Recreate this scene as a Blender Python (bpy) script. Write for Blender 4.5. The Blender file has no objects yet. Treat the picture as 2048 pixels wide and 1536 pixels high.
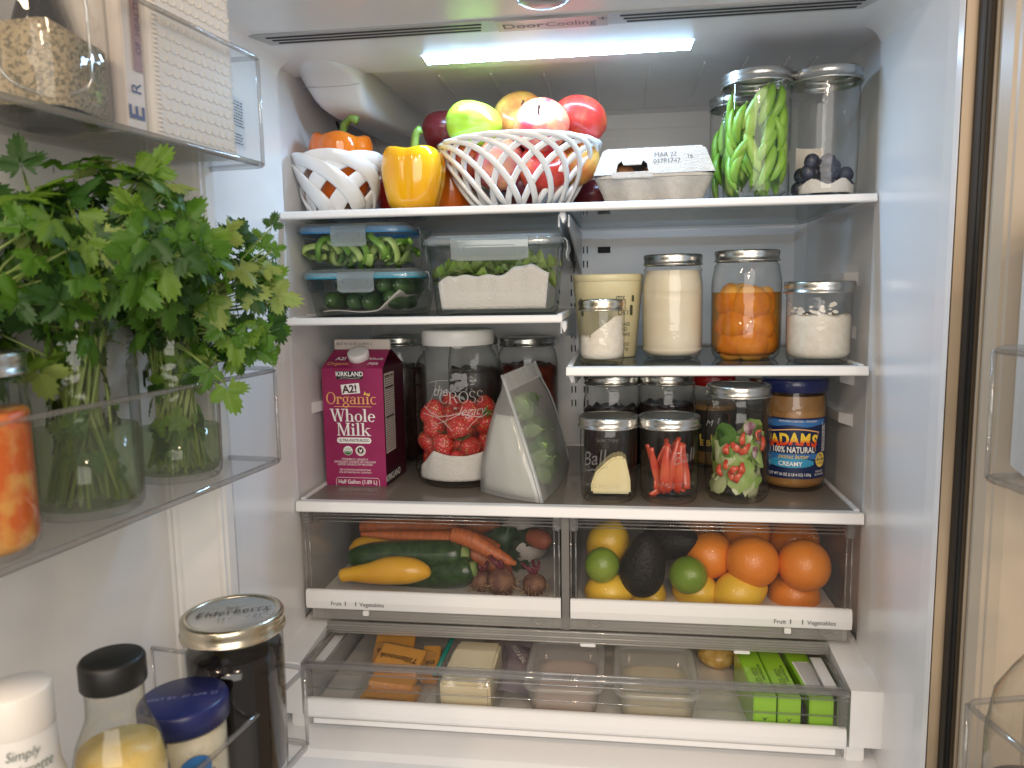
import bpy, bmesh, math, random
from mathutils import Vector, Matrix, Euler, noise as mnoise

# ------------------------------------------------------------------ camera, world, lamps, exposure
scene = bpy.context.scene
COL = scene.collection
R = math.radians
pi, sin, cos = math.pi, math.sin, math.cos

CAM_LOC = Vector((0.071, -1.0565, 0.309))
CAM_ROT = Euler((R(82.864), R(0.961), R(7.692)), 'XYZ')
FPX = 1538.0                                     # focal length in pixels of a 2048 px wide picture
cam_data = bpy.data.cameras.new('camera')
cam_data.sensor_width = 36.0
cam_data.lens = FPX / 2048.0 * 36.0
cam_data.clip_start = 0.01
cam_data.clip_end = 100.0
cam_data.dof.use_dof = True                      # a phone's faint near blur
cam_data.dof.focus_distance = 1.16
cam_data.dof.aperture_fstop = 8.0
cam = bpy.data.objects.new('camera', cam_data)
cam.location = CAM_LOC
cam.rotation_euler = CAM_ROT
COL.objects.link(cam)
scene.camera = cam

world = bpy.data.worlds.new('World')
scene.world = world
world.use_nodes = True
wbg = world.node_tree.nodes['Background']
wbg.inputs[0].default_value = (1.0, 0.90, 0.79, 1)     # warm kitchen around the open refrigerator
wbg.inputs[1].default_value = 0.36

def area_lamp(name, loc, target, size, power, color, shape='DISK', size_y=None, spread=180):
    l = bpy.data.lights.new(name, 'AREA')
    l.shape = shape
    l.size = size
    if size_y: l.size_y = size_y
    l.energy = power
    l.color = color
    l.spread = R(spread)
    o = bpy.data.objects.new(name, l)
    o.location = loc
    o.rotation_euler = (Vector(target) - Vector(loc)).to_track_quat('-Z', 'Y').to_euler()
    COL.objects.link(o)
    return o

WARM = (1.0, 0.76, 0.54)
# recessed kitchen downlights behind the viewer, (the light strip in the ceiling glows by itself)
area_lamp('kitchen_downlight', (-0.75, -1.75, 1.25), (-0.1, 0.0, -0.05), 0.16, 6, WARM)
area_lamp('kitchen_downlight', (0.55, -1.75, 1.25), (0.1, 0.0, -0.05), 0.16, 6, WARM)
area_lamp('kitchen_downlight', (0.10, -2.7, 1.30), (0.0, 0.0, 0.0), 0.16, 8, WARM)
area_lamp('kitchen_window_fill', (0.45, -2.9, 0.70), (0.0, 0.2, 0.12), 2.4, 50, (1.0, 0.94, 0.87), 'RECTANGLE', 1.5)  # fill added to brighten the shelves, placed as a window suggested by jar reflections

vs = scene.view_settings
vs.view_transform = 'Standard'
vs.look = 'None'
vs.exposure = 0.0
vs.gamma = 1.0
vs.use_curve_mapping = False
scene.cycles.use_denoising = True
scene.cycles.max_bounces = 9
scene.cycles.diffuse_bounces = 6
scene.cycles.glossy_bounces = 4
scene.cycles.transmission_bounces = 6
scene.cycles.transparent_max_bounces = 40
scene.cycles.caustics_reflective = False
scene.cycles.caustics_refractive = False
scene.cycles.sample_clamp_indirect = 4.0

# ------------------------------------------------------------------ pixels to places
CR = CAM_ROT.to_matrix()
def ray(u, v): return CR @ Vector(((u - 1024) / FPX, -(v - 768) / FPX, -1.0))
def onz(u, v, z): d = ray(u, v); return CAM_LOC + d * ((z - CAM_LOC.z) / d.z)
def ony(u, v, y): d = ray(u, v); return CAM_LOC + d * ((y - CAM_LOC.y) / d.y)
def dep(u, v, D): return CAM_LOC + ray(u, v) * D

# ------------------------------------------------------------------ mesh helpers
rng = random.Random(11)
def link(o):
    COL.objects.link(o)
    return o

def thing(name, label, cat, loc=(0, 0, 0), rot=(0, 0, 0), group=None):
    o = bpy.data.objects.new(name, None)
    o.empty_display_size = 0.02
    o.location = loc
    o.rotation_euler = rot
    link(o)
    return tag(o, label, cat, group)

def tag(o, label, cat, group=None, kind=None):
    if label: o['label'] = label
    if cat: o['category'] = cat
    if group: o['group'] = group
    if kind: o['kind'] = kind
    return o

class MB:
    """collects shapes; build() links them as one mesh object"""
    def __init__(s):
        s.v, s.f, s.sm, s.mi = [], [], [], []
        s.cur = 0
    def add(s, vs, fs, smooth=False, M=None):
        o = len(s.v)
        s.v.extend([tuple(M @ Vector(p)) for p in vs] if M is not None else [tuple(p) for p in vs])
        for f in fs:
            s.f.append(tuple(i + o for i in f)); s.sm.append(smooth); s.mi.append(s.cur)
        return s
    def box(s, x0, x1, y0, y1, z0, z1, M=None):
        vs = [(x, y, z) for z in (z0, z1) for y in (y0, y1) for x in (x0, x1)]
        return s.add(vs, [(0, 2, 3, 1), (4, 5, 7, 6), (0, 1, 5, 4), (2, 6, 7, 3), (0, 4, 6, 2), (1, 3, 7, 5)], False, M)
    def lathe(s, prof, seg=48, M=None, smooth=True, mod=None, cap0=True, cap1=True, a0=0.0, a1=None):
        full = a1 is None
        n = seg if full else seg + 1
        vs, fs = [], []
        for j, (r, z) in enumerate(prof):
            for i in range(n):
                a = (2 * pi * i / seg) if full else a0 + (a1 - a0) * i / seg
                rr = r * (mod(a, z, j) if mod else 1)
                vs.append((rr * cos(a), rr * sin(a), z))
        for j in range(len(prof) - 1):
            for i in range(seg):
                k = (i + 1) % n
                fs.append((j * n + i, j * n + k, (j + 1) * n + k, (j + 1) * n + i))
        s.add(vs, fs, smooth, M)
        if full:
            if cap0 and prof[0][0] > 1e-6: s.add(vs[:n], [tuple(range(n))[::-1]], False, M)
            if cap1 and prof[-1][0] > 1e-6: s.add(vs[-n:], [tuple(range(n))], False, M)
        return s
    def tube(s, pts, rad, seg=8, M=None, cap=True, smooth=True, flat=1.0):
        pts = [Vector(p) for p in pts]
        n = len(pts)
        rad = list(rad) if hasattr(rad, '__len__') else [rad] * n
        up = Vector((0, 0, 1))
        t0 = (pts[1] - pts[0]).normalized()
        a = t0.cross(up)
        if a.length < 1e-4: a = t0.cross(Vector((1, 0, 0)))
        a.normalize()
        vs, fs = [], []
        for i, p in enumerate(pts):
            t = (pts[min(i + 1, n - 1)] - pts[max(i - 1, 0)])
            if t.length < 1e-9: t = t0
            t.normalize()
            a = (a - t * a.dot(t)).normalized()
            b = t.cross(a)
            for k in range(seg):
                w = 2 * pi * k / seg
                vs.append(p + a * (rad[i] * cos(w)) + b * (rad[i] * flat * sin(w)))
        for i in range(n - 1):
            for k in range(seg):
                q = (k + 1) % seg
                fs.append((i * seg + k, i * seg + q, (i + 1) * seg + q, (i + 1) * seg + k))
        if cap:
            fs.append(tuple(range(seg))[::-1]); fs.append(tuple((n - 1) * seg + k for k in range(seg)))
        return s.add(vs, fs, smooth, M)
    def sweep(s, pts, nrm, width, thick, M=None, smooth=True):
        """flat ribbon with rounded section along pts; nrm gives the outward normal at each point"""
        pts = [Vector(p) for p in pts]; n = len(pts)
        vs, fs = [], []
        sec = [(-1, -.35), (-.75, -1), (.75, -1), (1, -.35), (1, .35), (.75, 1), (-.75, 1), (-1, .35)]
        for i, p in enumerate(pts):
            t = (pts[min(i + 1, n - 1)] - pts[max(i - 1, 0)]).normalized()
            N = Vector(nrm[i]); N = (N - t * N.dot(t)).normalized()
            b = t.cross(N)
            w = width[i] if hasattr(width, '__len__') else width
            for (c, d) in sec: vs.append(p + b * (c * w / 2) + N * (d * thick / 2))
        m = len(sec)
        for i in range(n - 1):
            for k in range(m):
                q = (k + 1) % m
                fs.append((i * m + k, i * m + q, (i + 1) * m + q, (i + 1) * m + k))
        fs.append(tuple(range(m))[::-1]); fs.append(tuple((n - 1) * m + k for k in range(m)))
        return s.add(vs, fs, smooth, M)
    def rings(s, rings, M=None, smooth=True, cap0=True, cap1=True, closed=True):
        """loft through rings of equal point count"""
        n = len(rings[0]); vs = [p for r in rings for p in r]; fs = []
        for j in range(len(rings) - 1):
            for i in range(n if closed else n - 1):
                k = (i + 1) % n
                fs.append((j * n + i, j * n + k, (j + 1) * n + k, (j + 1) * n + i))
        s.add(vs, fs, smooth, M)
        if cap0: s.add(rings[0], [tuple(range(n))[::-1]], False, M)
        if cap1: s.add(rings[-1], [tuple(range(n))], False, M)
        return s
    def ball(s, fn, nu=28, nv=18, M=None):
        """closed blob: fn(theta, phi) -> point; theta round, phi 0..pi from the top"""
        vs = [fn(0, 0)]
        for j in range(1, nv):
            for i in range(nu): vs.append(fn(2 * pi * i / nu, pi * j / nv))
        vs.append(fn(0, pi))
        fs = []
        for i in range(nu):
            fs.append((0, 1 + i, 1 + (i + 1) % nu))
        for j in range(nv - 2):
            for i in range(nu):
                a, b = 1 + j * nu + i, 1 + j * nu + (i + 1) % nu
                fs.append((a, a + nu, b + nu, b))
        L = len(vs) - 1
        for i in range(nu): fs.append((L, 1 + (nv - 2) * nu + (i + 1) % nu, 1 + (nv - 2) * nu + i))
        return s.add(vs, fs, True, M)
    def grid(s, fn, nu, nv, M=None, smooth=True):
        vs = [fn(i / nu, j / nv) for j in range(nv + 1) for i in range(nu + 1)]
        n = nu + 1
        fs = [(j * n + i, j * n + i + 1, (j + 1) * n + i + 1, (j + 1) * n + i) for j in range(nv) for i in range(nu)]
        return s.add(vs, fs, smooth, M)
    def prism(s, pts2, y0, y1, M=None, smooth=False):
        """polygon in x,z pushed from y0 to y1"""
        n = len(pts2)
        vs = [(x, y0, z) for x, z in pts2] + [(x, y1, z) for x, z in pts2]
        fs = [tuple(range(n)), tuple(range(2 * n - 1, n - 1, -1))]
        fs += [(i, n + i, n + (i + 1) % n, (i + 1) % n) for i in range(n)]
        return s.add(vs, fs, smooth, M)
    def mesh(s, name, mats, bevel=0, bseg=2, weld=False, auto=None):
        me = bpy.data.meshes.new(name)
        me.from_pydata(s.v, [], s.f)
        for p, sm, mi in zip(me.polygons, s.sm, s.mi): p.use_smooth = sm; p.material_index = mi
        for m in (mats if isinstance(mats, (list, tuple)) else [mats]): me.materials.append(m)
        bm = bmesh.new(); bm.from_mesh(me)
        if weld: bmesh.ops.remove_doubles(bm, verts=bm.verts, dist=1e-6)
        bmesh.ops.recalc_face_normals(bm, faces=bm.faces)
        if bevel:
            es = [e for e in bm.edges if len(e.link_faces) == 2 and e.calc_face_angle(0) > 0.5]
            bmesh.ops.bevel(bm, geom=es, offset=bevel, segments=bseg, affect='EDGES', clamp_overlap=True)
            for f in bm.faces: f.smooth = False
        bm.to_mesh(me); bm.free()
        return me
    def build(s, name, mats, parent=None, bevel=0, bseg=2, weld=False, loc=None, rot=None):
        o = bpy.data.objects.new(name, s.mesh(name, mats, bevel, bseg, weld))
        if parent is not None: o.parent = parent
        if loc is not None: o.location = loc
        if rot is not None: o.rotation_euler = rot
        return link(o)

def T(x=0, y=0, z=0, rx=0, ry=0, rz=0, s=1):
    m = Matrix.Translation((x, y, z)) @ Euler((rx, ry, rz)).to_matrix().to_4x4()
    return m @ Matrix.Diagonal((s, s, s, 1)) if not hasattr(s, '__len__') else m @ Matrix.Diagonal((*s, 1))

def copy_tree(o, parent=None, **props):
    c = o.copy(); link(c); c.parent = parent
    for k, v in props.items(): c[k] = v
    for ch in list(o.children): copy_tree(ch, c)
    return c

def rrect(w, d, r, z, n=5):
    """rounded rectangle ring"""
    out = []
    for (cx, cy, a) in ((w/2 - r, d/2 - r, 0), (-w/2 + r, d/2 - r, pi/2), (-w/2 + r, -d/2 + r, pi), (w/2 - r, -d/2 + r, 3*pi/2)):
        for i in range(n + 1):
            t = a + (pi/2) * i / n
            out.append((cx + r * cos(t), cy + r * sin(t), z))
    return out

# ------------------------------------------------------------------ lettering
_tc = {}
def glyphs(body, size, bold=0.0, shear=0.0, align='CENTER', width=1.0, spacing=1.0, thick=0.0):
    """flat lettering mesh data in x,y; baseline near y=0"""
    key = (body, size, bold, shear, align, width, spacing, thick)
    if key not in _tc:
        cu = bpy.data.curves.new('lettering', 'FONT')
        cu.body = body; cu.size = 1.0; cu.align_x = align
        cu.shear = shear; cu.offset = bold; cu.space_character = spacing
        cu.resolution_u = 3; cu.extrude = thick / size if thick else 0
        cu.fill_mode = 'BOTH' if thick else 'FRONT'
        ob = bpy.data.objects.new('lettering', cu); link(ob)
        me = bpy.data.meshes.new_from_object(ob.evaluated_get(bpy.context.evaluated_depsgraph_get()))
        _tc[key] = ([(v.co.x * size * width, v.co.y * size, v.co.z * size) for v in me.vertices], [tuple(p.vertices) for p in me.polygons])
        bpy.data.objects.remove(ob); bpy.data.curves.remove(cu); bpy.data.meshes.remove(me)
    return _tc[key]

def letter(mb, body, size, x, z, y=0.0, M=None, wrap=None, rot=0, **k):
    """adds lettering to mb on the plane y (facing -y), or wrapped round a z-axis cylinder of radius wrap about the origin"""
    vs, fs = glyphs(body, size, **k)
    c, s_ = cos(rot), sin(rot)
    out = []
    for (a, b, _) in vs:
        px, pz = x + a * c - b * s_, z + a * s_ + b * c
        if wrap: t = px / wrap; out.append((wrap * sin(t), -wrap * cos(t), pz))
        else: out.append((px, y, pz))
    mb.add(out, fs, False, M)

def patch(mb, x0, x1, z0, z1, wrap, n=12, M=None, nz=1):
    """rectangle wrapped on a cylinder (front is -y)"""
    mb.grid(lambda u, v: (wrap * sin((x0 + (x1 - x0) * u) / wrap), -wrap * cos((x0 + (x1 - x0) * u) / wrap), z0 + (z1 - z0) * v), n, nz, M)

def poly(mb, pts, y=0.0, wrap=None, M=None):
    """flat polygon (x,z list) on the plane y or wrapped"""
    if wrap: vs = [(wrap * sin(x / wrap), -wrap * cos(x / wrap), z) for x, z in pts]
    else: vs = [(x, y, z) for x, z in pts]
    mb.add(vs, [tuple(range(len(vs)))], False, M)

def disc_pts(cx, cz, rx, rz=None, n=28):
    rz = rz or rx
    return [(cx + rx * cos(2*pi*i/n), cz + rz * sin(2*pi*i/n)) for i in range(n)]

def rr_pts(cx, cz, w, h, r, n=4):
    return [(cx + x, cz + y) for x, y, _ in rrect(w, h, r, 0, n)]

def line_strip(mb, pts, w, y=0.0, wrap=None, M=None):
    """thin drawn line through x,z points"""
    n = len(pts); L, Rr = [], []
    for i in range(n):
        a, b = pts[max(i-1, 0)], pts[min(i+1, n-1)]
        dx, dz = b[0]-a[0], b[1]-a[1]; l = math.hypot(dx, dz) or 1
        ww = w[i] if hasattr(w, '__len__') else w
        L.append((pts[i][0] - dz/l*ww/2, pts[i][1] + dx/l*ww/2)); Rr.append((pts[i][0] + dz/l*ww/2, pts[i][1] - dx/l*ww/2))
    q = L + Rr
    f3 = (lambda x, z: (wrap*sin(x/wrap), -wrap*cos(x/wrap), z)) if wrap else (lambda x, z: (x, y, z))
    mb.add([f3(*p) for p in q], [(i, n+i, n+i+1, i+1) for i in range(n-1)], False, M)

# serif lettering drawn from stems, bowls and bars
def serif(mb, text, size, x, z, y=0.0, wrap=None, weight=0.16, M=None, center=True, thin=0.06):
    W, t = weight, thin
    def stem(x0, z0, z1, sl=True, sb=True, st=True, w=W):
        L = [[(x0, z0), (x0+w, z0), (x0+w, z1), (x0, z1)]]
        e = 0.09
        if sb: L.append([(x0-e, z0), (x0+w+e, z0), (x0+w+e, z0+t), (x0-e, z0+t)])
        if st: L.append([(x0-e, z1-t), (x0+w+(e if sl else 0), z1-t), (x0+w+(e if sl else 0), z1), (x0-e, z1)])
        return L
    def bowl(cx, cz, rx, rz, a0=0, a1=360, w=W):
        n = max(6, int(abs(a1-a0)/18)); qs = []
        for i in range(n):
            p = []
            for (k, s_) in ((i, 1), (i+1, 1), (i+1, 0), (i, 0)):
                a = R(a0+(a1-a0)*k/n); ww = t + (w-t)*abs(cos(a))**1.3
                p.append((cx+(rx-(0 if s_ else ww))*cos(a), cz+(rz-(0 if s_ else max(t, ww*.45)))*sin(a)))
            qs.append(p)
        return qs
    def diag(xa, za, xb, zb, w): return [[(xa, za), (xa+w, za), (xb+w, zb), (xb, zb)]]
    X = 0.62
    G = {
     'W': (1.25, diag(.08, 1, .36, 0, W)+diag(.36, 0, .62, 1, t)+diag(.56, 1, .84, 0, W)+diag(.88, 0, 1.12, 1, t)+[[(0, 1-t), (.33, 1-t), (.33, 1), (0, 1)], [(.95, 1-t), (1.25, 1-t), (1.25, 1), (.95, 1)], [(.5, 1-t), (.8, 1-t), (.8, 1), (.5, 1)]]),
     'M': (1.12, stem(.1, 0, 1, w=t*1.3)+stem(.82, 0, 1)+diag(.1, 1, .5, 0, W)+diag(.5, 0, .86, 1, t*1.2)),
     'O': (.9, bowl(.45, .5, .42, .52)), 'C': (.82, bowl(.44, .5, .42, .52, 45, 315)+[[(.7, .66), (.77, .66), (.77, 1), (.72, 1)]]),
     'R': (.85, stem(.1, 0, 1)+bowl(.36, .75, .34, .26, -90, 90)+[[(.1, .47), (.4, .47), (.4, .47+t), (.1, .47+t)], [(.1, 1-t), (.4, 1-t), (.4, 1), (.1, 1)]]+diag(.42, .5, .68, 0, W)),
     'S': (.68, bowl(.33, .75, .28, .27, 20, 270)+bowl(.33, .24, .3, .27, -160, 90)),
     'h': (.78, stem(.1, 0, 1, sl=False)+stem(.5, 0, .42, st=False)+bowl(.4, .38, .26, .25, 0, 120)),
     'o': (.68, bowl(.33, .31, .31, .33)), 'l': (.4, stem(.1, 0, 1, sl=False)),
     'e': (.64, bowl(.32, .31, .3, .33, 0, 320)+[[(.05, .31), (.6, .31), (.6, .31+t), (.05, .31+t)]]),
     'i': (.4, stem(.1, 0, X, sl=False)+bowl(.18, .84, .1, .1)), 'k': (.76, stem(.1, 0, 1, sl=False)+diag(.24, .3, .52, X, t*1.3)+diag(.3, .36, .58, 0, W)+[[(.5, 0), (.82, 0), (.82, t), (.5, t)], [(.46, X-t), (.74, X-t), (.74, X), (.46, X)]]),
     'r': (.56, stem(.1, 0, X, sl=False)+bowl(.38, .4, .2, .23, 40, 140)+bowl(.46, .5, .09, .09)),
     'g': (.66, bowl(.3, .38, .26, .26)+bowl(.32, -.1, .3, .2)+[[(.44, .55), (.66, .6), (.66, .6+t), (.44, .55+t)]]),
     'a': (.66, bowl(.27, .18, .25, .2)+stem(.4, 0, .42, sb=False, st=False)+bowl(.32, .4, .25, .23, 0, 160)+[[(.4, 0), (.64, 0), (.64, t), (.4, t)]]),
     'n': (.78, stem(.1, 0, X, sl=False)+stem(.5, 0, .42, st=False)+bowl(.4, .38, .26, .25, 0, 120)),
     'c': (.6, bowl(.32, .31, .3, .33, 50, 315)), ' ': (.4, []),
    }
    tot = sum(G[c][0] for c in text)
    cx = x - tot*size/2 if center else x
    for c in text:
        adv, qs = G[c]
        for i, q in enumerate(qs):          # strokes lie a hair above each other
            e = 1.2e-5 * (i % 12)
            poly(mb, [(cx + a*size, z + b*size) for a, b in q], y - e, wrap + e if wrap else None, M)
        cx += adv*size

# ------------------------------------------------------------------ materials
def rgb(h):
    h = h.lstrip('#'); c = [int(h[i:i+2], 16) / 255 for i in (0, 2, 4)]
    return tuple(x / 12.92 if x <= .04045 else ((x + .055) / 1.055) ** 2.4 for x in c)

def base_mat(name):
    m = bpy.data.materials.new(name); m.use_nodes = True
    nt = m.node_tree
    return m, nt, nt.nodes['Principled BSDF']

def mat(name, col, rough=.45, metal=0, spec=.5, col2=None, nscale=40, ndet=3, nmix=(.4, .65), bump=0, bscale=200, sss=0, coat=0,
        trans=0, stretch=None, rvar=0, coords='Object', speck=None, sheen=0):
    """principled surface: optional second colour by noise, relief by noise, specks"""
    m, nt, b = base_mat(name)
    N, L = nt.nodes, nt.links
    b.inputs['Base Color'].default_value = (*col, 1)
    b.inputs['Roughness'].default_value = rough
    b.inputs['Metallic'].default_value = metal
    b.inputs['Specular IOR Level'].default_value = spec
    if coat: b.inputs['Coat Weight'].default_value = coat; b.inputs['Coat Roughness'].default_value = .06
    if sss:
        b.inputs['Subsurface Weight'].default_value = sss
        b.inputs['Subsurface Radius'].default_value = (.006, .004, .002)
        b.inputs['Subsurface Scale'].default_value = 1.0
    if sheen: b.inputs['Sheen Weight'].default_value = sheen
    tc = N.new('ShaderNodeTexCoord')
    vec = tc.outputs[coords]
    if stretch:
        mp = N.new('ShaderNodeMapping'); mp.inputs['Scale'].default_value = stretch
        L.new(vec, mp.inputs[0]); vec = mp.outputs[0]
    last = None
    if col2 is not None:
        nz = N.new('ShaderNodeTexNoise'); nz.inputs['Scale'].default_value = nscale; nz.inputs['Detail'].default_value = ndet
        L.new(vec, nz.inputs['Vector'])
        rp = N.new('ShaderNodeValToRGB')
        rp.color_ramp.elements[0].position, rp.color_ramp.elements[1].position = nmix
        rp.color_ramp.elements[0].color = (*col, 1); rp.color_ramp.elements[1].color = (*col2, 1)
        L.new(nz.outputs[0], rp.inputs[0]); last = rp.outputs[0]
        L.new(last, b.inputs['Base Color'])
    if speck:
        scol, ssc, thr = speck
        vo = N.new('ShaderNodeTexVoronoi'); vo.inputs['Scale'].default_value = ssc
        L.new(tc.outputs[coords], vo.inputs['Vector'])
        lt = N.new('ShaderNodeMath'); lt.operation = 'LESS_THAN'; lt.inputs[1].default_value = thr
        L.new(vo.outputs['Distance'], lt.inputs[0])
        mx = N.new('ShaderNodeMix'); mx.data_type = 'RGBA'
        L.new(lt.outputs[0], mx.inputs[0])
        if last: L.new(last, mx.inputs[6])
        else: mx.inputs[6].default_value = (*col, 1)
        mx.inputs[7].default_value = (*scol, 1)
        L.new(mx.outputs[2], b.inputs['Base Color'])
    if rvar:
        n3 = N.new('ShaderNodeTexNoise'); n3.inputs['Scale'].default_value = 25; L.new(tc.outputs[coords], n3.inputs['Vector'])
        mr = N.new('ShaderNodeMapRange'); mr.inputs[3].default_value = max(.02, rough - rvar); mr.inputs[4].default_value = rough + rvar
        L.new(n3.outputs[0], mr.inputs[0]); L.new(mr.outputs[0], b.inputs['Roughness'])
    if bump:
        n2 = N.new('ShaderNodeTexNoise'); n2.inputs['Scale'].default_value = bscale; n2.inputs['Detail'].default_value = 4
        L.new(tc.outputs[coords], n2.inputs['Vector'])
        bp = N.new('ShaderNodeBump'); bp.inputs['Strength'].default_value = bump; bp.inputs['Distance'].default_value = .002
        L.new(n2.outputs[0], bp.inputs['Height']); L.new(bp.outputs[0], b.inputs['Normal'])
    if trans:
        tr = N.new('ShaderNodeBsdfTranslucent'); ms = N.new('ShaderNodeMixShader'); ms.inputs[0].default_value = trans
        if last: L.new(last, tr.inputs[0])
        else: tr.inputs[0].default_value = (*col, 1)
        L.new(b.outputs[0], ms.inputs[1]); L.new(tr.outputs[0], ms.inputs[2])
        L.new(ms.outputs[0], N['Material Output'].inputs[0])
    return m

def clear(name, tint=(1, 1, 1), edge=(.55, .6, .58), rough=.02, film=0.0, film_col=(.8, .8, .8), f0=.045, refl=.85, wave=0, wscale=30, epow=3.0, spots=0):
    """thin clear wall: sees through, darker where seen along the wall, mirror-like at grazing angles; film adds a milky share"""
    m, nt, b = base_mat(name)
    N, L = nt.nodes, nt.links
    N.remove(b)
    lw = N.new('ShaderNodeLayerWeight')
    pw = N.new('ShaderNodeMath'); pw.operation = 'POWER'; pw.inputs[1].default_value = 4.5; L.new(lw.outputs['Facing'], pw.inputs[0])
    mr = N.new('ShaderNodeMapRange'); mr.inputs[3].default_value = f0; mr.inputs[4].default_value = refl; L.new(pw.outputs[0], mr.inputs[0])
    p2 = N.new('ShaderNodeMath'); p2.operation = 'POWER'; p2.inputs[1].default_value = epow; L.new(lw.outputs['Facing'], p2.inputs[0])
    mc = N.new('ShaderNodeMix'); mc.data_type = 'RGBA'; L.new(p2.outputs[0], mc.inputs[0])
    mc.inputs[6].default_value = (*tint, 1); mc.inputs[7].default_value = (*edge, 1)
    tr = N.new('ShaderNodeBsdfTransparent'); L.new(mc.outputs[2], tr.inputs[0])
    gl = N.new('ShaderNodeBsdfGlossy'); gl.inputs['Roughness'].default_value = rough
    body = tr.outputs[0]
    tc = N.new('ShaderNodeTexCoord')
    if film or spots:
        df = N.new('ShaderNodeBsdfDiffuse'); df.inputs[0].default_value = (*film_col, 1)
        ts = N.new('ShaderNodeBsdfTranslucent'); ts.inputs[0].default_value = (*film_col, 1)
        ad = N.new('ShaderNodeMixShader'); ad.inputs[0].default_value = .5
        L.new(df.outputs[0], ad.inputs[1]); L.new(ts.outputs[0], ad.inputs[2])
        mf = N.new('ShaderNodeMixShader'); mf.inputs[0].default_value = film
        if spots:
            vo = N.new('ShaderNodeTexNoise'); vo.inputs['Scale'].default_value = spots; vo.inputs['Detail'].default_value = 3
            L.new(tc.outputs['Object'], vo.inputs['Vector'])
            m3 = N.new('ShaderNodeMapRange'); m3.inputs[1].default_value = .52; m3.inputs[2].default_value = .75
            m3.inputs[3].default_value = film * .4; m3.inputs[4].default_value = min(.9, film * 1.6 + .12)
            L.new(vo.outputs[0], m3.inputs[0]); L.new(m3.outputs[0], mf.inputs[0])
        L.new(body, mf.inputs[1]); L.new(ad.outputs[0], mf.inputs[2]); body = mf.outputs[0]
    ms = N.new('ShaderNodeMixShader'); L.new(mr.outputs[0], ms.inputs[0]); L.new(body, ms.inputs[1]); L.new(gl.outputs[0], ms.inputs[2])
    if wave:
        n2 = N.new('ShaderNodeTexNoise'); n2.inputs['Scale'].default_value = wscale; n2.inputs['Detail'].default_value = 2
        L.new(tc.outputs['Object'], n2.inputs['Vector'])
        bp = N.new('ShaderNodeBump'); bp.inputs['Strength'].default_value = wave; bp.inputs['Distance'].default_value = .003
        L.new(n2.outputs[0], bp.inputs['Height']); L.new(bp.outputs[0], gl.inputs['Normal'])
    L.new(ms.outputs[0], N['Material Output'].inputs[0])
    return m

def emit(name, col, s):
    m, nt, b = base_mat(name)
    b.inputs['Base Color'].default_value = (*col, 1)
    b.inputs['Emission Color'].default_value = (*col, 1); b.inputs['Emission Strength'].default_value = s
    return m

# refrigerator
M_liner = mat('liner_plastic', (.82, .82, .83), .22, spec=.5, bump=.03, bscale=18, rvar=.05)
M_liner2 = mat('liner_plastic_satin', (.80, .80, .80), .32, spec=.5, bump=.04, bscale=20)
M_trim = mat('white_trim_plastic', (.82, .82, .82), .35)
M_door = mat('door_liner_plastic', (.72, .71, .70), .24, bump=.04, bscale=14)
M_flange = mat('warm_light_tinted_steel', (.47, .37, .26), .35, bump=.05, bscale=400)  # the beige cast of warm room light is put into this colour
M_gasket = mat('pale_gasket_rubber', (.42, .35, .26), .55)
M_door_r = mat('warm_light_tinted_door', (.54, .46, .36), .35, bump=.04, bscale=14)  # white plastic like the other door, with warm room light tinted in
M_black = mat('black_rubber', (.008, .008, .008), .5)
M_dark = mat('dark_slot', (.02, .02, .02), .8)
M_vent = mat('grey_vent_plastic', (.42, .42, .43), .4)
M_strip = emit('light_strip_diffuser', (.42, .69, 1.0), 92)
M_shelfglass = clear('shelf_glass', (.93, .95, .94), (.5, .56, .54), .03, film=.05, film_col=(.6, .6, .58), refl=.7)
M_printglass = clear('printed_shelf_glass', (.7, .72, .7), (.4, .42, .42), .06, film=.7, film_col=(.50, .45, .40), refl=.7)
M_print = mat('grey_print', (.10, .10, .11), .6)
M_line = mat('raised_white_print', (.85, .87, .9), .5)
M_steel = mat('bracket_grey', (.55, .55, .56), .3, metal=.2)
M_acr = clear('clear_acrylic', (.988, .988, .985), (.82, .82, .82), .05, film=.006, f0=.025, refl=.45)
M_acr_front = clear('clear_acrylic_front', (.985, .985, .98), (.8, .8, .8), .06, film=.0, f0=.03, refl=.4)
M_bin = clear('door_bin_plastic', (.98, .98, .975), (.8, .8, .8), .38, film=.03, film_col=(.8, .8, .8), f0=.012, refl=.035)
M_rail = clear('milky_rail_plastic', (.92, .92, .91), (.7, .7, .7), .08, film=.42, film_col=(.80, .78, .75), f0=.08, refl=.6)
M_acr_edge = clear('clear_acrylic_edge', (.90, .90, .90), (.52, .52, .52), .04, film=.13, film_col=(.82, .81, .80), f0=.12, refl=.9, epow=1.8)
# glass and metal
M_glass = clear('jar_glass', (.985, .99, .985), (.34, .38, .37), .015, refl=.8, wave=.25, wscale=60, epow=5.0)
M_glass_old = clear('thick_jar_glass', (.98, .985, .98), (.22, .26, .25), .015, refl=.85, wave=.5, wscale=40, epow=3.6)
M_ware = clear('glass_ware', (.975, .985, .98), (.42, .52, .50), .015, refl=.85, wave=.15, epow=3.2)
M_ring = mat('zinc_lid_ring', (.62, .61, .58), .26, metal=1, rvar=.08, bump=.06, bscale=300)
M_ring_gold = mat('goldish_lid_ring', (.66, .60, .48), .24, metal=1, rvar=.08, bump=.05, bscale=300)
M_disc = mat('tin_lid_disc', (.66, .65, .62), .3, metal=1, rvar=.08)
M_disc_dark = mat('grey_lid_disc', (.20, .19, .18), .35, metal=.7)
M_etch = clear('etched_frost', (.9, .9, .9), (.8, .8, .8), .3, film=.62, film_col=(.86, .86, .84), f0=.06, refl=.3)
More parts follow.
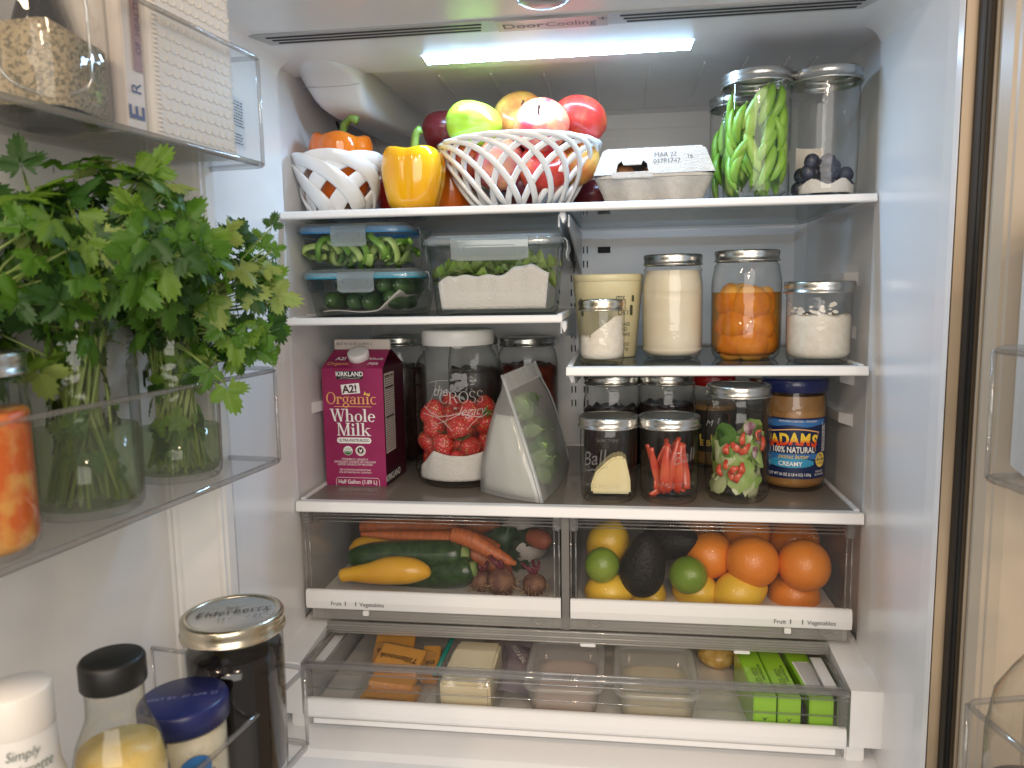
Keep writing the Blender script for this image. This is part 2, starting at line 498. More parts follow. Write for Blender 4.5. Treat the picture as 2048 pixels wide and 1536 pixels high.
M_emboss = clear('embossed_glass', (.92, .93, .92), (.45, .48, .46), .05, film=.22, film_col=(.85, .85, .82), f0=.16, refl=.8)
M_white = mat('white_plastic', (.80, .79, .77), .32)
M_whitecer = mat('white_glazed_ceramic', (.80, .81, .82), .12, coat=.4)
M_paper = mat('paper_towel', (.80, .77, .73), .9, bump=1.0, bscale=330, trans=.25)
M_pulp = mat('pale_egg_carton_pulp', (.60, .57, .53), .95, bump=.7, bscale=500, col2=(.54, .51, .47), nscale=90)
M_ink = mat('black_ink', (.025, .022, .022), .6)
M_ink_blue = mat('dark_blue_ink', (.05, .06, .16), .6)
M_ink_green = mat('dark_olive_ink', (.06, .07, .04), .6)
M_wink = mat('white_ink', (.86, .85, .83), .5)
M_yink = mat('yellow_ink', (.85, .60, .09), .5)

# ------------------------------------------------------------------ the refrigerator itself
ZC, ZT, ZL, ZR, Z0 = 0.629, 0.4211, 0.2707, 0.199, 0.0      # ceiling, top shelf, middle shelf, short shelf, low shelf
XW, YB, YF = 0.402, 0.455, -0.222

fridge = thing('refrigerator', 'open white french door refrigerator holding all the food', 'refrigerator', (0, 0.1, -0.36))
FO = Vector((0, 0.1, -0.36))
def fpart(mb, name, m, parent=None, bevel=0, **k):
    o = mb.build(name, m, parent or fridge, bevel, **k)
    o.location = -FO if parent is None else (0, 0, 0)
    return o

for sx in (-1, 1):
    m = MB()
    prof = [(XW + .0025, YF), (XW + .001, YF + .008), (XW, YF + .03), (XW, .016), (XW + .003, .022), (XW + .009, .028), (XW + .010, .42), (XW - .004, YB - .004)]
    ring = lambda z: [(sx * x, y, z) for x, y in prof] + [(sx * (XW + .03), YB, z), (sx * (XW + .03), YF, z)]
    m.rings([ring(-.372), ring(.66)], smooth=False)
    w = fpart(m, 'side_wall', M_liner)
m = MB(); m.box(-.41, .41, YB - .004, YB + .02, -.372, .66); back = fpart(m, 'back_wall', M_liner2)
# panel seam and printed lines on the back wall
m = MB()
for (u0, v0, u1, v1) in ((1200, 279, 1263, 277), (1263, 277, 1264, 302), (1276, 297, 1330, 288), (1276, 297, 1275, 303)):
    a, b = ony(u0, v0, YB - .006), ony(u1, v1, YB - .006)
    line_strip(m, [(a.x, a.z), (b.x, b.z)], .0022, y=YB - .0052)
fpart(m, 'printed_line', M_line)
m = MB(); p = ony(1222, 340, YB - .006); letter(m, 'Filter', .018, p.x, p.z, y=YB - .0052, align='RIGHT'); fpart(m, 'lettering', M_print)
m = MB()
for (a, b) in ((.600, .606),): m.box(-.41, .41, YB - .007, YB - .003, a, b)
fpart(m, 'wall_moulding', M_liner2, bevel=.001)

# ceiling: a front plate, a step up behind it, ribs
m = MB()
cp = [(YF, .66), (YF, .642), (YF + .012, .630), (YF + .03, ZC), (.098, ZC), (.106, ZC + .008), (.44, ZC + .004), (YB, ZC - .004), (YB, .66)]
m.rings([[(-.415, y, z) for y, z in cp], [(.415, y, z) for y, z in cp]], smooth=False)
ceil = fpart(m, 'ceiling_panel', M_liner)
for x in (-.2, -.12, -.04, .04, .12, .2, .26, .32, .36):
    m = MB(); m.box(x - .0012, x + .0012, .13 + rng.random() * .05, .40, ZC + .0042, ZC + .0075)
    m.build('rib', M_liner2, fridge).location = -FO
for sx in (-1, 1):                                     # rounded cove between ceiling and wall
    m = MB(); rr = .028
    arc = [(XW + .001 - rr + rr * cos(t), ZC + .0005 - rr + rr * sin(t)) for t in [pi / 2 * i / 8 for i in range(9)]]
    m.grid(lambda u, v: (sx * arc[round(u * 8)][0], YF + .03 + v * (.016 - YF - .03), arc[round(u * 8)][1]), 8, 4)
    fpart(m, 'corner_cove', M_liner)

# air vent with slots and lettering
m = MB(); m.prism([(-.388, -.099), (.372, -.099), (.356, -.060), (-.374, -.060)], ZC - .0022, ZC + .002, M=Matrix(((1, 0, 0, 0), (0, 0, 1, 0), (0, 1, 0, 0), (0, 0, 0, 1))))
vent = fpart(m, 'air_vent', M_vent)
for (x0, x1) in ((-.368, -.092), (.075, .352)):
    for k in range(3):
        y = -.091 + k * .0105
        m = MB(); m.box(x0 + k * .004, x1 - .002 * k, y, y + .0048, ZC - .0026, ZC - .0012)
        m.build('slot', M_dark, vent)
m = MB(); m.box(-.074, .060, -.0975, -.0605, ZC - .0034, ZC - .0020); m.build('name_plate', mat('plate_grey', (.50, .50, .51), .25), vent)
def on_ceiling(mb, body, size, x, y, z, **k):
    letter(mb, body, size, 0, 0, M=T(x, y, z, rx=pi / 2), **k)
m = MB()
on_ceiling(m, 'Door', .0225, -.0680, -.0712, ZC - .0037, align='LEFT', bold=.012, width=1.0)
on_ceiling(m, 'Cooling', .0225, -.0150, -.0712, ZC - .0037, align='LEFT', width=.86)
on_ceiling(m, '+', .020, .0545, -.0810, ZC - .0037, align='CENTER', bold=.012)
m.build('lettering', M_print, vent)

# light strip
m = MB(); za, zb = ZC - .0012, ZC - .0060        # the lens slopes forward like a shallow wedge
m.add([(-.195, .026, za), (.171, .026, za), (.169, .050, zb), (-.193, .050, zb), (-.193, .053, ZC + .002), (.169, .053, ZC + .002)], [(0, 1, 2, 3)])
m.cur = 1; m.add([(-.195, .026, za), (.171, .026, za), (.169, .050, zb), (-.193, .050, zb), (-.193, .053, ZC + .002), (.169, .053, ZC + .002)], [(3, 2, 5, 4), (0, 3, 4), (1, 5, 2)])
strip = fpart(m, 'light_strip', [M_strip, M_trim])
strip['label'] = 'glowing white light strip'
# camera-like sensor boss over the plate
m = MB(); m.lathe([(.030, 0), (.030, -.003), (.024, -.006), (.014, -.009), (0, -.009)], 32, T(-.010, -.158, ZC))
bs = fpart(m, 'sensor_boss', mat('smoky_boss', (.28, .26, .24), .2))
m = MB()
for a in (-.022, .022):
    m = MB(); m.lathe([(.006, 0), (.006, -.0012), (0, -.0012)], 16, T(-.010 + a, -.158, ZC - .0045)); m.build('screw', M_steel, bs)

# duct housing hanging from the ceiling
m = MB()
sec = []
for (y, xl, xr, zb) in ((.022, -.366, -.338, .6300), (.030, -.374, -.326, .6265), (.044, -.381, -.315, .622), (.060, -.387, -.306, .6160), (.072, -.390, -.302, .6085), (.082, -.390, -.300, .598), (.090, -.388, -.300, .587), (.102, -.382, -.300, .5775), (.122, -.378, -.299, .5735), (.43, -.378, -.288, .583), (.452, -.378, -.288, .585)):
    zt_ = .640; c = .4
    sec.append([(xl, y, zt_), (xl, y, zb + (zt_ - zb) * .45), (xl + (xr - xl) * .13, y, zb + (zt_ - zb) * .1), (xl + (xr - xl) * .25, y, zb),
                (xr - (xr - xl) * .10, y, zb), (xr - (xr - xl) * .03, y, zb + (zt_ - zb) * .08), (xr, y, zb + (zt_ - zb) * .25), (xr, y, zt_)])
m.rings(sec, smooth=True)
duct = fpart(m, 'duct_housing', mat('duct_plastic', (.70, .71, .73), .38))
m = MB(); m.tube([(-.3905, .0722, .6085), (-.37, .0735, .6070), (-.345, .0738, .6068), (-.32, .0735, .6070), (-.3012, .0722, .6085)], .0006, 6); m.build('seam', M_vent, duct)
m = MB(); m.lathe([(.0028, 0), (.0028, .0012), (0, .0012)], 14, T(-.2995, .16, .602, ry=pi / 2)); m.build('screw', M_dark, duct)
for pts in (((-.385, .2, .585), (-.375, .21, .55), (-.36, .22, .535), (-.345, .24, .53)), ((-.34, .26, .54), (-.31, .30, .528), (-.27, .36, .53), (-.25, .43, .54))):
    m = MB(); m.tube([Vector(p) for p in pts], .0022, 6); fpart(m, 'wire', M_black)

# slotted shelf standards on the back wall, and support ledges on the walls
for x in (-.012, .012):
    m = MB(); m.box(x - .009, x + .009, YB - .010, YB - .003, .06, .40)
    st = fpart(m, 'shelf_standard', M_trim, bevel=.001)
    for k in range(12):
        m = MB()
        for dx in (-.004, .003): m.box(x + dx - .0012, x + dx + .0012, YB - .0104, YB - .009, .075 + k * .027, .088 + k * .027)
        m.build('slot', M_dark, st)
for sx in (-1, 1):
    for z in ((.10, .16, .228, .305) if sx > 0 else (.115, .255)):
        m = MB()
        m.prism([(0, 0), (0, .016), (.0115, .012), (.0115, .002)], .12, .36)
        m = MB().add([(sx * (XW + .010 - a), y, z + b) for (a, y, b) in [(0, .10, 0), (.013, .13, .002), (.013, .30, .002), (0, .33, 0), (0, .10, .018), (.013, .13, .017), (.013, .30, .017), (0, .33, .018)]],
                     [(0, 1, 5, 4), (1, 2, 6, 5), (2, 3, 7, 6), (0, 3, 2, 1), (4, 5, 6, 7)])
        fpart(m, 'support_ledge', M_liner)
for x in (.035,):
    m = MB(); m.box(x, x + .024, YB - .0055, YB - .0035, .372, .384); fpart(m, 'slot', M_dark)

# floor of the cabinet with its front lip
m = MB()
fp = [(YB, -.372), (YB, -.300), (.02, -.300), (-.075, -.305), (-.115, -.316), (-.125, -.322), (-.150, -.325), (-.165, -.332), (YF, -.340), (YF, -.372)]
m.rings([[(-.415, y, z) for y, z in fp], [(.415, y, z) for y, z in fp]], smooth=False)
fpart(m, 'cabinet_floor', M_liner, bevel=.002)
# slide blocks each side of the wide drawer
for sx in (-1, 1):
    m = MB()
    pr = [(-.097, -.202), (-.097, -.277), (-.087, -.283), (.40, -.283), (.40, -.190), (.03, -.190)]
    m.rings([[(sx * .3635, y, z) for y, z in pr], [(sx * (XW + .002), y, z) for y, z in pr]], smooth=False)
    fpart(m, 'slide_block', M_trim, bevel=.0012)
    m = MB(); m.box(sx * .375 - .012, sx * .375 + .012, -.082, .2, -.306, -.283); fpart(m, 'block_foot', M_trim, bevel=.002)

# steel front flange round the opening, rubber line beside it
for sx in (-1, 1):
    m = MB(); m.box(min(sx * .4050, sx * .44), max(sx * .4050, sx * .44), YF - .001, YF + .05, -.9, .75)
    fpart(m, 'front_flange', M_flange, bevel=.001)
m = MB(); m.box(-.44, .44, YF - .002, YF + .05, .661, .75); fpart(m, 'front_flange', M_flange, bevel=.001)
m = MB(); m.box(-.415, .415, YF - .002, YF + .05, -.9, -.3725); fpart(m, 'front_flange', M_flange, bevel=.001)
m = MB(); m.box(.4160, .4228, YF - .018, YF - .0012, -.9, .75); fpart(m, 'hinge_gap_seal', M_black, bevel=.002)

# rating label on the side wall
def on_wall(u, v): d = ray(u, v); return CAM_LOC + d * ((-XW + .0005 - CAM_LOC.x) / d.x)
c0, c1 = on_wall(461, 190), on_wall(492, 300)
m = MB(); m.add([(-XW + .0006, c0.y, c0.z), (-XW + .0006, c1.y, c0.z), (-XW + .0006, c1.y, c1.z), (-XW + .0006, c0.y, c1.z)], [(0, 1, 2, 3)])
sticker = fpart(m, 'rating_label', mat('silver_label', (.62, .65, .70), .4))
m = MB()
ww = c1.y - c0.y
for k in range(15):
    z = c0.z - .004 - k * (c0.z - c1.z - .006) / 15
    if k in (9, 10): continue
    y = c0.y + .1 * ww
    while y < c0.y + (.85 if k < 9 else .7) * ww:
        l = rng.uniform(.05, .2) * ww
        m.add([(-XW + .001, y, z), (-XW + .001, y + l, z), (-XW + .001, y + l, z - .0016), (-XW + .001, y, z - .0016)], [(0, 1, 2, 3)])
        y += l + .05 * ww
m.build('print', M_ink, sticker)

# ---- doors (swung wide open): s runs from the hinge to the handle side, n into the room
LA, LANG = Vector((-.306, -.246, 0)), R(7)
ld, ln = Vector((-sin(LANG), -cos(LANG), 0)), Vector((cos(LANG), -sin(LANG), 0))
def LD(s, n, z): p = LA + ld * s + ln * n; return (p.x, p.y, z)
RA, RANG = Vector((.4235, -.238, 0)), R(12)
rd, rn = Vector((sin(RANG), -cos(RANG), 0)), Vector((-cos(RANG), -sin(RANG), 0))
def RD(s, n, z): p = RA + rd * s + rn * n; return (p.x, p.y, z)

def door(name, D, prof, z0, z1, m_=None):
    m = MB(); zs = [z0, z1]
    m.rings([[D(s, n, z) for s, n in prof] for z in zs], smooth=False)
    return fpart(m, name, m_ or M_door, bevel=.004)
lprof = [(-.016, -.19), (-.016, -.080), (-.010, -.070), (.000, -.066), (.016, -.066), (.022, -.070), (.040, -.112), (.046, -.116), (.50, -.116), (.50, -.19)]
ldoor = door('door', LD, lprof, -.52, .80); ldoor['label'] = 'refrigerator door with three clear bins'
m = MB()
m.rings([[LD(s, n, z) for s, n in ((-.017, -.125), (-.026, -.122), (-.028, -.100), (-.024, -.093), (-.017, -.096))] for z in (-.52, .80)], smooth=False)
m.build('gasket', M_gasket, ldoor)
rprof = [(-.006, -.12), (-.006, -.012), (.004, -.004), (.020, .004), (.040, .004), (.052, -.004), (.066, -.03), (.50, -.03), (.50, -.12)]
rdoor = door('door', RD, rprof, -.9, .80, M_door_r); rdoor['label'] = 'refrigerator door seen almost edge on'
for k in range(4):
    m = MB(); s = -.0035 + k * .0040
    n = -.0075 + k * .0025
    m.tube([RD(s, n, -.9), RD(s, n, .8)], .0018, 8); m.build('gasket_rib', M_gasket, rdoor)

# ------------------------------------------------------------------ shelves
def shelf(name, label, x0, x1, z, th, y1, glassmat, side=True, tilt=0):
    t = thing(name, label, 'shelf', ((x0 + x1) / 2, .2, z - th), group='glass shelves')
    o = Vector(t.location)
    def part(mb, nm, m, bevel=0):
        q = mb.build(nm, m, t, bevel); q.location = -o; return q
    m = MB(); m.box(x0 + .004, x1 - .004, .012, y1, z - .0065, z - .0012); part(m, 'glass_panel', glassmat)
    m = MB()
    pr = [(-.0030, z - th + .002), (-.0005, z - .0012), (.0015, z), (.014, z), (.0145, z - .0009), (.0145, z - th + .002), (.012, z - th), (-.001, z - th)]
    m.rings([[(x0 + .006 * (y > .01), y, zz) for y, zz in pr], [(x1 - .006 * (y > .01), y, zz) for y, zz in pr]], smooth=False)
    part(m, 'front_trim', M_trim, .0008)
    if side:
        for xx, sg in ((x0, 1), (x1, -1)):
            m = MB(); m.box(min(xx + sg * .001, xx + sg * .008), max(xx + sg * .001, xx + sg * .008), .0150, y1, z - .0085, z + .0012)
            part(m, 'side_rail', M_trim, .0006)
    m = MB(); m.box(x0 + .004, x1 - .004, y1, y1 + .008, z - .009, z + .002); part(m, 'rear_rail', M_trim, .0008)
    return t, part

top_shelf, pt = shelf('glass_shelf', 'full width glass shelf carrying the fruit bowl and egg carton', -.4, .4, ZT, .0108, .40, M_shelfglass)
mid_shelf, pm = shelf('glass_shelf', 'half width glass shelf under the glass food boxes', -.4, -.003, ZL, .0105, .38, M_shelfglass)
short_shelf, psh = shelf('glass_shelf', 'half width glass shelf under the jar of peaches', .002, .398, ZR, .0125, .38, M_shelfglass)
low_shelf, pl = shelf('glass_shelf', 'full width dark glass shelf carrying the milk carton', -.4, .4, Z0, .0155, .43, M_printglass)
# hanging cantilever brackets
def bracket(part, x, z, dz=.075):
    m = MB(); pts = [(.05, z - .011), (.05, z - .028), (.09, z - .034), (.35, z - dz), (.43, z - dz - .012), (.447, z - dz - .012), (.447, z - .011)]
    m.rings([[(x - .0012, y, zz) for y, zz in pts], [(x + .0012, y, zz) for y, zz in pts]], smooth=False)
    part(m, 'bracket', M_steel)
for x in (-.010, .004): bracket(pt, x, ZT)
bracket(pm, -.008, ZL, .05); bracket(psh, .010, ZR, .05)
for x, z, part in ((-.004, ZT, pt), (-.0035, ZL, pm), (.0065, ZR, psh)):
    m = MB(); m.prism([(x - .003, z - .0095), (x + .005, z - .0095), (x + .005, z - .019), (x + .002, z - .026), (x - .001, z - .019), (x - .003, z - .014)], .020, .05)
    part(m, 'end_hook', M_steel, .001)

# ------------------------------------------------------------------ crisper drawers
def crisper(name, label, x0, x1, text_x, slider_x):
    YD = .010
    t = thing(name, label, 'drawer', ((x0 + x1) / 2, .2, -.17), group='crisper drawers')
    o = Vector(t.location)
    def part(mb, nm, m, bevel=0, parent=None):
        q = mb.build(nm, m, parent or t, bevel); q.location = -o if parent is None else (0, 0, 0); return q
    m = MB(); m.box(x0 + .004, x1 - .004, YD, YD + .003, -.142, -.030); part(m, 'front_panel', M_acr_front)
    m = MB()
    for z in (-.0215, -.0262, -.0315): m.tube([(x0 + .002, YD - .001, z), (x1 - .002, YD - .001, z)], .0017 if z > -.03 else .0011, 6)
    part(m, 'top_rim', M_acr_edge)
    for xx in (x0, x1 - .012):
        m = MB(); m.box(xx, xx + .012, YD - .003, YD + .012, -.038, -.017); part(m, 'rim_corner', M_acr_edge, .002)
        m = MB()
        for dx in (.002, .009): m.tube([(xx + dx, YD - .001, -.036), (xx + dx, YD - .001, -.142)], .0014, 6)
        part(m, 'corner_post', M_acr_edge)
    for xx in (x0 + .005, x1 - .008):
        m = MB(); m.box(xx, xx + .003, YD + .004, .40, -.160, -.022); part(m, 'side_panel', M_acr)
    m = MB(); m.box(x0 + .005, x1 - .005, .398, .401, -.160, -.022); part(m, 'back_panel', M_acr)
    m = MB(); m.box(x0 + .008, x1 - .008, YD + .004, .397, -.1612, -.1585); part(m, 'bottom_panel', mat('milky_drawer_base', (.72, .70, .68), .4))
    m = MB(); m.box(x0 + .010, x1 - .010, YD + .0005, YD + .012, -.1475, -.1425); part(m, 'ledge', M_acr_edge, .001)
    m = MB()
    pr = [(YD - .006, -.166), (YD - .0075, -.155), (YD - .006, -.1405), (YD - .003, -.138), (YD + .002, -.138), (YD + .002, -.168), (YD - .003, -.168)]
    m.rings([[(x0 + .001, y, z) for y, z in pr], [(x1 - .001, y, z) for y, z in pr]], smooth=False)
    tr = part(m, 'handle_trim', M_trim, .0008)
    m = MB()
    letter(m, 'Fruit', .0088, text_x, -.1600, y=YD - .0084, align='RIGHT'); letter(m, 'Vegetables', .0088, text_x + .028, -.1600, y=YD - .0084, align='LEFT')
    for dx in (.006, .022): m.box(text_x + dx - .0006, text_x + dx + .0006, YD - .0084, YD - .0080, -.1600, -.1535)
    m.build('lettering', M_print, tr)
    m = MB(); m.box(slider_x - .0045, slider_x + .0045, YD - .006, YD + .002, -.176, -.1685); part(m, 'humidity_slider', M_trim, .0008)
    m = MB()
    for z in (-.174, -.179, -.184): m.tube([(x0 + .01, YD + .003, z), (x1 - .01, YD + .003, z)], .0012, 6)
    for xx in (x0 + .035, x1 - .035): m.tube([(xx - .008, YD - .001, -.172), (xx, YD - .001, -.180), (xx + .010, YD - .001, -.174)], .0012, 6)
    part(m, 'lower_rail', M_rail)
    return t
crisper('crisper_drawer', 'clear crisper drawer holding squash, zucchini and carrots', -.395, -.008, -.338, -.302)
crisper('crisper_drawer', 'clear crisper drawer holding oranges, limes and avocados', .004, .3925, .304, .307)
m = MB(); m.box(-.0065, .0025, .014, .40, -.186, -.0158); m.box(-.0075, .0035, .008, .0138, -.186, -.0158); fpart(m, 'drawer_divider', clear('milky_divider', (.8, .8, .8), (.5, .5, .5), .1, film=.4, film_col=(.6, .58, .56)))
# clear cover shelf over the wide drawer
t = thing('drawer_cover', 'clear plastic cover shelf between crispers and wide drawer', 'shelf', (0, .2, -.2))
m = MB(); m.box(-.392, .392, .008, .42, -.1885, -.1862); q = m.build('panel', M_acr, t); q.location = (0, -.2, .2)
m = MB()
for y, z, r_ in ((.004, -.1875, .0022), (.001, -.194, .0016), (.0, -.2005, .0016)): m.tube([(-.362, y, z), (.362, y, z)], r_, 6)
m.box(-.362, .362, .003, .006, -.2005, -.188); m.box(-.388, .388, .012, .015, -.1860, -.1695)
q = m.build('front_rail', M_rail, t); q.location = (0, -.2, .2)
for x in (.03, .245):
    m = MB(); m.box(x - .011, x + .011, -.002, .006, -.206, -.2015); q = m.build('clip', M_trim, t, .001); q.location = (0, -.2, .2)

# ------------------------------------------------------------------ wide deli drawer
def deli():
    t = thing('deli_drawer', 'wide shallow clear drawer holding cheese and butter', 'drawer', (0, .1, -.29))
    o = Vector(t.location); Y = -.100
    def part(mb, nm, m, bevel=0, parent=None):
        q = mb.build(nm, m, parent or t, bevel); q.location = -o if parent is None else (0, 0, 0); return q
    m = MB(); m.box(-.359, .359, Y, Y + .003, -.252, -.206); part(m, 'front_panel', M_acr_front)
    m = MB()
    for y, z, r_ in ((Y - .002, -.2035, .0034), (Y + .010, -.2025, .0026), (Y - .001, -.2125, .0014), (Y + .002, -.236, .0012), (Y + .012, -.2085, .0016)): m.tube([(-.3600, y, z), (.3600, y, z)], r_, 8)
    m.box(-.3595, .3595, Y - .001, Y + .0115, -.2045, -.2030)
    part(m, 'front_rim', M_acr_edge)
    for sx in (-1, 1):
        m = MB(); m.box(min(sx * .356, sx * .359), max(sx * .356, sx * .359), Y + .004, .30, -.277, -.204); part(m, 'side_panel', M_acr)
        m = MB(); m.tube([(sx * .3575, Y + .002, -.2025), (sx * .3575, .01, -.2020)], .0028, 6)
        m.tube([(sx * .335, Y + .012, -.2085), (sx * .335, .01, -.2080)], .0016, 6); part(m, 'side_rim', M_acr_edge)
        m = MB(); m.box(sx * .346 - .0085, sx * .346 + .0085, Y + .030, .01, -.216, -.211); part(m, 'inner_ledge', M_trim, .001)
        m = MB(); m.box(sx * .353 - .006, sx * .353 + .006, Y - .003, Y + .006, -.252, -.207); part(m, 'corner_clip', M_acr_edge, .002)
    m = MB(); m.box(-.355, .355, Y + .004, .30, -.2775, -.2750); part(m, 'bottom_panel', mat('milky_deli_base', (.74, .72, .69), .35))
    m = MB()
    pr = [(Y - .006, -.272), (Y - .0075, -.263), (Y - .006, -.2505), (Y - .003, -.2485), (Y + .002, -.2485), (Y + .002, -.2775), (Y - .002, -.2775)]
    m.rings([[(-.357, y, z) for y, z in pr], [(.357, y, z) for y, z in pr]], smooth=False); part(m, 'handle_trim', M_trim, .0008)
    m = MB()
    pr = [(Y + .003, -.2785), (Y - .004, -.2785), (Y - .004, -.2850), (Y + .012, -.2870)]
    m.rings([[(-.345, y, z) for y, z in pr], [(.345, y, z) for y, z in pr]], smooth=False); part(m, 'lower_lip', M_trim, .0008)
deli()

# ------------------------------------------------------------------ door bins
def door_bin(name, label, D, s0, s1, zf, zt, depth, endz=None):
    """clear bin: front at n = 0, back at n = -depth"""
    t = thing(name, label, 'door bin', D((s0 + s1) / 2, -depth / 2, zf), group='clear door bins')
    o = Vector(t.location)
    def slab(nm, pts, th_dir, th, m):
        mb = MB(); d = Vector(th_dir) * th
        q = [Vector(p) for p in pts]; n = len(q)
        mb.add(q + [p + d for p in q], [tuple(range(n)), tuple(range(2 * n - 1, n - 1, -1))] + [(i, n + i, n + (i + 1) % n, (i + 1) % n) for i in range(n)])
        x = mb.build(nm, m, t); x.location = -o; return x
    N = Vector(D(0, 1, 0)) - Vector(D(0, 0, 0)); S = Vector(D(1, 0, 0)) - Vector(D(0, 0, 0))
    slab('front_panel', [D(s0, 0, zf), D(s1, 0, zf), D(s1, 0, zt), D(s0, 0, zt)], -N, .0028, M_bin)
    slab('end_panel', [D(s0, -.003, zf), D(s0, -depth, zf), D(s0, -depth, zt + .004), D(s0, -.003, zt + .001)], S, .0028, M_acr)
    slab('floor_panel', [D(s0 + .003, -.003, zf), D(s1, -.003, zf), D(s1, -depth, zf), D(s0 + .003, -depth, zf)], (0, 0, 1), .0026, M_acr)
    m = MB(); r_ = .0026
    m.tube([D(s0, -depth, zt + .003), D(s0 + .0005, -.008, zt + .0015), D(s0 + .003, -.002, zt), D(s0 + .010, .0, zt), D(s1, 0, zt)], r_, 8)
    q = m.build('top_rim', M_acr_edge, t); q.location = -o
    m = MB(); m.tube([D(s0, -depth, zf), D(s0 + .0005, -.008, zf), D(s0 + .003, -.002, zf), D(s0 + .010, 0, zf), D(s1, 0, zf)], .0032, 8)
    q = m.build('bottom_edge', M_acr_edge, t); q.location = -o
    m = MB(); m.tube([D(s0 + .001, -.001, zf), D(s0 + .001, -.001, zt)], .0022, 8)
    q = m.build('corner_edge', M_acr_edge, t); q.location = -o
    m = MB(); m.tube([D(s0 + .0005, -depth + .004, zf), D(s0 + .0005, -depth + .004, zt)], .0014, 6)
    q = m.build('corner_edge', M_acr_edge, t); q.location = -o
    return t
ZB_M, ZB_T = .120, .4445
def zat(u, v): return ony(u, v, LA.y).z
door_bin('door_bin', 'clear door bin holding jars of fresh herbs', LD, 0, .46, ZB_M, zat(560, 740), .112)
door_bin('door_bin', 'clear door bin holding a grain jar and white bag', LD, 0, .46, ZB_T, zat(521, 118), .112)
LN2 = .070                                             # the lowest bin is deeper and stands out further
ZB_B = -.160
door_bin('door_bin', 'deep clear door bin holding dressing bottle and dark berry jar', lambda s, n, z: LD(s, n + LN2, z), .088, .46, ZB_B, -.078, .19)
door_bin('door_bin', 'clear door bin holding a white carton', lambda s, n, z: RD(s, n + .065, z), .115, .40, .141, .250, .09)
door_bin('door_bin', 'clear door bin holding a clear bottle', lambda s, n, z: RD(s, n + .088, z), .140, .40, -.17, -.050, .11)

# ------------------------------------------------------------------ jars
def lid_ring(mb, rl, z, hh=.0165, seg=120):
    def mod(a, zz, j): return 1 + (.010 if j in (5, 6) and int(a / (2 * pi) * seg + .5) % 2 else 0)
    mb.lathe([(rl - .001, z - hh), (rl + .0013, z - hh), (rl + .0013, z - hh + .0022), (rl - .0003, z - hh + .003), (rl + .0002, z - .0075),
              (rl, z - .0062), (rl, z - .0020), (rl - .0008, z - .0004), (rl - .003, z), (rl - .0062, z - .0002), (rl - .0066, z - .0012)], seg, mod=mod, cap0=False, cap1=False)

def mason(name, label, x, y, z, r, h, rl, kind='wide', ring=None, disc=None, glass=None, rz=0, group='glass jars', lid=True):
    """a screw-lid jar: glass_jar, lid_ring, lid_disc; returns (thing, inner radius, height of the shoulder)"""
    ring, disc, glass = ring or M_ring, disc or M_disc, glass or M_glass
    t = thing(name, label, 'jar', (x, y, z), (0, 0, rz), group)
    zn = h - .0175
    rn = rl - .0025
    if kind == 'wide':
        prof = [(0, .0035), (r * .70, .003), (r * .80, .0), (r * .90, .0008), (r * .96, .006), (r * .975, .014), (r, zn * .62), (r, zn - .012), (r * .995, zn - .006), (rn, zn - .001), (rn, zn + .003), (rn - .001, h - .003)]
        zs = zn - .012
    else:
        prof = [(0, .004), (r * .60, .003), (r * .74, .0), (r * .86, .0012), (r * .955, .008), (r * .995, .020), (r, .04), (r, zn - .034), (r * .985, zn - .024), (r * .94, zn - .013), (rn + .003, zn - .005), (rn, zn - .001), (rn, zn + .003), (rn - .001, h - .003)]
        zs = zn - .034
    m = MB(); m.lathe(prof, 64, cap0=False, cap1=False)
    g = m.build('glass_jar', glass, t)
    m = MB(); m.lathe([(0, .0072), (r * .78, .0072), (r * .9, .012)], 48, cap0=False, cap1=False); m.build('glass_base', glass, g)
    if lid:
        m = MB(); lid_ring(m, rl, h); m.build('lid_ring', ring, t)
        m = MB(); m.lathe([(rl - .0062, h - .0014), (rl * .80, h - .0014), (rl * .77, h - .0020), (0, h - .0018)], 48, cap0=False); m.build('lid_disc', disc, t)
    return t, r * .965, zs

def fill(name, t, m_, r, z0, z1, rough_top=.0, seed=0, wob=.0, heel=.008):
    """contents poured or pressed into a jar, a part of the jar thing"""
    mb = MB(); rr = random.Random(seed)
    prof = [(0, z0), (r * .86, z0), (r * .95, z0 + heel * .5), (r, z0 + heel)] + [(r, z0 + heel + (z1 - z0 - heel) * k / 6) for k in range(1, 7)] + [(r * .93, z1 + rough_top), (r * .6, z1 + rough_top * .4), (0, z1 + rough_top * .7)]
    def mod(a, z, j):
        return 1 + (wob * mnoise.noise(Vector((cos(a) * 3 + seed, sin(a) * 3, z * 60))) if j > 2 else 0)
    mb.lathe(prof, 56, mod=mod if wob else None, cap0=False, cap1=False)
    if rough_top:
        mb.v = [(a, b, c + (rough_top * 1.2 * mnoise.noise(Vector((a * 70 + seed, b * 70, 3))) if c > z1 - .0005 else 0)) for a, b, c in mb.v]
    return mb.build(name, m_, t)

# ------------------------------------------------------------------ fruit and vegetables (each returns mesh data about the origin)
def fruit_mesh(name, fn, m_, nu=36, nv=24):
    mb = MB(); mb.ball(fn, nu, nv); return mb.mesh(name, m_)

def apple_fn(r, seed=0, squash=.92):
    def fn(t, p):
        # torus-like dimples top and bottom
        c = cos(p); k = 1 + .035 * sin(p) ** 2
        rad = r * (sin(p) ** .9 if 0 < p < pi else 0) * k * (1 + .02 * cos(5 * t + seed) * max(0, -c))
        z = r * squash * (c * 1.0 - .34 * max(0, c) ** 7 + .22 * max(0, -c) ** 8)
        w = 1 + .04 * mnoise.noise(Vector((cos(t) * sin(p) + seed, sin(t) * sin(p), c)))
        taper = 1 - .07 * (1 - c) * .5 if c < 0 else 1
        return (rad * cos(t) * w * taper, rad * sin(t) * w * taper, z)
    return fn

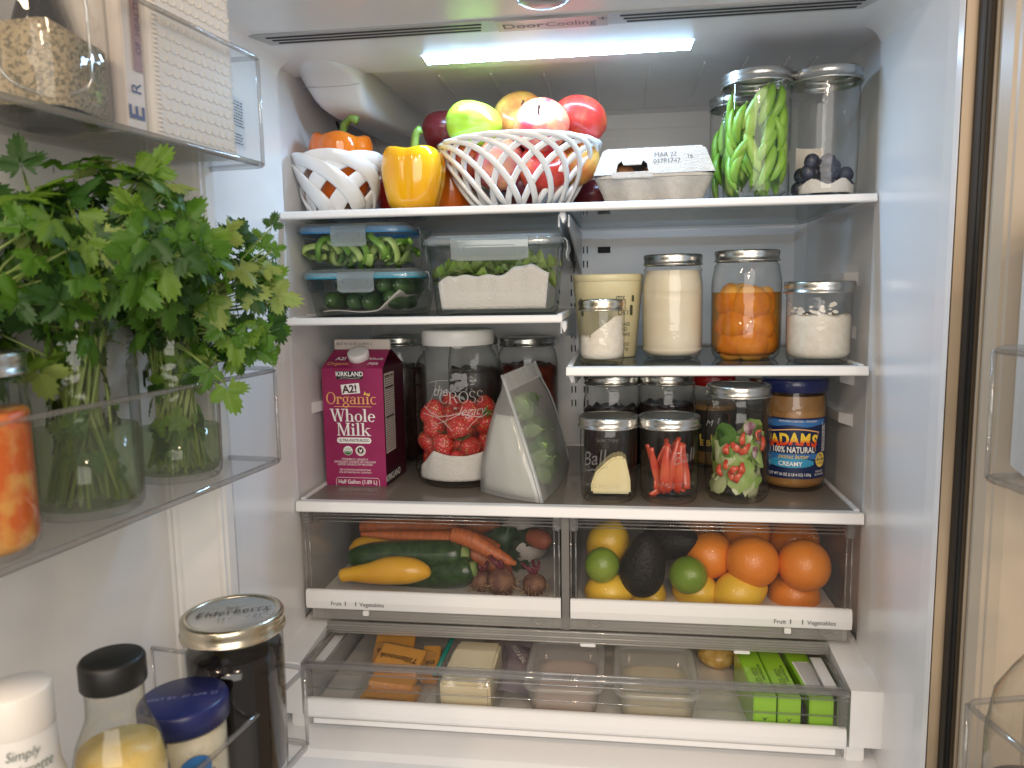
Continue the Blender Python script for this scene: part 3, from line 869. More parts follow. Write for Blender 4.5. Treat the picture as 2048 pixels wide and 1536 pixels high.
def round_fn(r, sx=1, sz=1, seed=0, amp=.03, nip=0, nip2=0):
    def fn(t, p):
        w = 1 + amp * mnoise.noise(Vector((cos(t) * sin(p) * 1.3 + seed, sin(t) * sin(p) * 1.3, cos(p) * 1.3)))
        z = r * sz * cos(p) * w
        if nip: z += r * nip * max(0, cos(p)) ** 14
        if nip2: z -= r * nip2 * max(0, -cos(p)) ** 14
        return (r * sx * sin(p) * cos(t) * w, r * sx * sin(p) * sin(t) * w, z)
    return fn

def pepper_fn(rx, h, lobes=4, seed=0):
    prof = [(0, .80), (.25, .80), (.45, .88), (.70, .985), (.90, .96), (1.0, .84), (1.02, .68), (.98, .48), (.90, .28), (.80, .12), (.62, .02), (.35, .0), (.12, .05), (0, .07)]
    n = len(prof) - 1
    def fn(t, p):
        q = p / pi * n; i = min(int(q), n - 1); f = q - i
        r_ = prof[i][0] * (1 - f) + prof[i + 1][0] * f; z = prof[i][1] * (1 - f) + prof[i + 1][1] * f
        lob = 1 - .13 * (1 - abs(cos(lobes / 2 * t + seed)) ** .7) - .02 * mnoise.noise(Vector((t, z * 3, seed)))
        return (rx * r_ * lob * cos(t), rx * r_ * lob * sin(t), h * (z + .022 * cos(lobes * t + 2 * seed) * (r_ > .5) * (1 if z > .5 else .8)))
    return fn

def put(name, label, cat, me, loc, rot=(0, 0, 0), group=None, s=1):
    o = bpy.data.objects.new(name, me); link(o)
    o.location = loc; o.rotation_euler = rot; o.scale = (s, s, s) if not hasattr(s, '__len__') else s
    return tag(o, label, cat, group)

def pepper(label, loc, rx, h, m_, stem_pts, rot=(0, 0, 0), seed=0, group=None):
    t = thing('bell_pepper', label, 'bell pepper', loc, rot, group)
    mb = MB(); mb.ball(pepper_fn(rx, h, 4, seed), 56, 40); mb.build('flesh', m_, t)
    mb = MB(); n = len(stem_pts)
    mb.tube([Vector((a, b, h * .80 + c)) for a, b, c in stem_pts], [.0085] + [.0058 + .0008 * (k == n - 2) for k in range(n - 2)] + [.0072], 10)
    mb.lathe([(0, h * .81), (.012, h * .81), (.019, h * .805), (.012, h * .845), (.006, h * .87)], 15, mod=lambda a, z, j: 1 + .25 * cos(5 * a) if j == 2 else 1)
    mb.build('stem', M_pepstem, t)
    return t

M_pepstem = mat('pepper_stem', (.13, .22, .03), .5, col2=(.22, .32, .06), nscale=60, bump=.2, bscale=150)
M_pep_or = mat('orange_pepper_skin', (.75, .19, .012), .16, spec=.5, coat=.5, col2=(.70, .13, .008), nscale=12, sss=.08)
M_pep_ye = mat('yellow_pepper_skin', (.83, .43, .008), .14, spec=.5, coat=.5, col2=(.80, .34, .006), nscale=12, sss=.08)
M_pep_rd = mat('red_pepper_skin', (.50, .02, .012), .2, coat=.4)

def apple_mat(name, c1, c2, sc=5, lo=.42, hi=.58, speck=(.75, .6, .35)):
    m = mat(name, c1, .28, coat=.12, col2=c2, nscale=sc, ndet=5, nmix=(lo, hi), stretch=(6, 6, 1.3), speck=(speck, 330, .10), sss=.04)
    return m
M_ap_green = mat('green_apple_skin', (.36, .60, .03), .24, coat=.35, col2=(.44, .64, .06), nscale=18, speck=((.62, .74, .3), 260, .09), sss=.05)
M_ap_red = apple_mat('red_apple_skin', (.46, .03, .022), (.62, .16, .05), lo=.5, hi=.72)
M_ap_pink = apple_mat('striped_pink_apple_skin', (.44, .04, .05), (.62, .26, .12), lo=.40, hi=.62)
M_ap_yel = apple_mat('blush_yellow_apple_skin', (.62, .15, .04), (.72, .42, .10), lo=.36, hi=.6)
M_ap_dark = apple_mat('dark_apple_skin', (.12, .012, .02), (.2, .02, .02), lo=.4, hi=.7)
M_ap_stem = mat('apple_stem', (.10, .055, .02), .8)

def apple(label, loc, r, m_, rot=(0, 0, 0), seed=0, group='apples', stem=True):
    t = thing('apple', label, 'apple', loc, rot, group)
    mb = MB(); mb.ball(apple_fn(r, seed), 40, 28); mb.build('flesh', m_, t)
    if stem:
        mb = MB(); mb.tube([(0, 0, r * .52), (.001, 0, r * .75), (.004, 0, r * .96)], [.0016, .0012, .0018], 6); mb.build('stem', M_ap_stem, t)
    return t

# ================================================================== top shelf
ZTT = ZT - .0012
def lattice(name, label, loc, prof, n, span, width, thick, mt, base_r, rot=0, p=2.6, squash=1.0):
    """open-work basket of looping strands; prof(h 0..1) -> (radius, height)"""
    t = thing(name, label, 'basket', loc, (0, 0, rot), 'white lattice baskets')
    for k in range(n):
        th0 = 2 * pi * k / n
        pts, nr, ws = [], [], []
        N = 34
        for i in range(N + 1):
            q = 2 * i / N - 1
            h = (1 - abs(q) ** p)
            r_, z = prof(h)
            a = th0 + span * (abs(q) ** 1.0) * (1 if q > 0 else -1)
            off = thick * .42 * (1 if q > 0 else -1) * (1 - .6 * (1 - abs(q)))
            pts.append(((r_ + off) * cos(a), (r_ + off) * sin(a) * squash, z))
            nr.append((cos(a), sin(a), -.35))
            ws.append(width * (.75 + .25 * min(1, abs(q) * 1.2)) if h > .05 else width * .8)
        mb = MB(); mb.sweep(pts, nr, ws, thick); mb.build('strand', mt, t)
    mb = MB(); mb.lathe([(0, 0), (base_r, 0), (base_r + .006, .004), (base_r, .009), (0, .009)], 40, cap0=False, cap1=False); mb.build('base', mt, t)
    return t
bx = ony(1040, 350, .13)
lattice('lattice_bowl', 'large white ceramic lattice bowl heaped with apples', (bx.x, .130, ZTT),
        lambda h: (.060 + .060 * (max(0, h) ** .75), .004 + .094 * h), 19, R(66), .0092, .0055, M_whitecer, .062, .06)
b2 = ony(680, 370, .10)
lattice('lattice_basket', 'small white basket of broad woven strands cradling orange pepper', (b2.x, .100, ZTT),
        lambda h: (.040 + .026 * (max(0, h) ** .6), .004 + .079 * h), 6, R(118), .0250, .005, M_whitecer, .044, .55, p=2.0)

g = 'peppers on the top shelf'
p = ony(680, 330, .11); pepper('orange bell pepper with curled green stem in small white basket', (p.x, .105, ZTT + .020), .0475, .105, M_pep_or,
       [(0, 0, -.004), (.001, -.001, .018), (.004, -.004, .034), (.013, -.010, .043), (.023, -.014, .040)], (R(4), R(3), .4), .3, g)
p = ony(826, 370, .07); pepper('yellow bell pepper with upright green stem beside lattice bowl', (p.x, .072, ZTT), .0475, .093, M_pep_ye,
       [(0, 0, -.004), (.0, -.001, .014), (.0015, -.002, .034), (.004, -.003, .043), (.009, -.004, .046)], (0, R(1.5), .79), .1, g)
p = ony(903, 385, .17); pepper('orange bell pepper half hidden between yellow pepper and bowl', (p.x, .185, ZTT), .045, .080, M_pep_or, [(0, 0, -.004), (.001, 0, .012), (.004, 0, .022)], (0, 0, .2), .5, g)
p = ony(800, 320, .25); pepper('red bell pepper in the shadow behind the orange one', (p.x - .002, .245, ZTT), .045, .092, M_pep_rd, [(0, 0, -.004), (.0, 0, .014), (.006, 0, .026), (.016, 0, .030)], (0, R(5), 1.1), .2, g)

def ap(u, v, y, r, m_, label, rot, seed, **k): q = ony(u, v, y); return apple(label, q, r, m_, rot, seed, **k)
ap(947, 251, .088, .0405, M_ap_green, 'bright green apple on top of the bowl', (R(-8), R(12), 0), 1, stem=False)
ap(1082, 252, .080, .0395, M_ap_pink, 'glossy pink striped apple lying with its stem end forward', (R(52), R(-30), .3), 2)
ap(1042, 238, .150, .0410, M_ap_yel, 'yellow orange blushed apple behind the pink striped one', (R(62), R(-8), .2), 3)
ap(1158, 243, .120, .0400, M_ap_red, 'bright red apple at the top edge of the bowl heap', (R(-20), R(14), 0), 4, stem=False)
ap(893, 262, .170, .0385, M_ap_dark, 'dark maroon apple tucked behind the green apple', (0, 0, 1), 5, stem=False)
for i, (u, v, y, mt, lab_) in enumerate(((1000, 330, .080, M_ap_pink, 'pink striped apple behind the bowl lattice under the green apple'), (1088, 338, .085, M_ap_red, 'red apple behind the bowl lattice under the pink striped apple'), (940, 325, .125, M_ap_red, 'red apple inside the bowl on the yellow pepper side'),
        (1152, 326, .13, M_ap_yel, 'yellow blushed apple inside the bowl on the egg carton side'), (1045, 330, .17, M_ap_dark, 'dark maroon apple deep inside the bowl behind the others'), (1040, 372, .12, M_ap_dark, 'dark maroon apple at the very bottom of the bowl'),
        (985, 300, .16, M_ap_red, 'red apple just below the bowl rim behind the green apple'), (1110, 300, .17, M_ap_pink, 'pink striped apple below the rim behind the bright red apple'))):
    ap(u, v, y, .0375, mt, lab_, (R(rng.uniform(-60, 60)), R(rng.uniform(-60, 60)), i), 10 + i, group='apples inside the lattice bowl', stem=False)
q = ony(1188, 385, .23); apple('dark red apple standing on the shelf between bowl and egg carton', (q.x, .225, ZTT + .033), .036, M_ap_dark, (0, 0, 0), 30, stem=False)

# egg carton
def egg_carton():
    q = ony(1311, 380, .05)
    t = thing('egg_carton', 'grey pulp egg carton with a printed date on its lid', 'egg carton', (q.x, .105, ZTT), (0, 0, R(-3)))
    W, Dp, hb, hl = .164, .104, .040, .036
    mb = MB()
    # scalloped tray: three cups along the front, two deep
    def ring(z, k):
        out = []
        for i in range(72):
            a = 2 * pi * i / 72
            x, y = cos(a), sin(a)
            m_ = max(abs(x) ** 6, 0) + abs(y) ** 6
            s = m_ ** (-1 / 6)
            X, Y = x * s * (W / 2 - .016 * (1 - k)), y * s * (Dp / 2 - .010 * (1 - k))
            dent = .019 * max(0, 1 - k) ** .7 * (abs(cos(3 * pi * X / W)) ** 3 if abs(Y) > Dp / 2 * .72 - .012 else 0)
            dent2 = .011 * max(0, 1 - k) ** .7 * (abs(cos(2 * pi * Y / Dp)) ** 6 if abs(X) > W / 2 * .8 else 0)
            out.append((X - math.copysign(dent2, X), Y + (dent if Y < 0 else -dent), z))
        return out
    mb.rings([ring(0, 0), ring(.004, .08), ring(.018, .40), ring(.034, .88), ring(.038, 1.0)], cap1=True)
    mb.rings([ring(.0385, 1.03), ring(.0425, 1.06)], cap0=True, cap1=True, smooth=False)
    tray = mb.build('tray', M_pulp, t)
    for x in (-.028, .026):
        mb = MB(); mb.box(x - .0045, x + .0045, -Dp / 2 + .0045, -Dp / 2 + .012, -.0005 + .0008, .005); mb.build('foot_notch', M_dark, tray)
    # lid: four sloping sides and a top; the front side has a latch notch
    z0, z1, ins = .043, .043 + hl, .014
    lid = MB()
    def side(pts): lid.add(pts, [tuple(range(len(pts)))], False)
    w2, d2 = W / 2 + .001, Dp / 2 + .001
    def F(x, z, push=0): f = (z - z0) / (z1 - z0); return (x * (1 - (ins / w2) * f * (abs(x) / w2 > .6)), -d2 + ins * .45 * f - push, z)
    n0, n1, nz = -.050, -.008, .0145
    nt = [(-w2, z0), (n0 - .006, z0), (n0 - .002, z0 + .004), (n0, z0 + nz), (n0 + .006, z0 + nz + .005), (n0 + .009, z0 + nz - .001), (n1 - .009, z0 + nz - .001), (n1 - .006, z0 + nz + .005), (n1, z0 + nz), (n1 + .002, z0 + .004), (n1 + .006, z0), (w2, z0), (w2 - ins * .9, z1 - .004), (w2 - ins * 1.35, z1), (-w2 + ins * 1.35, z1), (-w2 + ins * .9, z1 - .004)]
    def P(x, z, inn=0): f = (z - z0) / (z1 - z0); return (x, -d2 + ins * .45 * f + inn, z)
    side([P(x, z) for x, z in nt]); side([P(x, z, .0025) for x, z in nt][::-1])
    for i in range(len(nt)):
        a, b = nt[i], nt[(i + 1) % len(nt)]
        side([P(*a), P(*b), P(*b, .0025), P(*a, .0025)])
    A = [P(w2, z0), P(w2 - ins * .9, z1 - .004), P(w2 - ins * 1.35, z1)]
    def mir(p): return (p[0], -p[1], p[2])
    for sg in (1, -1):
        L = [(sg * a[0], a[1], a[2]) for a in A]
        for a, b in zip(L[:-1], L[1:]): side([a, mir(a), mir(b), b])
    side([(-(w2 - ins * 1.35), P(0, z1)[1], z1), ((w2 - ins * 1.35), P(0, z1)[1], z1), ((w2 - ins * 1.35), -P(0, z1)[1], z1), (-(w2 - ins * 1.35), -P(0, z1)[1], z1)])
    side([mir(P(x, z)) for x, z in ((-w2, z0), (-w2 + ins * .9, z1 - .004), (-w2 + ins * 1.35, z1), (w2 - ins * 1.35, z1), (w2 - ins * .9, z1 - .004), (w2, z0))])
    L = lid.build('lid', M_pulp, t)
    mb = MB()   # raised flap rim round the notch
    mb.tube([(x, P(x, z)[1] - .0008, z) for x, z in nt[1:11]], .0014, 6); mb.build('latch_rim', M_pulp, L)
    mb = MB(); mb.box(-.058, .000, -d2 - .0035, -d2 + .004, z0 - .006, z0 + .0030); mb.build('latch_tab', M_pulp, t, .0012)
    mb = MB()
    tilt = math.atan2(ins * .45, hl)
    for body, x, zz, sz in (('MAR 22', .016, .0225, .0092), ('037P1747', .018, .0135, .0092), ('16', .049, .0190, .0085)):
        letter(mb, body, sz, x, 0, M=T(0, -d2 - .0006 + ins * .45 * zz / hl, z0 + zz, rx=-tilt), align='CENTER', width=1.0)
    mb.build('date_stamp', mat('grey_stamp_ink', (.13, .12, .12), .9), L)
    return t, q
t, q = egg_carton()
egg = fruit_mesh('egg', lambda th, p: (.0195 * sin(p) * (1 - .12 * cos(p)) * cos(th), .0195 * sin(p) * (1 - .12 * cos(p)) * sin(th), .026 * cos(p)), mat('brown_eggshell', (.42, .20, .09), .45, bump=.05, bscale=300), 24, 16)
for x, lab_ in ((-.042, 'brown egg showing through the latch notch of the carton'), (-.001, 'brown egg beside the one in the latch notch')):
    put('egg', lab_, 'egg', egg, (q.x + x, .105 - .017, ZTT + .0375), (0, 0, 0), 'eggs in the carton')

# tall jars
M_pea = mat('snap_pea_green', (.20, .40, .035), .35, col2=(.28, .48, .06), nscale=30, sss=.05, bump=.08, bscale=80)
M_pea2 = mat('snap_pea_pale_green', (.32, .50, .09), .38, col2=(.22, .42, .05), nscale=30, sss=.05)
def pod(L=.078, w=.0075, bend=.4):
    mb = MB(); n = 14; pts, rad = [], []
    for i in range(n + 1):
        q = i / n; a = (q - .5) * bend
        pts.append((L * (q - .5), 0, L * .22 * bend * (1 - (2 * q - 1) ** 2)))
        rad.append(max(.0007, w * (max(0, 1 - abs(2 * q - 1) ** 2.6)) ** .6 * (1 + .05 * cos(q * 34))))
    mb.tube(pts, rad, 10, flat=.72)
    mb.tube([pts[-1], (L * .54, 0, -.002), (L * .575, 0, -.001)], [.0012, .0009, .0011], 5)
    return mb
pods = [pod(.058, .0072, .5).mesh('pod', M_pea), pod(.052, .0068, .8).mesh('pod', M_pea), pod(.062, .0074, .35).mesh('pod', M_pea2)]
def top_jar(label, u, vtop, y, r, rl, group='tall jars on the top shelf', kind='wide', h=None):
    p = ony(u, vtop, y - rl)
    h = h or p.z - ZTT
    c = ony(u, 300, y)
    return mason('mason_jar', label, c.x, y, ZTT, r, h, rl, kind, ring=M_ring, group=group) + (c.x, h)
t, ri, zs, jx, jh = top_jar('tall glass jar packed with green snap peas', 1512, 131, .060, .0445, .0465)
rp = random.Random(5)
lab = 'green snap pea pod packed in the tall jar'
k = 0
for ringr, cnt, zl, zh in ((.0305, 40, .032, jh - .042), (.015, 14, .032, jh - .05)):
    for i in range(cnt):
        a = -pi / 2 + (i * 2.399963 if ringr < .02 else (i / cnt) * 2 * pi * 3.31 + .3)
        z = zl + (zh - zl) * ((i * .618 + .13) % 1)
        tilt = R(rp.choice((70, 58, 80, 62, 66, -68, -75, 64)) + rp.uniform(-6, 6))
        o = put('snap_pea', lab, 'snap pea', pods[k % 3], (jx + ringr * cos(a), .060 + ringr * sin(a), ZTT + z), group='snap peas in the tall jar')
        # lie along the wall: local x -> tangent tilted upward, local z -> outward
        out = Vector((cos(a), sin(a), 0)); tan = Vector((-sin(a), cos(a), 0)); xx = (tan * cos(tilt) + Vector((0, 0, 1)) * sin(tilt)).normalized()
        Mx = Matrix((xx, out.cross(xx), out)).transposed(); o.rotation_euler = (Mx).to_euler()
        k += 1
t, ri, zs, jx2, jh2 = top_jar('tall glass jar of green pods behind the snap pea jar', 1478, 182, .165, .043, .0440)
for i in range(22):
    a = -pi / 2 + (i - 11) * .29; z = .034 + (jh2 - .085) * ((i * .618) % 1); tilt = R(rp.uniform(62, 112))
    o = put('snap_pea', 'green pod in the jar behind the snap pea jar', 'snap pea', pods[i % 3], (jx2 + .0295 * cos(a), .165 + .0295 * sin(a), ZTT + z), group='pods in the rear jar')
    out = Vector((cos(a), sin(a), 0)); tan = Vector((-sin(a), cos(a), 0)); xx = (tan * cos(tilt) + Vector((0, 0, 1)) * sin(tilt)).normalized()
    o.rotation_euler = Matrix((xx, out.cross(xx), out)).transposed().to_euler()
t, ri, zs, jx3, jh3 = top_jar('tall glass jar with a few dark berries at the bottom', 1646, 126, .058, .0445, .0465)
M_berry = mat('dark_berry_skin', (.012, .012, .028), .35, col2=(.06, .07, .12), nscale=90, bump=.3, bscale=250)
M_berry2 = mat('bloomy_blue_berry_skin', (.05, .06, .11), .6, col2=(.02, .02, .05), nscale=70)
bm_ = [fruit_mesh('berry', round_fn(.0105, 1, .92, i, .06), (M_berry, M_berry, M_berry2)[i], 18, 12) for i in range(3)]
k = 0
for lz, n, rad in ((.016, 8, .030), (.017, 4, .013), (.033, 7, .029), (.034, 3, .012), (.048, 4, .026)):
    for i in range(n):
        a = -pi / 2 + 2 * pi * (i + .5 * (k % 2)) / n
        xx = jx3 + rad * cos(a)
        put('berry', 'dark blue berry at the bottom of the tall jar', 'berry', bm_[2 if xx > jx3 + .012 else k % 2], (xx, .058 + rad * sin(a), ZTT + lz + rp.uniform(-.002, .002)), (rp.random() * 3, rp.random() * 3, 0), 'berries in the tall jar')
        k += 1
def towel(name, label, fn, nu=14, nv=8, m_=None, loc=(0, 0, 0)):
    """crumpled paper towel sheet with a little thickness"""
    mb = MB(); mb.grid(fn, nu, nv)
    o = mb.build(name, m_ or M_paper)
    o.location = loc
    md = o.modifiers.new('thick', 'SOLIDIFY'); md.thickness = .0012; md.offset = 0
    return tag(o, label, 'paper towel')
towel('paper_towel', 'white paper towel lining the bottom of the berry jar', lambda u, v: (.0405 * cos(-2.6 + 2.2 * u), .0405 * sin(-2.6 + 2.2 * u), .006 + .017 * v * (.6 + .5 * sin(u * 7) ** 2)), loc=(jx3, .058, ZTT))
m = MB(); m.grid(lambda u, v: (.0418 * cos(pi * .5 + .75 - 1.0 * u), .0418 * sin(pi * .5 + .75 - 1.0 * u), .045 + .03 * v), 8, 1)
m.build('paper_label', mat('blank_paper_label', (.62, .58, .52), .8), t)

# ================================================================== middle shelf: glass food boxes
M_lidp = clear('clear_box_lid', (.94, .96, .97), (.6, .66, .68), .06, film=.26, film_col=(.80, .85, .88), f0=.07, refl=.7)
M_clip = clear('frosted_clip', (.82, .88, .90), (.6, .66, .68), .08, film=.38, film_col=(.66, .72, .74), f0=.07, refl=.6)
M_seal_b = mat('blue_silicone_seal', (.04, .24, .50), .3)
M_seal_t = mat('teal_silicone_seal', (.03, .30, .44), .3)
M_seal_c = clear('clear_silicone_seal', (.75, .82, .82), (.5, .55, .55), .1, film=.3, film_col=(.6, .66, .66))
def food_box(label, x0, x1, y0, z, h, dp, ins, seal, rot=0, lidh=.013, clip=(.30, .034), rim=0):
    """rectangular glass box with a clip lid; x0..x1 is the lid's front edge"""
    W = x1 - x0
    t = thing('glass_food_box', label, 'food container', ((x0 + x1) / 2, y0 + dp / 2, z), (0, 0, rot), 'lidded glass food boxes')
    w, d = W - .012, dp - .012
    mb = MB(); hb = h - lidh
    R_ = [rrect(w - ins * 2, d - ins * 2, .016, 0), rrect(w - ins * 2 + .006, d - ins * 2 + .006, .018, .0018), rrect(w - ins * 1.75 + .006, d - ins * 1.75 + .006, .021, .006),
          rrect(w - ins * .2, d - ins * .2, .023, hb * .93), rrect(w, d, .024, hb * .94), rrect(w, d, .024, hb)]
    mb.rings(R_, cap0=True, cap1=False); mb.build('glass_box', M_ware, t)
    mb = MB(); mb.rings([rrect(w - ins * 2 - .004, d - ins * 2 - .004, .014, .0055), rrect(w - ins * 1.7 - .002, d - ins * 1.7 - .002, .018, .011)], cap0=True, cap1=False); mb.build('glass_base', M_ware, t)
    mb = MB(); mb.rings([rrect(w + .003, d + .003, .025, hb - .001), rrect(w + .003, d + .003, .025, hb + .0075)], cap0=False, cap1=False)
    mb.rings([rrect(w - .004, d - .004, .022, hb + .0036), rrect(w - .020, d - .020, .018, hb + .0037)], cap0=False, cap1=False); mb.build('seal', seal, t)
    mb = MB(); mb.rings([rrect(W, dp, .027, hb + .001), rrect(W, dp, .027, hb + .007), rrect(W - .003, dp - .003, .026, h - .004), rrect(W - .010, dp - .010, .024, h - .003), rrect(W - .014, dp - .014, .022, h), rrect(W - .03, dp - .03, .018, h), rrect(W - .034, dp - .034, .017, h - .002)], cap0=False, cap1=True)
    lid = mb.build('lid', M_lidp, t)
    cw, ch = clip
    for k, (L, dist, a) in enumerate(((W * cw, dp / 2, 0), (W * cw, dp / 2, pi), (dp * .34, W / 2, pi / 2), (dp * .34, W / 2, -pi / 2))):
        # a flap curving from the lid edge down over the rim
        mb = MB(); n = 9
        sec = [(-.004, h - .0035), (.0015, h - .004), (.0042, h - .008), (.0052, h - ch * .5), (.0030, h - ch * .85), (.0042, h - ch), (.0030, h - ch - .0006), (.0016, h - ch * .85), (.0036, h - ch * .5), (.0028, h - .009), (.0006, h - .006), (-.004, h - .0052)]
        M_ = T(rz=a)
        mb.rings([[(xx, -dist - p[0] * (1 if True else 1), p[1] + (0 if abs(xx) < L / 2 - .004 else .0025 * (p[1] < h - ch * .8))) for p in sec] for xx in [L * (q / n - .5) for q in range(n + 1)]], M=M_, smooth=False)
        c = mb.build('clip', M_clip, t)
        mb = MB(); mb.tube([(-L * .33, -dist - .0058, h - ch * .62), (-L * .33, -dist - .0056, h - ch * .42), (L * .33, -dist - .0056, h - ch * .42), (L * .33, -dist - .0058, h - ch * .62)], .0006, 5, M_); mb.build('clip_slot', M_clip, c)
    return t
ZLL = ZL - .0012
xa, xb = ony(592, 560, .045).x, ony(835, 560, .045).x
hA = ony(700, 538, .045).z - ZLL
boxA = food_box('glass box with teal sealed lid holding cucumbers, under another box', xa, xb, .045, ZLL, hA, .170, .014, M_seal_t)
xc, xd = ony(580, 460, .045).x, ony(814, 460, .045).x
hB = ony(700, 445, .045).z - ZLL - hA
boxB = food_box('glass box with blue sealed lid of sliced green peppers, atop another', xc, xd, .048, ZLL + hA, hB, .170, .014, M_seal_b)
xe, xf = ony(838, 500, .030).x, ony(1124, 500, .030).x
hC = ony(980, 470, .045).z - ZLL
boxC = food_box('large glass box with clear lid holding lettuce and paper towel', xe, xf, .030, ZLL, hC, .165, .014, M_seal_c, clip=(.54, .036))

# green pepper slices: bent ribbons standing in the upper box
M_gp = mat('sliced_green_pepper', (.16, .36, .04), .3, col2=(.24, .44, .07), nscale=30, coat=.3)
M_gpi = mat('pale_pepper_flesh', (.46, .60, .20), .4, col2=(.36, .54, .13), nscale=40)
def slice_mesh(r, a0, a1, w, wob, seed):
    mb = MB(); n = 22; pts, nr = [], []
    for i in range(n + 1):
        a = a0 + (a1 - a0) * i / n
        rr_ = r * (1 + wob * cos(3 * a + seed))
        pts.append((rr_ * cos(a), .003 * sin(2 * a), rr_ * sin(a) * .85)); nr.append((cos(a), 0, sin(a)))
    mb.sweep(pts, nr, w, .0055)
    return mb
sl = [slice_mesh(.0185, .2, 5.6, .010, .16, 0).mesh('slice', M_gpi), slice_mesh(.020, -.4, 3.6, .010, .12, 1).mesh('slice', M_gp), slice_mesh(.017, .8, 4.6, .011, .2, 2).mesh('slice', M_gpi), slice_mesh(.022, .1, 3.0, .010, .1, 3).mesh('slice', M_gp)]
rs = random.Random(3)
cx = (xc + xd) / 2
for i in range(39):
    row, colm = divmod(i, 10)
    x = cx - .063 + colm * .0138 + rs.uniform(-.004, .004)
    put('pepper_slice', 'curled green pepper slice in the upper glass box', 'pepper slice', sl[i % 4], (x, .048 + .034 + row * .030, ZLL + hA + .024 + rs.uniform(-.003, .009)), (rs.choice((-1, 1)) * rs.uniform(.5, 1.1), rs.uniform(-1.5, 1.5), rs.uniform(-.6, .6)), 'green pepper slices in the upper box')
# cucumbers lying front to back in the lower box
M_cuke = mat('cucumber_skin', (.025, .07, .02), .28, col2=(.06, .13, .035), nscale=35, bump=.25, bscale=120)
cuke = MB()
cuke.tube([(0, -.058 + .116 * k / 12, .002 * sin(k)) for k in range(13)], [.004, .0115, .0138, .0145, .0148, .0148, .0148, .0148, .0148, .0145, .0138, .0115, .004], 16)
cuke.tube([(0, -.058, 0), (0, -.062, 0)], [.0035, .0025], 8)
cuke = cuke.mesh('cucumber', M_cuke)
ca = (xa + xb) / 2
for i, (dx, dz) in enumerate(((-.052, .024), (-.022, .023), (.010, .023), (.042, .024), (-.008, .047), (.027, .047), (-.040, .045), (.056, .046))):
    put('cucumber', 'small dark green cucumber lying in the lower glass box', 'cucumber', cuke, (ca + dx, .045 + .086, ZLL + dz), (rs.uniform(-.05, .05), rs.uniform(0, 3), rs.uniform(-.16, .16)), 'cucumbers in the lower box')
towel('paper_towel', 'white paper towel under the cucumbers', lambda u, v: (ca - .060 + .120 * u, .045 + .018 + .135 * v, ZLL + .0085 + .0015 * sin(u * 9 + v * 5) + .030 * max(0, u - .72) / .28 * (1 - .3 * v)), 20, 10)
# lettuce and towel
M_let = mat('lettuce_leaf', (.26, .44, .06), .4, col2=(.42, .56, .15), nscale=22, trans=.35, bump=.3, bscale=60)
M_let2 = mat('pale_lettuce_leaf', (.36, .48, .15), .4, col2=(.5, .56, .26), nscale=18, trans=.35, bump=.3, bscale=60)
def leaf_sheet(seed, L=.11, W=.07, ruff=.010):
    rr_ = random.Random(seed); ph = rr_.uniform(0, 6)
    mb = MB()
    def fn(u, v):
        a = (v - .5) * 2; wid = W * (1 - (2 * u - 1.05) ** 2 * .75)
        edge = abs(a) ** 3
        x = L * (u - .5); y = a * wid / 2
        z = .010 * sin(u * 5 + ph) + .012 * a * a + ruff * edge * sin(u * 26 + ph + a * 2) + ruff * .6 * max(0, u - .75) * 4 * sin(a * 9 + ph)
        return (x, y, z)
    mb.grid(fn, 26, 14)
    return mb
lets = [leaf_sheet(i).mesh('lettuce_leaf', (M_let, M_let2)[i % 2]) for i in range(4)]
cxC = (xe + xf) / 2
for i in range(18):
    a = i * 1.1
    put('lettuce_leaf', 'ruffled green lettuce leaf in the large glass box', 'lettuce leaf', lets[i % 4], (cxC - .050 + .0060 * i + rs.uniform(-.003, .003), .030 + .055 + .05 * ((i * .618) % 1), ZLL + .062 + rs.uniform(-.006, .010)), (rs.uniform(-.35, .35), rs.uniform(-.3, .3), rs.uniform(-.5, .5) + (0, pi)[i % 2]), 'lettuce leaves in the large box', s=.80)
wC = xf - xe
def towC(u, v):
    top = .058 + .014 * (1 / (1 + math.exp(-(u - .66) * 40))) * (1 - max(0, u - .84) * 5) - .012 * max(0, .10 - u) * 8
    z = .0095 + (top - .009) * min(1, v * 1.35)
    back = max(0, v - .74) / .26
    taper = z / .09
    return (cxC + (u - .5) * (wC - .054 + .020 * min(1, taper)), .030 + .0245 - .010 * min(1, taper) + .05 * back + (.0022 * sin(u * 19 + 2 * v) + .0016 * sin(u * 43)) * v, ZLL + z - .004 * back + .0018 * sin(u * 31) * v)
towel('paper_towel', 'white paper towel wrapped before the lettuce leaves', towC, 36, 14)

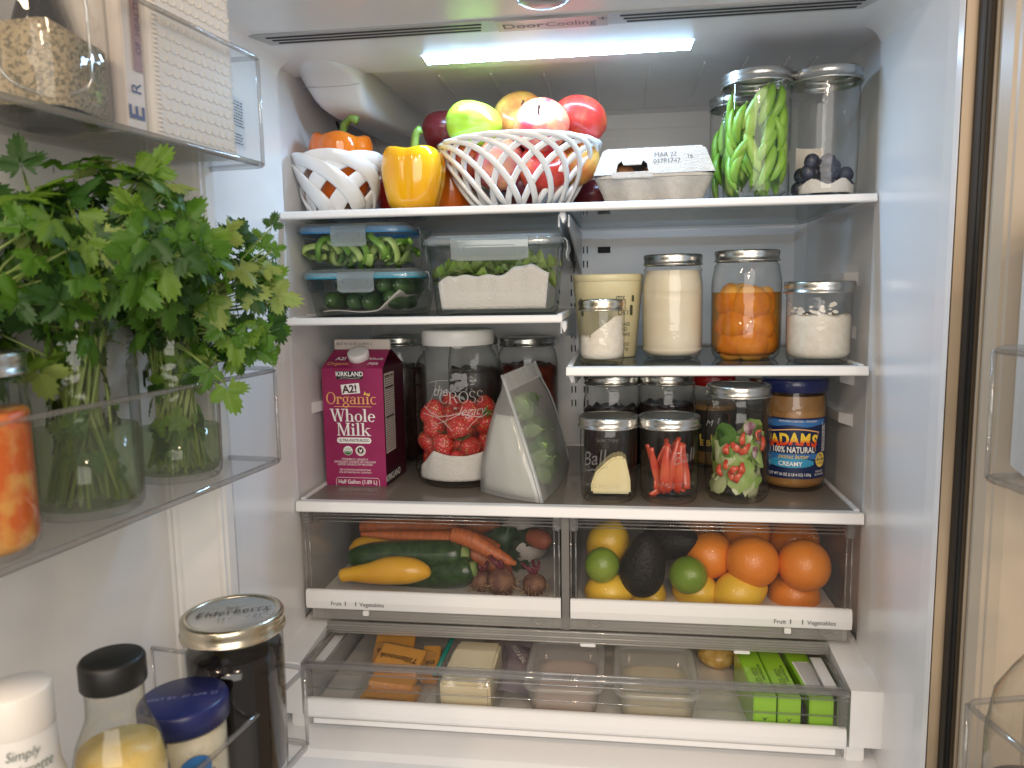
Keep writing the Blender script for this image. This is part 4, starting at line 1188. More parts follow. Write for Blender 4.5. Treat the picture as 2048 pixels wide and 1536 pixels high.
# ================================================================== short shelf: dairy and peaches
ZRR = ZR - .0012
M_cream = mat('thick_cream', (.74, .66, .49), .35, col2=(.78, .72, .58), nscale=14, sss=.15)
M_milkwhite = mat('white_starter', (.78, .73, .64), .5, col2=(.72, .66, .56), nscale=120, bump=.4, bscale=200, sss=.1)
M_tub = mat('cream_yogurt_tub', (.72, .66, .42), .35, col2=(.70, .63, .38), nscale=5, sss=.1)
def yogurt():
    c = ony(1216, 640, .186)
    t = thing('yogurt_tub', 'cream coloured yogurt tub with flat lid behind a small jar', 'yogurt tub', (c.x, .186, ZRR))
    h = ony(1216, 548, .186 - .055).z - ZRR
    mb = MB(); mb.lathe([(0, .002), (.040, .002), (.0425, 0), (.044, .002), (.0535, h - .030), (.0545, h - .028), (.0548, h - .008)], 64, cap0=False); mb.build('cup', M_tub, t)
    mb = MB(); mb.lathe([(.0552, h - .011), (.0562, h - .010), (.0562, h - .002), (.0550, h), (.052, h), (.050, h - .0015), (0, h - .0015)], 64, cap0=False, cap1=False); mb.build('lid', M_tub, t)
    mb = MB()
    def rad(z): return .044 + (.0535 - .044) * (z / (h - .03)) + .0006
    for body, x, z, s_, sh in (('GRASS', .026, .050, .0078, 0), ('FED', .026, .042, .0078, 0), ('COWS', .026, .034, .0078, 0), ('32 OZ', .027, .019, .0068, 0), ('(907g)', .027, .012, .0064, 0), ('ms.', .020, .090, .013, .4), ('IC', .024, .078, .012, 0), ('URT', .025, .067, .0105, .2)):
        letter(mb, body, s_, x, z, wrap=rad(z), shear=sh, align='CENTER', bold=.01)
    mb.build('lettering', M_ink_green, t)
    for (x, z, w, hh) in ((-.048, .088, .007, .010), (-.045, .072, .006, .014), (.040, .074, .006, .016), (.043, .092, .005, .010)): 
        mb = MB(); poly(mb, rr_pts(x, z, w, hh, .002), wrap=rad(z) + .0003); mb.build('badge', M_ink_green, t)
yogurt()
def sjar(u, vb, vt, y, r, rl, z, **k):
    c = ony(u, (vb + vt) / 2, y); h = ony(u, vt, y - rl).z - z
    k.setdefault('kind', 'wide')
    return (*mason('mason_jar', k.pop('label'), c.x, y, z, r, h, rl, **k), h, c)
t, ri, zs, h, c = sjar(1204, 729, 599, .066, .0325, .0338, ZRR, label='small glass jar half full of white cream, before the yogurt tub', ring=M_ring_gold)
fill('cream', t, M_milkwhite, ri, .008, h * .40, .004, 3)
mb = MB(); mb.grid(lambda u, v: ((ri - .0005) * sin(-.5 + 1.7 * u), -(ri - .0005) * cos(-.5 + 1.7 * u), h * .38 + (h * .36) * v * (.25 + .75 * min(1, u * 1.5))), 14, 8); mb.build('smear', M_milkwhite, t)
t, ri, zs, h, c = sjar(1345, 719, 507, .150, .0450, .0435, ZRR, label='quart jar filled with pale yellow cream', kind='reg')
fill('cream', t, M_cream, ri * 1.02, .006, h - .055, .001, 4)
mb = MB(); mb.lathe([(ri * 1.02, h - .0551), (ri * 1.0, h - .044), (ri * .955, h - .033), (ri * .90, h - .024), (0, h - .0235)], 48, cap0=False); mb.build('cream_top', M_cream, t)
t, ri, zs, h, c = sjar(1492, 722, 498, .130, .0505, .0460, ZRR, label='quart jar of orange peach halves in amber syrup', kind='reg', glass=M_glass_old)
M_syrup = clear('amber_syrup', (.97, .72, .32), (.80, .45, .10), .05, film=.14, film_col=(.72, .42, .10), f0=.03, refl=.2)
M_peach = mat('peach_flesh', (.78, .46, .10), .35, col2=(.64, .28, .04), nscale=30, sss=.25, bump=.2, bscale=60)
mb = MB(); zf = h * .615; mb.lathe([(0, .0075), (ri * .84, .0075), (ri * .95, .014), (ri, .024), (ri, zf), (0, zf)], 56, cap0=False, cap1=False); mb.build('syrup', M_syrup, t)
pm_ = [fruit_mesh('peach_half', round_fn(.0285, 1, .74, i, .12), M_peach, 26, 16) for i in range(3)]
k = 0
for z, n, off in ((.026, 5, .2), (.055, 5, .75), (.082, 4, .1)):
    for i in range(n):
        a = -pi / 2 + off + 2 * pi * i / n
        o = put('peach_half', 'soft orange peach half sunk in amber syrup', 'peach', pm_[k % 3], (c.x + .0225 * cos(a), .130 + .0225 * sin(a), ZRR + z + rs.uniform(-.004, .004)), (R(80) + rs.uniform(-.3, .3), rs.uniform(-.4, .4), a + pi / 2), 'peach halves in the jar')
        k += 1
t, ri, zs, h, c = sjar(1637, 727, 562, .083, .0440, .0470, ZRR, label='wide jar two thirds full of bubbly white starter', ring=M_ring)
fill('starter', t, M_milkwhite, ri, .007, h * .56, .004, 6, .012)
mb = MB()
for i in range(46):
    a = rs.uniform(-2.6, 1.0) - .3; z = h * (.60 + abs(rs.gauss(0, .5)) * .16)
    if z > h - .03: continue
    w = rs.uniform(.0015, .005)
    poly(mb, [(ri * a * .5 + w * cos(q) * rs.uniform(.6, 1.3), z + w * .55 * sin(q) * rs.uniform(.6, 1.3)) for q in [k * 2 * pi / 8 for k in range(8)]], wrap=ri + .0002 + i * 1e-5)
mb.build('smear', M_milkwhite, t)['kind'] = 'stuff'

# ================================================================== low shelf
ZLO = -.0012
M_mag = mat('magenta_printed_card', (.27, .012, .085), .38, col2=(.31, .018, .105), nscale=14, bump=.03, bscale=60)
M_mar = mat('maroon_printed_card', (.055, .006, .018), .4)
M_card = mat('pale_card', (.62, .56, .52), .5)
M_pay = mat('orange_yellow_ink', (.86, .46, .16), .5)
def carton():
    h1 = ony(715, 737, .10).z - ZLO; zf0 = ony(730, 700, .135).z - ZLO; zf1 = ony(730, 680, .135).z - ZLO
    W = .0505
    t = thing('milk_carton', 'magenta half gallon whole milk carton with white screw cap', 'milk carton', (-.3395, .151, ZLO), (0, 0, R(-2.4)))
    mb = MB()
    mb.add([(-W, -W, 0), (W, -W, 0), (W, W, 0), (-W, W, 0), (-W, -W, h1), (W, -W, h1), (W, W, h1), (-W, W, h1)], [(3, 2, 1, 0), (0, 1, 5, 4), (2, 3, 7, 6), (3, 0, 4, 7)])
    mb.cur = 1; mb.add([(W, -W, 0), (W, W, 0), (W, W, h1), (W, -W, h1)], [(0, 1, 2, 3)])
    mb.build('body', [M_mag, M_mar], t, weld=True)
    mb = MB(); e = .0035
    a, b, c, d = (-W, -W, h1), (W, -W, h1), (W, W, h1), (-W, W, h1)
    f0, f1, g0, g1 = (-W + .003, -e, zf0), (W - .003, -e, zf0), (-W + .003, e, zf0), (W - .003, e, zf0)
    mb.add([a, b, f1, f0], [(0, 1, 2, 3)]); mb.add([d, c, g1, g0], [(3, 2, 1, 0)])
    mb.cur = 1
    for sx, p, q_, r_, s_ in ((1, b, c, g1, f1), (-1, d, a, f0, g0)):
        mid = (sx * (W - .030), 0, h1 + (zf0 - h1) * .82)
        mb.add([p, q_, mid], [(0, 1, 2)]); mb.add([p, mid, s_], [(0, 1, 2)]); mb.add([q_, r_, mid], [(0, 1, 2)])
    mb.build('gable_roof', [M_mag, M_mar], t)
    mb = MB(); mb.box(-W + .003, W - .003, -.0030, .0030, zf0 - .001, zf1); fin = mb.build('top_fin', M_card, t, .0012)
    mb = MB(); letter(mb, 'BEST BY 03 05 22 09:01 C', .0062, -W + .007, zf1 - .009, y=-.0034, align='LEFT', width=.92); mb.build('date_print', M_ink, fin)
    sl = math.atan2(zf0 - h1, W - e); L = math.hypot(zf0 - h1, W - e)
    RM = T(0, -W, h1, rx=-(pi / 2 - sl))
    mb = MB(); mb.lathe([(.0165, 0), (.0168, .0005), (.0168, .0105), (.0158, .0120), (.0120, .0124), (0, .0122)], 40, T(0, -W, h1) @ T(rx=sl) @ T(.003, L * .56, .0), mod=lambda a_, z_, j: 1 + (.02 if j in (1, 2) and int(a_ * 60 / pi) % 2 else 0)); mb.build('screw_cap', M_white, t)
    k = .1015 / 120
    X = lambda u: (u - 714) * k
    Zv = lambda v: (969 - v) * h1 / (969 - 737)
    yf = -W - .0004
    def T_(body, u, v, px, m_, **kw):
        mb = MB(); letter(mb, body, px * k / .70, X(u), Zv(v), y=yf - .0003, **kw); return mb.build('lettering', m_, t)
    def P_(pts, m_, nm='printed_badge', y=yf): mb = MB(); poly(mb, [(X(a_), Zv(b_)) for a_, b_ in pts], y=y); return mb.build(nm, m_, t)
    P_(rr_pts(709, 750, 52, 16, 1), M_ink); T_('KIRKLAND', 709, 752, 8.5, M_wink, bold=.02, width=.92)
    mb = MB(); line_strip(mb, [(X(690), Zv(756)), (X(700), Zv(755)), (X(712), Zv(756.2)), (X(730), Zv(755))], .0004, y=yf - .0003); mb.build('printed_line', M_wink, t)
    P_([(691, 769), (727, 765), (729, 785), (693, 788)], M_wink); T_('A2!', 709, 784, 14, M_mar, bold=.03, rot=R(4))
    mb = MB(); serif(mb, 'Organic', 22 * k, X(711), Zv(806.5), y=yf - .0003, weight=.13); mb.build('lettering', M_pay, t)
    for q in (((735, 789), (738, 781), (741, 788)), ((741, 790), (748, 784), (747, 791))): P_(q, M_yink, 'printed_leaf', yf - .0002)
    P_(((676, 811), (750, 811), (750, 812.2), (676, 812.2)), M_pay, 'printed_line')
    mb = MB(); serif(mb, 'Whole', 24 * k, X(712), Zv(841), y=yf - .0003, weight=.17); mb.build('lettering', M_wink, t)
    mb = MB(); serif(mb, 'Milk', 24.5 * k, X(713), Zv(869), y=yf - .0003, weight=.17); mb.build('lettering', M_wink, t)
    P_(rr_pts(713, 878.5, 68, 11.5, 5.5), M_wink); T_('ULTRA-PASTEURIZED', 713, 881, 5.2, M_mar, bold=.012, width=.86)
    P_(disc_pts(700, 899, 9.2), M_wink)
    P_([(691.6, 899), (692.5, 903.5), (696, 906.5), (700, 907.6), (704, 906.5), (707.5, 903.5), (708.4, 899)], mat('seal_green', (.03, .17, .04), .5), y=yf - .0002)
    T_('USDA', 700, 897, 3.6, mat('seal_green_text', (.03, .17, .04), .5)); T_('ORGANIC', 700, 902.5, 3.0, M_wink)
    P_(disc_pts(725, 899, 10), M_wink); P_(disc_pts(725, 899, 8.6), M_card, y=yf - .0002); P_(disc_pts(725, 898, 6.2), M_mar, y=yf - .0004)
    P_([(722, 894), (725, 898), (729, 893.5), (727.5, 900), (724, 902.5)], M_wink, y=yf - .0006)
    for i, s_ in enumerate(('VITAMIN D | GRADE A', 'EXCELLENT SOURCE OF CALCIUM', 'GOOD SOURCE OF PROTEIN', '', 'SEE NUTRITION INFORMATION', 'FOR SATURATED FAT CONTENT')):
        if s_: T_(s_, 713, 918 + i * 5.2, 3.9 if i < 3 else 3.2, M_wink, width=.95)
    mb = MB(); line_strip(mb, [(X(674), Zv(969)), (X(674), Zv(958)), (X(677), Zv(953)), (X(757), Zv(953)), (X(760), Zv(958)), (X(760), Zv(969))], .0006, y=yf); mb.build('printed_line', M_wink, t)
    T_('Half Gallon (1.89 L)', 717, 965, 7.6, M_wink, bold=.012, width=.90)
    # roof print
    CM = T(0, -W, h1) @ T(rx=-(pi / 2 - sl) + 0)
    def roof(body, x, l, size, m_, **kw): mb = MB(); letter(mb, body, size, 0, 0, M=T(0, -W, h1) @ Matrix.Rotation(sl - pi / 2, 4, 'X') @ T(x, -.0006, l), **kw); mb.build('lettering', m_, t)
    roof('A2!', -.026, L * .42, .012, M_wink, bold=.03); roof('Organic', -.027, L * .17, .0115, M_pay, shear=.1); roof('Whole', .030, L * .42, .0105, M_wink, shear=.3); roof('Milk', .031, L * .17, .0105, M_wink, shear=.3)
    # nutrition panel on the side
    xs = W + .0004
    mb = MB(); mb.add([(xs, -.046, Zv(905)), (xs, .0, Zv(905)), (xs, .0, Zv(748)), (xs, -.046, Zv(748))], [(0, 1, 2, 3)]); pn = mb.build('nutrition_panel', M_card, t)
    mb = MB(); rr_ = random.Random(2)
    for i in range(34):
        z = Zv(748) - .003 - i * (Zv(748) - Zv(905) - .004) / 34; th_ = .0030 if i in (0, 5, 18) else .0013
        y = -.0435
        while y < -.004:
            l = rr_.uniform(.003, .009) if i not in (5, 18) else .04
            mb.add([(xs + .0003, y, z), (xs + .0003, min(y + l, -.003), z), (xs + .0003, min(y + l, -.003), z - th_), (xs + .0003, y, z - th_)], [(0, 1, 2, 3)]); y += l + .0016
    pr = mb.build('small_print', M_ink, pn); pr['kind'] = 'stuff'
    mb = MB(); mb.add([(xs, -.047, Zv(966)), (xs, .010, Zv(966)), (xs, .010, Zv(944)), (xs, -.047, Zv(944))], [(0, 1, 2, 3)]); kb = mb.build('printed_badge', M_ink, t)
    mb = MB(); letter(mb, 'KIRKLAND', .0145, 0, 0, M=T(xs + .0004, -.018, Zv(960), rz=pi / 2), bold=.02); mb.build('lettering', M_wink, kb)
carton()

# ---- gallon jar of strawberries
def gallon():
    x, y, r = -.182, .156, .0735
    h = ony(898, 662, .156 - .057).z - ZLO
    t = thing('gallon_jar', 'large etched glass jar with white lid holding strawberries', 'jar', (x, y, ZLO), group=None)
    zl = h - .024
    mb = MB(); mb.lathe([(0, .006), (r * .66, .005), (r * .76, .0), (r * .88, .001), (r * .96, .010), (r, .024), (r, h * .70), (r * .985, h * .74), (r * .93, h * .785), (r * .85, h * .825), (.0575, h * .86), (.0545, h * .875), (.0545, zl + .004)], 72, cap0=False, cap1=False)
    g = mb.build('glass_jar', M_glass_old, t)
    mb = MB(); mb.lathe([(0, .011), (r * .8, .011), (r * .92, .018)], 48, cap0=False, cap1=False); mb.build('glass_base', M_glass_old, g)
    mb = MB(); mb.lathe([(.0565, h - .024), (.0572, h - .0235), (.0572, h - .004), (.0562, h - .001), (.0545, h), (0, h - .0004)], 90, mod=lambda a_, z_, j: 1 + (.006 if j in (1, 2) and int(a_ * 90 / (2 * pi) + .5) % 2 else 0), cap0=False); mb.build('lid', M_white, t)
    # etched lettering, facing the camera
    ang = math.atan2(CAM_LOC.x - x, -(CAM_LOC.y - y))
    k = r * 2 / 180
    E = T(rz=ang * .9)
    def X(u): return (u - 902) * k * 1.05
    def Zv(v): return (980 - v) * k * .985 + .003
    mb = MB(); letter(mb, 'the', .023, X(868), Zv(800), wrap=r + .0006, shear=.35, M=E, width=.8); mb.build('etched_lettering', M_etch, t)
    mb = MB(); line_strip(mb, [(X(862), Zv(770)), (X(858), Zv(790)), (X(848), Zv(810)), (X(838), Zv(826))], .0008, wrap=r + .0006, M=E); line_strip(mb, [(X(846), Zv(776)), (X(862), Zv(771)), (X(884), Zv(770))], .0008, wrap=r + .0008, M=E); mb.build('etched_line', M_etch, t)
    mb = MB(); serif(mb, 'CROSS', 22 * k, X(908), Zv(814), wrap=r + .0006, weight=.10, thin=.045, M=E); mb.build('etched_lettering', M_etch, t)
    mb = MB(); letter(mb, 'legacy', .021, X(925), Zv(838), wrap=r + .0006, shear=.5, M=E, width=.85); mb.build('etched_lettering', M_etch, t)
    for pts, w in (([(833, 822), (845, 832), (865, 840), (885, 838), (905, 833), (925, 840), (945, 843), (958, 836)], .0016), ([(828, 836), (842, 838), (862, 842), (876, 852), (890, 868)], .0012), ([(905, 834), (890, 842), (872, 850), (858, 856)], .001), ([(940, 842), (928, 852), (915, 866)], .001)):
        mb = MB(); line_strip(mb, [(X(a_), Zv(b_)) for a_, b_ in pts], w, wrap=r + .0006, M=E); mb.build('etched_line', M_etch, t)
    return x, y, r, h
gx, gy, gr, gh = gallon()
def straw_mat(name, c1, c2):
    m, nt, b = base_mat(name); N, L = nt.nodes, nt.links
    tc = N.new('ShaderNodeTexCoord'); vo = N.new('ShaderNodeTexVoronoi'); vo.inputs['Scale'].default_value = 230; L.new(tc.outputs['Object'], vo.inputs['Vector'])
    rp = N.new('ShaderNodeValToRGB'); e = rp.color_ramp.elements; e[0].position = .16; e[1].position = .27; e[0].color = (.78, .52, .16, 1); e[1].color = (*c1, 1)
    e2 = rp.color_ramp.elements.new(.7); e2.color = (*c2, 1)
    L.new(vo.outputs['Distance'], rp.inputs[0]); L.new(rp.outputs[0], b.inputs['Base Color'])
    bp = N.new('ShaderNodeBump'); bp.inputs['Strength'].default_value = 1.0; bp.inputs['Distance'].default_value = .0015; L.new(vo.outputs['Distance'], bp.inputs['Height']); L.new(bp.outputs[0], b.inputs['Normal'])
    b.inputs['Roughness'].default_value = .3; b.inputs['Coat Weight'].default_value = .2
    return m
M_straw = straw_mat('strawberry_skin', (.34, .012, .012), (.55, .035, .03))
M_calyx = mat('strawberry_calyx', (.10, .20, .035), .6, trans=.2)
def strawberry(r=.022, L=.046, seed=0):
    mb = MB()
    def fn(t, p):
        z = cos(p); q = (1 - z) / 2
        rr_ = r * (sin(p) ** .75) * (1.05 - .55 * q ** 1.4) * (1 + .06 * mnoise.noise(Vector((cos(t) + seed, sin(t), q * 3))))
        return (rr_ * cos(t), rr_ * sin(t), L * (.5 - q) - .004 * max(0, z) ** 8)
    mb.ball(fn, 26, 18); return mb.mesh('strawberry', M_straw)
def calyx():
    mb = MB()
    for i in range(7):
        a = 2 * pi * i / 7; w = .3
        mb.add([(0, 0, .0215), (.008 * cos(a - w), .008 * sin(a - w), .0225), (.017 * cos(a), .017 * sin(a), .0185 + .006 * (i % 2)), (.008 * cos(a + w), .008 * sin(a + w), .0225)], [(0, 1, 2, 3)])
    mb.tube([(0, 0, .021), (.001, 0, .029)], .0014, 5)
    return mb.mesh('calyx', M_calyx)
sms = [strawberry(.0225, .046, 1), strawberry(.0205, .043, 2), strawberry(.024, .044, 3)]; cm = calyx()
k = 0
for z, n, rad, off in ((.034, 7, .046, .1), (.036, 3, .02, 0), (.064, 7, .047, .5), (.066, 3, .02, .4), (.094, 6, .047, .15), (.098, 3, .02, .9), (.116, 4, .044, .55)):
    for i in range(n):
        a = -pi / 2 + off + 2 * pi * i / n
        o = put('strawberry', 'ripe red strawberry in the large etched jar', 'strawberry', sms[k % 3], (gx + rad * cos(a), gy + rad * sin(a), ZLO + z + rs.uniform(-.004, .004)),
                (R(rs.choice((150, 165, 195, 30, 175, 120))) + rs.uniform(-.3, .3), rs.uniform(-.45, .45), rs.uniform(0, 6)), 'strawberries in the large jar')
        c_ = bpy.data.objects.new('calyx', cm); link(c_); c_.parent = o; k += 1
def towG(u, v):
    a = -pi / 2 - .92 + 2.15 * u; top = .053 + .020 * (2 * u - 1) ** 2 + .008 * (u > .93) - .040 * max(0, .2 - u) / .2
    z = .013 + (top - .013) * v
    rr_ = (gr - .0025) * (1 - .06 * max(0, .3 - v)) - .002 * abs(sin(u * 17)) * v
    return (gx + rr_ * cos(a + .05 * v), gy + rr_ * sin(a + .05 * v), ZLO + z)
towel('paper_towel', 'white paper towel under the strawberries', towG, 34, 10)

# ---- jars in the second row
M_darkfill = mat('dark_preserve', (.010, .007, .007), .3, col2=(.03, .012, .010), nscale=50, bump=.5, bscale=60)
M_redfill = mat('dark_red_preserve', (.06, .010, .006), .35, col2=(.16, .025, .008), nscale=40, bump=.4, bscale=60)
def back_jar(label, u, vt, y, r, rl, m_, frac, ring=None, kind='reg', glass=None):
    c = ony(u, 800, y); h = ony(u, vt, y - rl).z - ZLO
    t, ri, zs = mason('mason_jar', label, c.x, y, ZLO, r, h, rl, kind, ring=ring or M_ring, disc=M_disc, glass=glass or M_glass_old, group='jars at the back of the low shelf')
    f = fill('preserve', t, m_, ri, .008, h * frac, .006, int(u), .02)
    return t, c, h, ri
back_jar('dark jar with dull metal lid behind the milk carton', 800, 674, .30, .050, .046, M_darkfill, .74)
back_jar('dark jar mostly hidden behind the large strawberry jar', 950, 672, .33, .048, .044, M_darkfill, .7)
back_jar('jar of dark red preserve behind the leafy pouch', 1056, 676, .345, .056, .050, M_redfill, .74)
back_jar('jar of black fruit behind the butter jar', 1224, 753, .235, .0480, .0455, M_darkfill, .62)
back_jar('jar of black fruit behind the pepper strip jar', 1333, 752, .235, .0480, .0455, M_darkfill, .66)
back_jar('jar with a pale metal lid behind the salad jar', 1548, 757, .29, .047, .0455, mat('olive_preserve', (.12, .10, .03), .4), .6, ring=M_ring_gold)
def sauce_jar():
    y = .285; c = ony(1427, 800, y); h = ony(1427, 752, y - .035).z - ZLO
    t = thing('sauce_jar', 'sauce jar with bright red lid behind the salad jar', 'jar', (c.x, y, ZLO))
    mb = MB(); mb.lathe([(0, .004), (.034, .002), (.038, .008), (.039, .02), (.039, h - .045), (.037, h - .034), (.033, h - .024), (.033, h - .004)], 48, cap0=False, cap1=False); mb.build('glass_jar', M_glass_old, t)
    mb = MB(); mb.lathe([(.0355, h - .018), (.0362, h - .017), (.0362, h - .003), (.035, h), (.030, h), (.028, h - .0012), (0, h - .0012)], 48, cap0=False, cap1=False); mb.build('lid', mat('red_lacquer_lid', (.42, .012, .012), .25, coat=.3), t)
    fill('sauce', t, mat('ochre_sauce', (.30, .17, .06), .5), .0375, .006, h - .05, 0, 1)
    mb = MB(); patch(mb, -.05, .05, .03, h - .058, .0394); lb = mb.build('paper_label', mat('dark_label', (.03, .028, .025), .5), t)
    mb = MB(); poly(mb, [(-.036, h - .09)] + [(-.036 + .06 * i / 10, h - .09 + .03 * sin(pi * (i / 10) * .6 + .25)) for i in range(11)] + [(.024, h - .10)], wrap=.0397); mb.build('printed_badge', mat('label_red', (.42, .015, .015), .4), lb)
    mb = MB(); letter(mb, 'M', .015, -.012, h - .084, wrap=.0400, shear=.3); mb.build('lettering', M_wink, lb)
    mb = MB(); letter(mb, 'E B', .014, -.018, h - .118, wrap=.0400, bold=.02); poly(mb, [(-.028, .050), (-.006, .050), (-.006, .060), (-.028, .060)], wrap=.0400); mb.build('lettering', M_yink, lb)
sauce_jar()

# ---- front row of jars
def emboss(t, r, body, size, x, z, sh=.35, **kw):
    mb = MB(); letter(mb, body, size, x, z, wrap=r + .0007, shear=sh, **kw); mb.build('embossed_mark', M_emboss, t)
c = ony(1217, 920, .062); h = ony(1217, 840, .062 - .045).z - ZLO
t, ri, zs = mason('mason_jar', 'pint jar holding a pale yellow wedge of butter', c.x, .062, ZLO, .0418, h, .0430, 'wide', disc=M_disc_dark, group='front row of jars on the low shelf')
emboss(t, .0415, 'Ball', .029, -.022, h * .46, rot=R(12), width=.95); emboss(t, .0415, 'WIDE MOUTH', .0085, -.010, h * .19, 0); emboss(t, .0415, 'SURE TIGHT', .0060, .0, h * .74, 0)
mb = MB(); line_strip(mb, [(-.034, h * .38), (-.020, h * .405), (.0, h * .45)], .0014, wrap=.0422); mb.build('embossed_mark', M_emboss, t)
mb = MB(); pts = [(-.029, .010), (.028, .010), (.0275, .030), (.020, .065), (.006, .066), (-.006, .058), (-.022, .042), (-.029, .024)]
mb.prism(pts, -.018, .020)
o = mb.build('butter_wedge', mat('butter', (.76, .66, .36), .45, col2=(.78, .70, .44), nscale=25, sss=.2, bump=.1, bscale=60), None, .003)
tag(o, 'pale yellow butter wedge inside the pint jar', 'butter'); o.location = (c.x + .004, .060, ZLO)
c = ony(1338, 920, .063); h = ony(1338, 840, .063 - .045).z - ZLO
t, ri, zs = mason('mason_jar', 'pint jar holding red pepper strips', c.x, .063, ZLO, .0420, h, .0440, 'wide', disc=M_disc_dark, group='front row of jars on the low shelf')
emboss(t, .0417, 'Ball', .026, .020, h * .50, rot=R(12)); emboss(t, .0417, 'WIDE MOUTH', .0085, .012, h * .22, 0)
M_rps = mat('red_pepper_flesh', (.54, .05, .025), .25, col2=(.60, .11, .045), nscale=30, coat=.3, sss=.08)
def strip_mesh(L, w, bend, seed):
    mb = MB(); n = 10; pts, nr, ws = [], [], []
    for i in range(n + 1):
        q = i / n; pts.append((.0015 * sin(q * 5 + seed), bend * (1 - (2 * q - 1) ** 2), L * (q - .5))); nr.append((.15 * sin(q * 3 + seed), -1, 0)); ws.append(w * (.55 + .5 * sin(pi * min(1, q * 1.0 + .12))))
    mb.sweep(pts, nr, ws, .0042); return mb.mesh('pepper_strip', M_rps)
stm = [strip_mesh(.075, .013, -.006, 0), strip_mesh(.066, .012, .005, 1), strip_mesh(.082, .011, -.004, 2)]
for i, (dx, dy, z, ry, L) in enumerate(((-.020, -.014, .046, -9, 1), (-.006, -.023, .050, 9, 0), (.004, -.017, .054, 11, 2), (.014, -.017, .050, 7, 0), (.022, -.010, .050, -3, 1), (-.012, -.006, .048, 18, 1), (.008, .004, .052, -16, 0), (.0, .018, .050, 20, 1), (-.02, .012, .046, -20, 1), (.02, .016, .048, -10, 0))):
    put('pepper_strip', 'red bell pepper strip standing in the pint jar', 'pepper strip', stm[L], (c.x + dx, .063 + dy, ZLO + z), (R(rs.uniform(-6, 6)), R(ry), R(rs.uniform(-35, 35))), 'red pepper strips in the jar')
for i, (dx, dy, ry) in enumerate(((-.012, -.018, 62), (.008, -.022, -65), (.012, -.010, 80), (-.004, -.014, 85))):
    put('pepper_strip', 'red bell pepper strip standing in the pint jar', 'pepper strip', stm[1], (c.x + dx * .72, .063 + dy * .75, ZLO + .018 + .004 * i), (R(5), R(ry), R(30 * i)), 'red pepper strips in the jar', s=.7)

c = ony(1475, 900, .076); h = ony(1475, 776, .076 - .045).z - ZLO
t, ri, zs = mason('mason_jar', 'quart jar of chopped salad with red pepper pieces', c.x, .076, ZLO, .0462, h, .0450, 'reg', disc=M_disc_dark, group='front row of jars on the low shelf')
M_sal = [mat('salad_green', (.26, .42, .08), .4, col2=(.40, .52, .18), nscale=24, trans=.2), mat('salad_dark_green', (.06, .17, .02), .4, col2=(.12, .26, .04), nscale=24, trans=.2), mat('salad_pale', (.50, .58, .28), .4, col2=(.58, .62, .38), nscale=30, trans=.2), M_rps, mat('radicchio_purple', (.16, .03, .06), .4, col2=(.5, .4, .4), nscale=30)]
def leaf_piece(seed, w=.030, hgt=.042):
    rr_ = random.Random(seed); ph = rr_.uniform(0, 6); n = 12
    jag = [1 + rr_.uniform(-.28, .22) for _ in range(n)]
    mb = MB(); R0 = (ri - .002)
    vs = [(0, 0)] + [(w / 2 * jag[i] * cos(2 * pi * i / n), hgt / 2 * jag[i] * sin(2 * pi * i / n)) for i in range(n)]
    mid = [(a_ * .55, b_ * .55) for a_, b_ in vs[1:]]
    allv = [vs[0]] + mid + vs[1:]
    co = [(a_, -R0 * cos(a_ / R0) + R0 + .002 * sin(a_ * 160 + ph) + .002 * cos(b_ * 120 + ph), b_) for a_, b_ in allv]
    fs = [(0, 1 + i, 1 + (i + 1) % n) for i in range(n)] + [(1 + i, 1 + n + i, 1 + n + (i + 1) % n, 1 + (i + 1) % n) for i in range(n)]
    mb.add(co, fs, True); return mb
pieces = [leaf_piece(s_, .022 + .012 * (s_ % 3) * .5, .030 + .010 * (s_ % 2)) for s_ in range(6)]
pmesh = {}
def sp(i, m_, nm):
    key = (i, m_.name)
    if key not in pmesh: pmesh[key] = pieces[i].mesh(nm, m_)
    return pmesh[key]
jy = .076
def wall_put(nm, lab_, cat_, me, ang, z, roll, gr_, rad, s_=1):
    """stand a flat piece against the inside of the salad jar at ang from the camera side"""
    x, y = c.x + rad * sin(ang), jy - rad * cos(ang)
    return put(nm, lab_, cat_, me, (x, y, ZLO + z), (rs.uniform(-.15, .15), roll, ang), gr_, s_)
k = 0
for i in range(64):
    ang = rs.uniform(-1.8, 1.8) if i < 50 else rs.uniform(1.7, 4.5); z = .018 + .080 * ((i * .618) % 1)
    wh = rs.random(); mt = M_sal[2] if z < .035 and wh < .5 else (M_sal[1] if (ang < -.4 and z > .075) else M_sal[0] if wh < .75 else M_sal[2])
    nm = {0: 'green', 1: 'dark green', 2: 'pale'}[M_sal.index(mt)]
    wall_put('salad_leaf', nm + ' lettuce piece in the salad jar', 'salad leaf', sp(i % 6, mt, 'salad_leaf'), ang, z, rs.uniform(-1.4, 1.4), nm + ' pieces in the salad jar', .026 + .0085 * rs.random())
for i, (ang, z, ro) in enumerate(((-.55, .078, .4), (-.25, .082, -.5), (.02, .094, .1), (.1, .080, .9), (-.6, .056, .2), (-.25, .050, 1.0), (.0, .052, .3), (-.38, .040, -.3), (-.1, .040, .6), (-.8, .046, 0), (.75, .098, .4), (.9, .085, .2))):
    wall_put('pepper_chunk', 'red pepper piece in the salad jar', 'pepper piece', stm[i % 3], ang, z, ro, 'pepper pieces in the salad jar', .0375, (rs.uniform(.65, .9), .8, rs.uniform(.18, .28)))
for i, (ang, z, ro) in enumerate(((.6, .074, .5), (.85, .092, -.4), (.3, .108, 1.2))):
    wall_put('radicchio_shred', 'purple radicchio shred in the salad jar', 'salad leaf', sp(i, M_sal[4], 'radicchio'), ang, z, ro, 'radicchio in the salad jar', .036, .6)

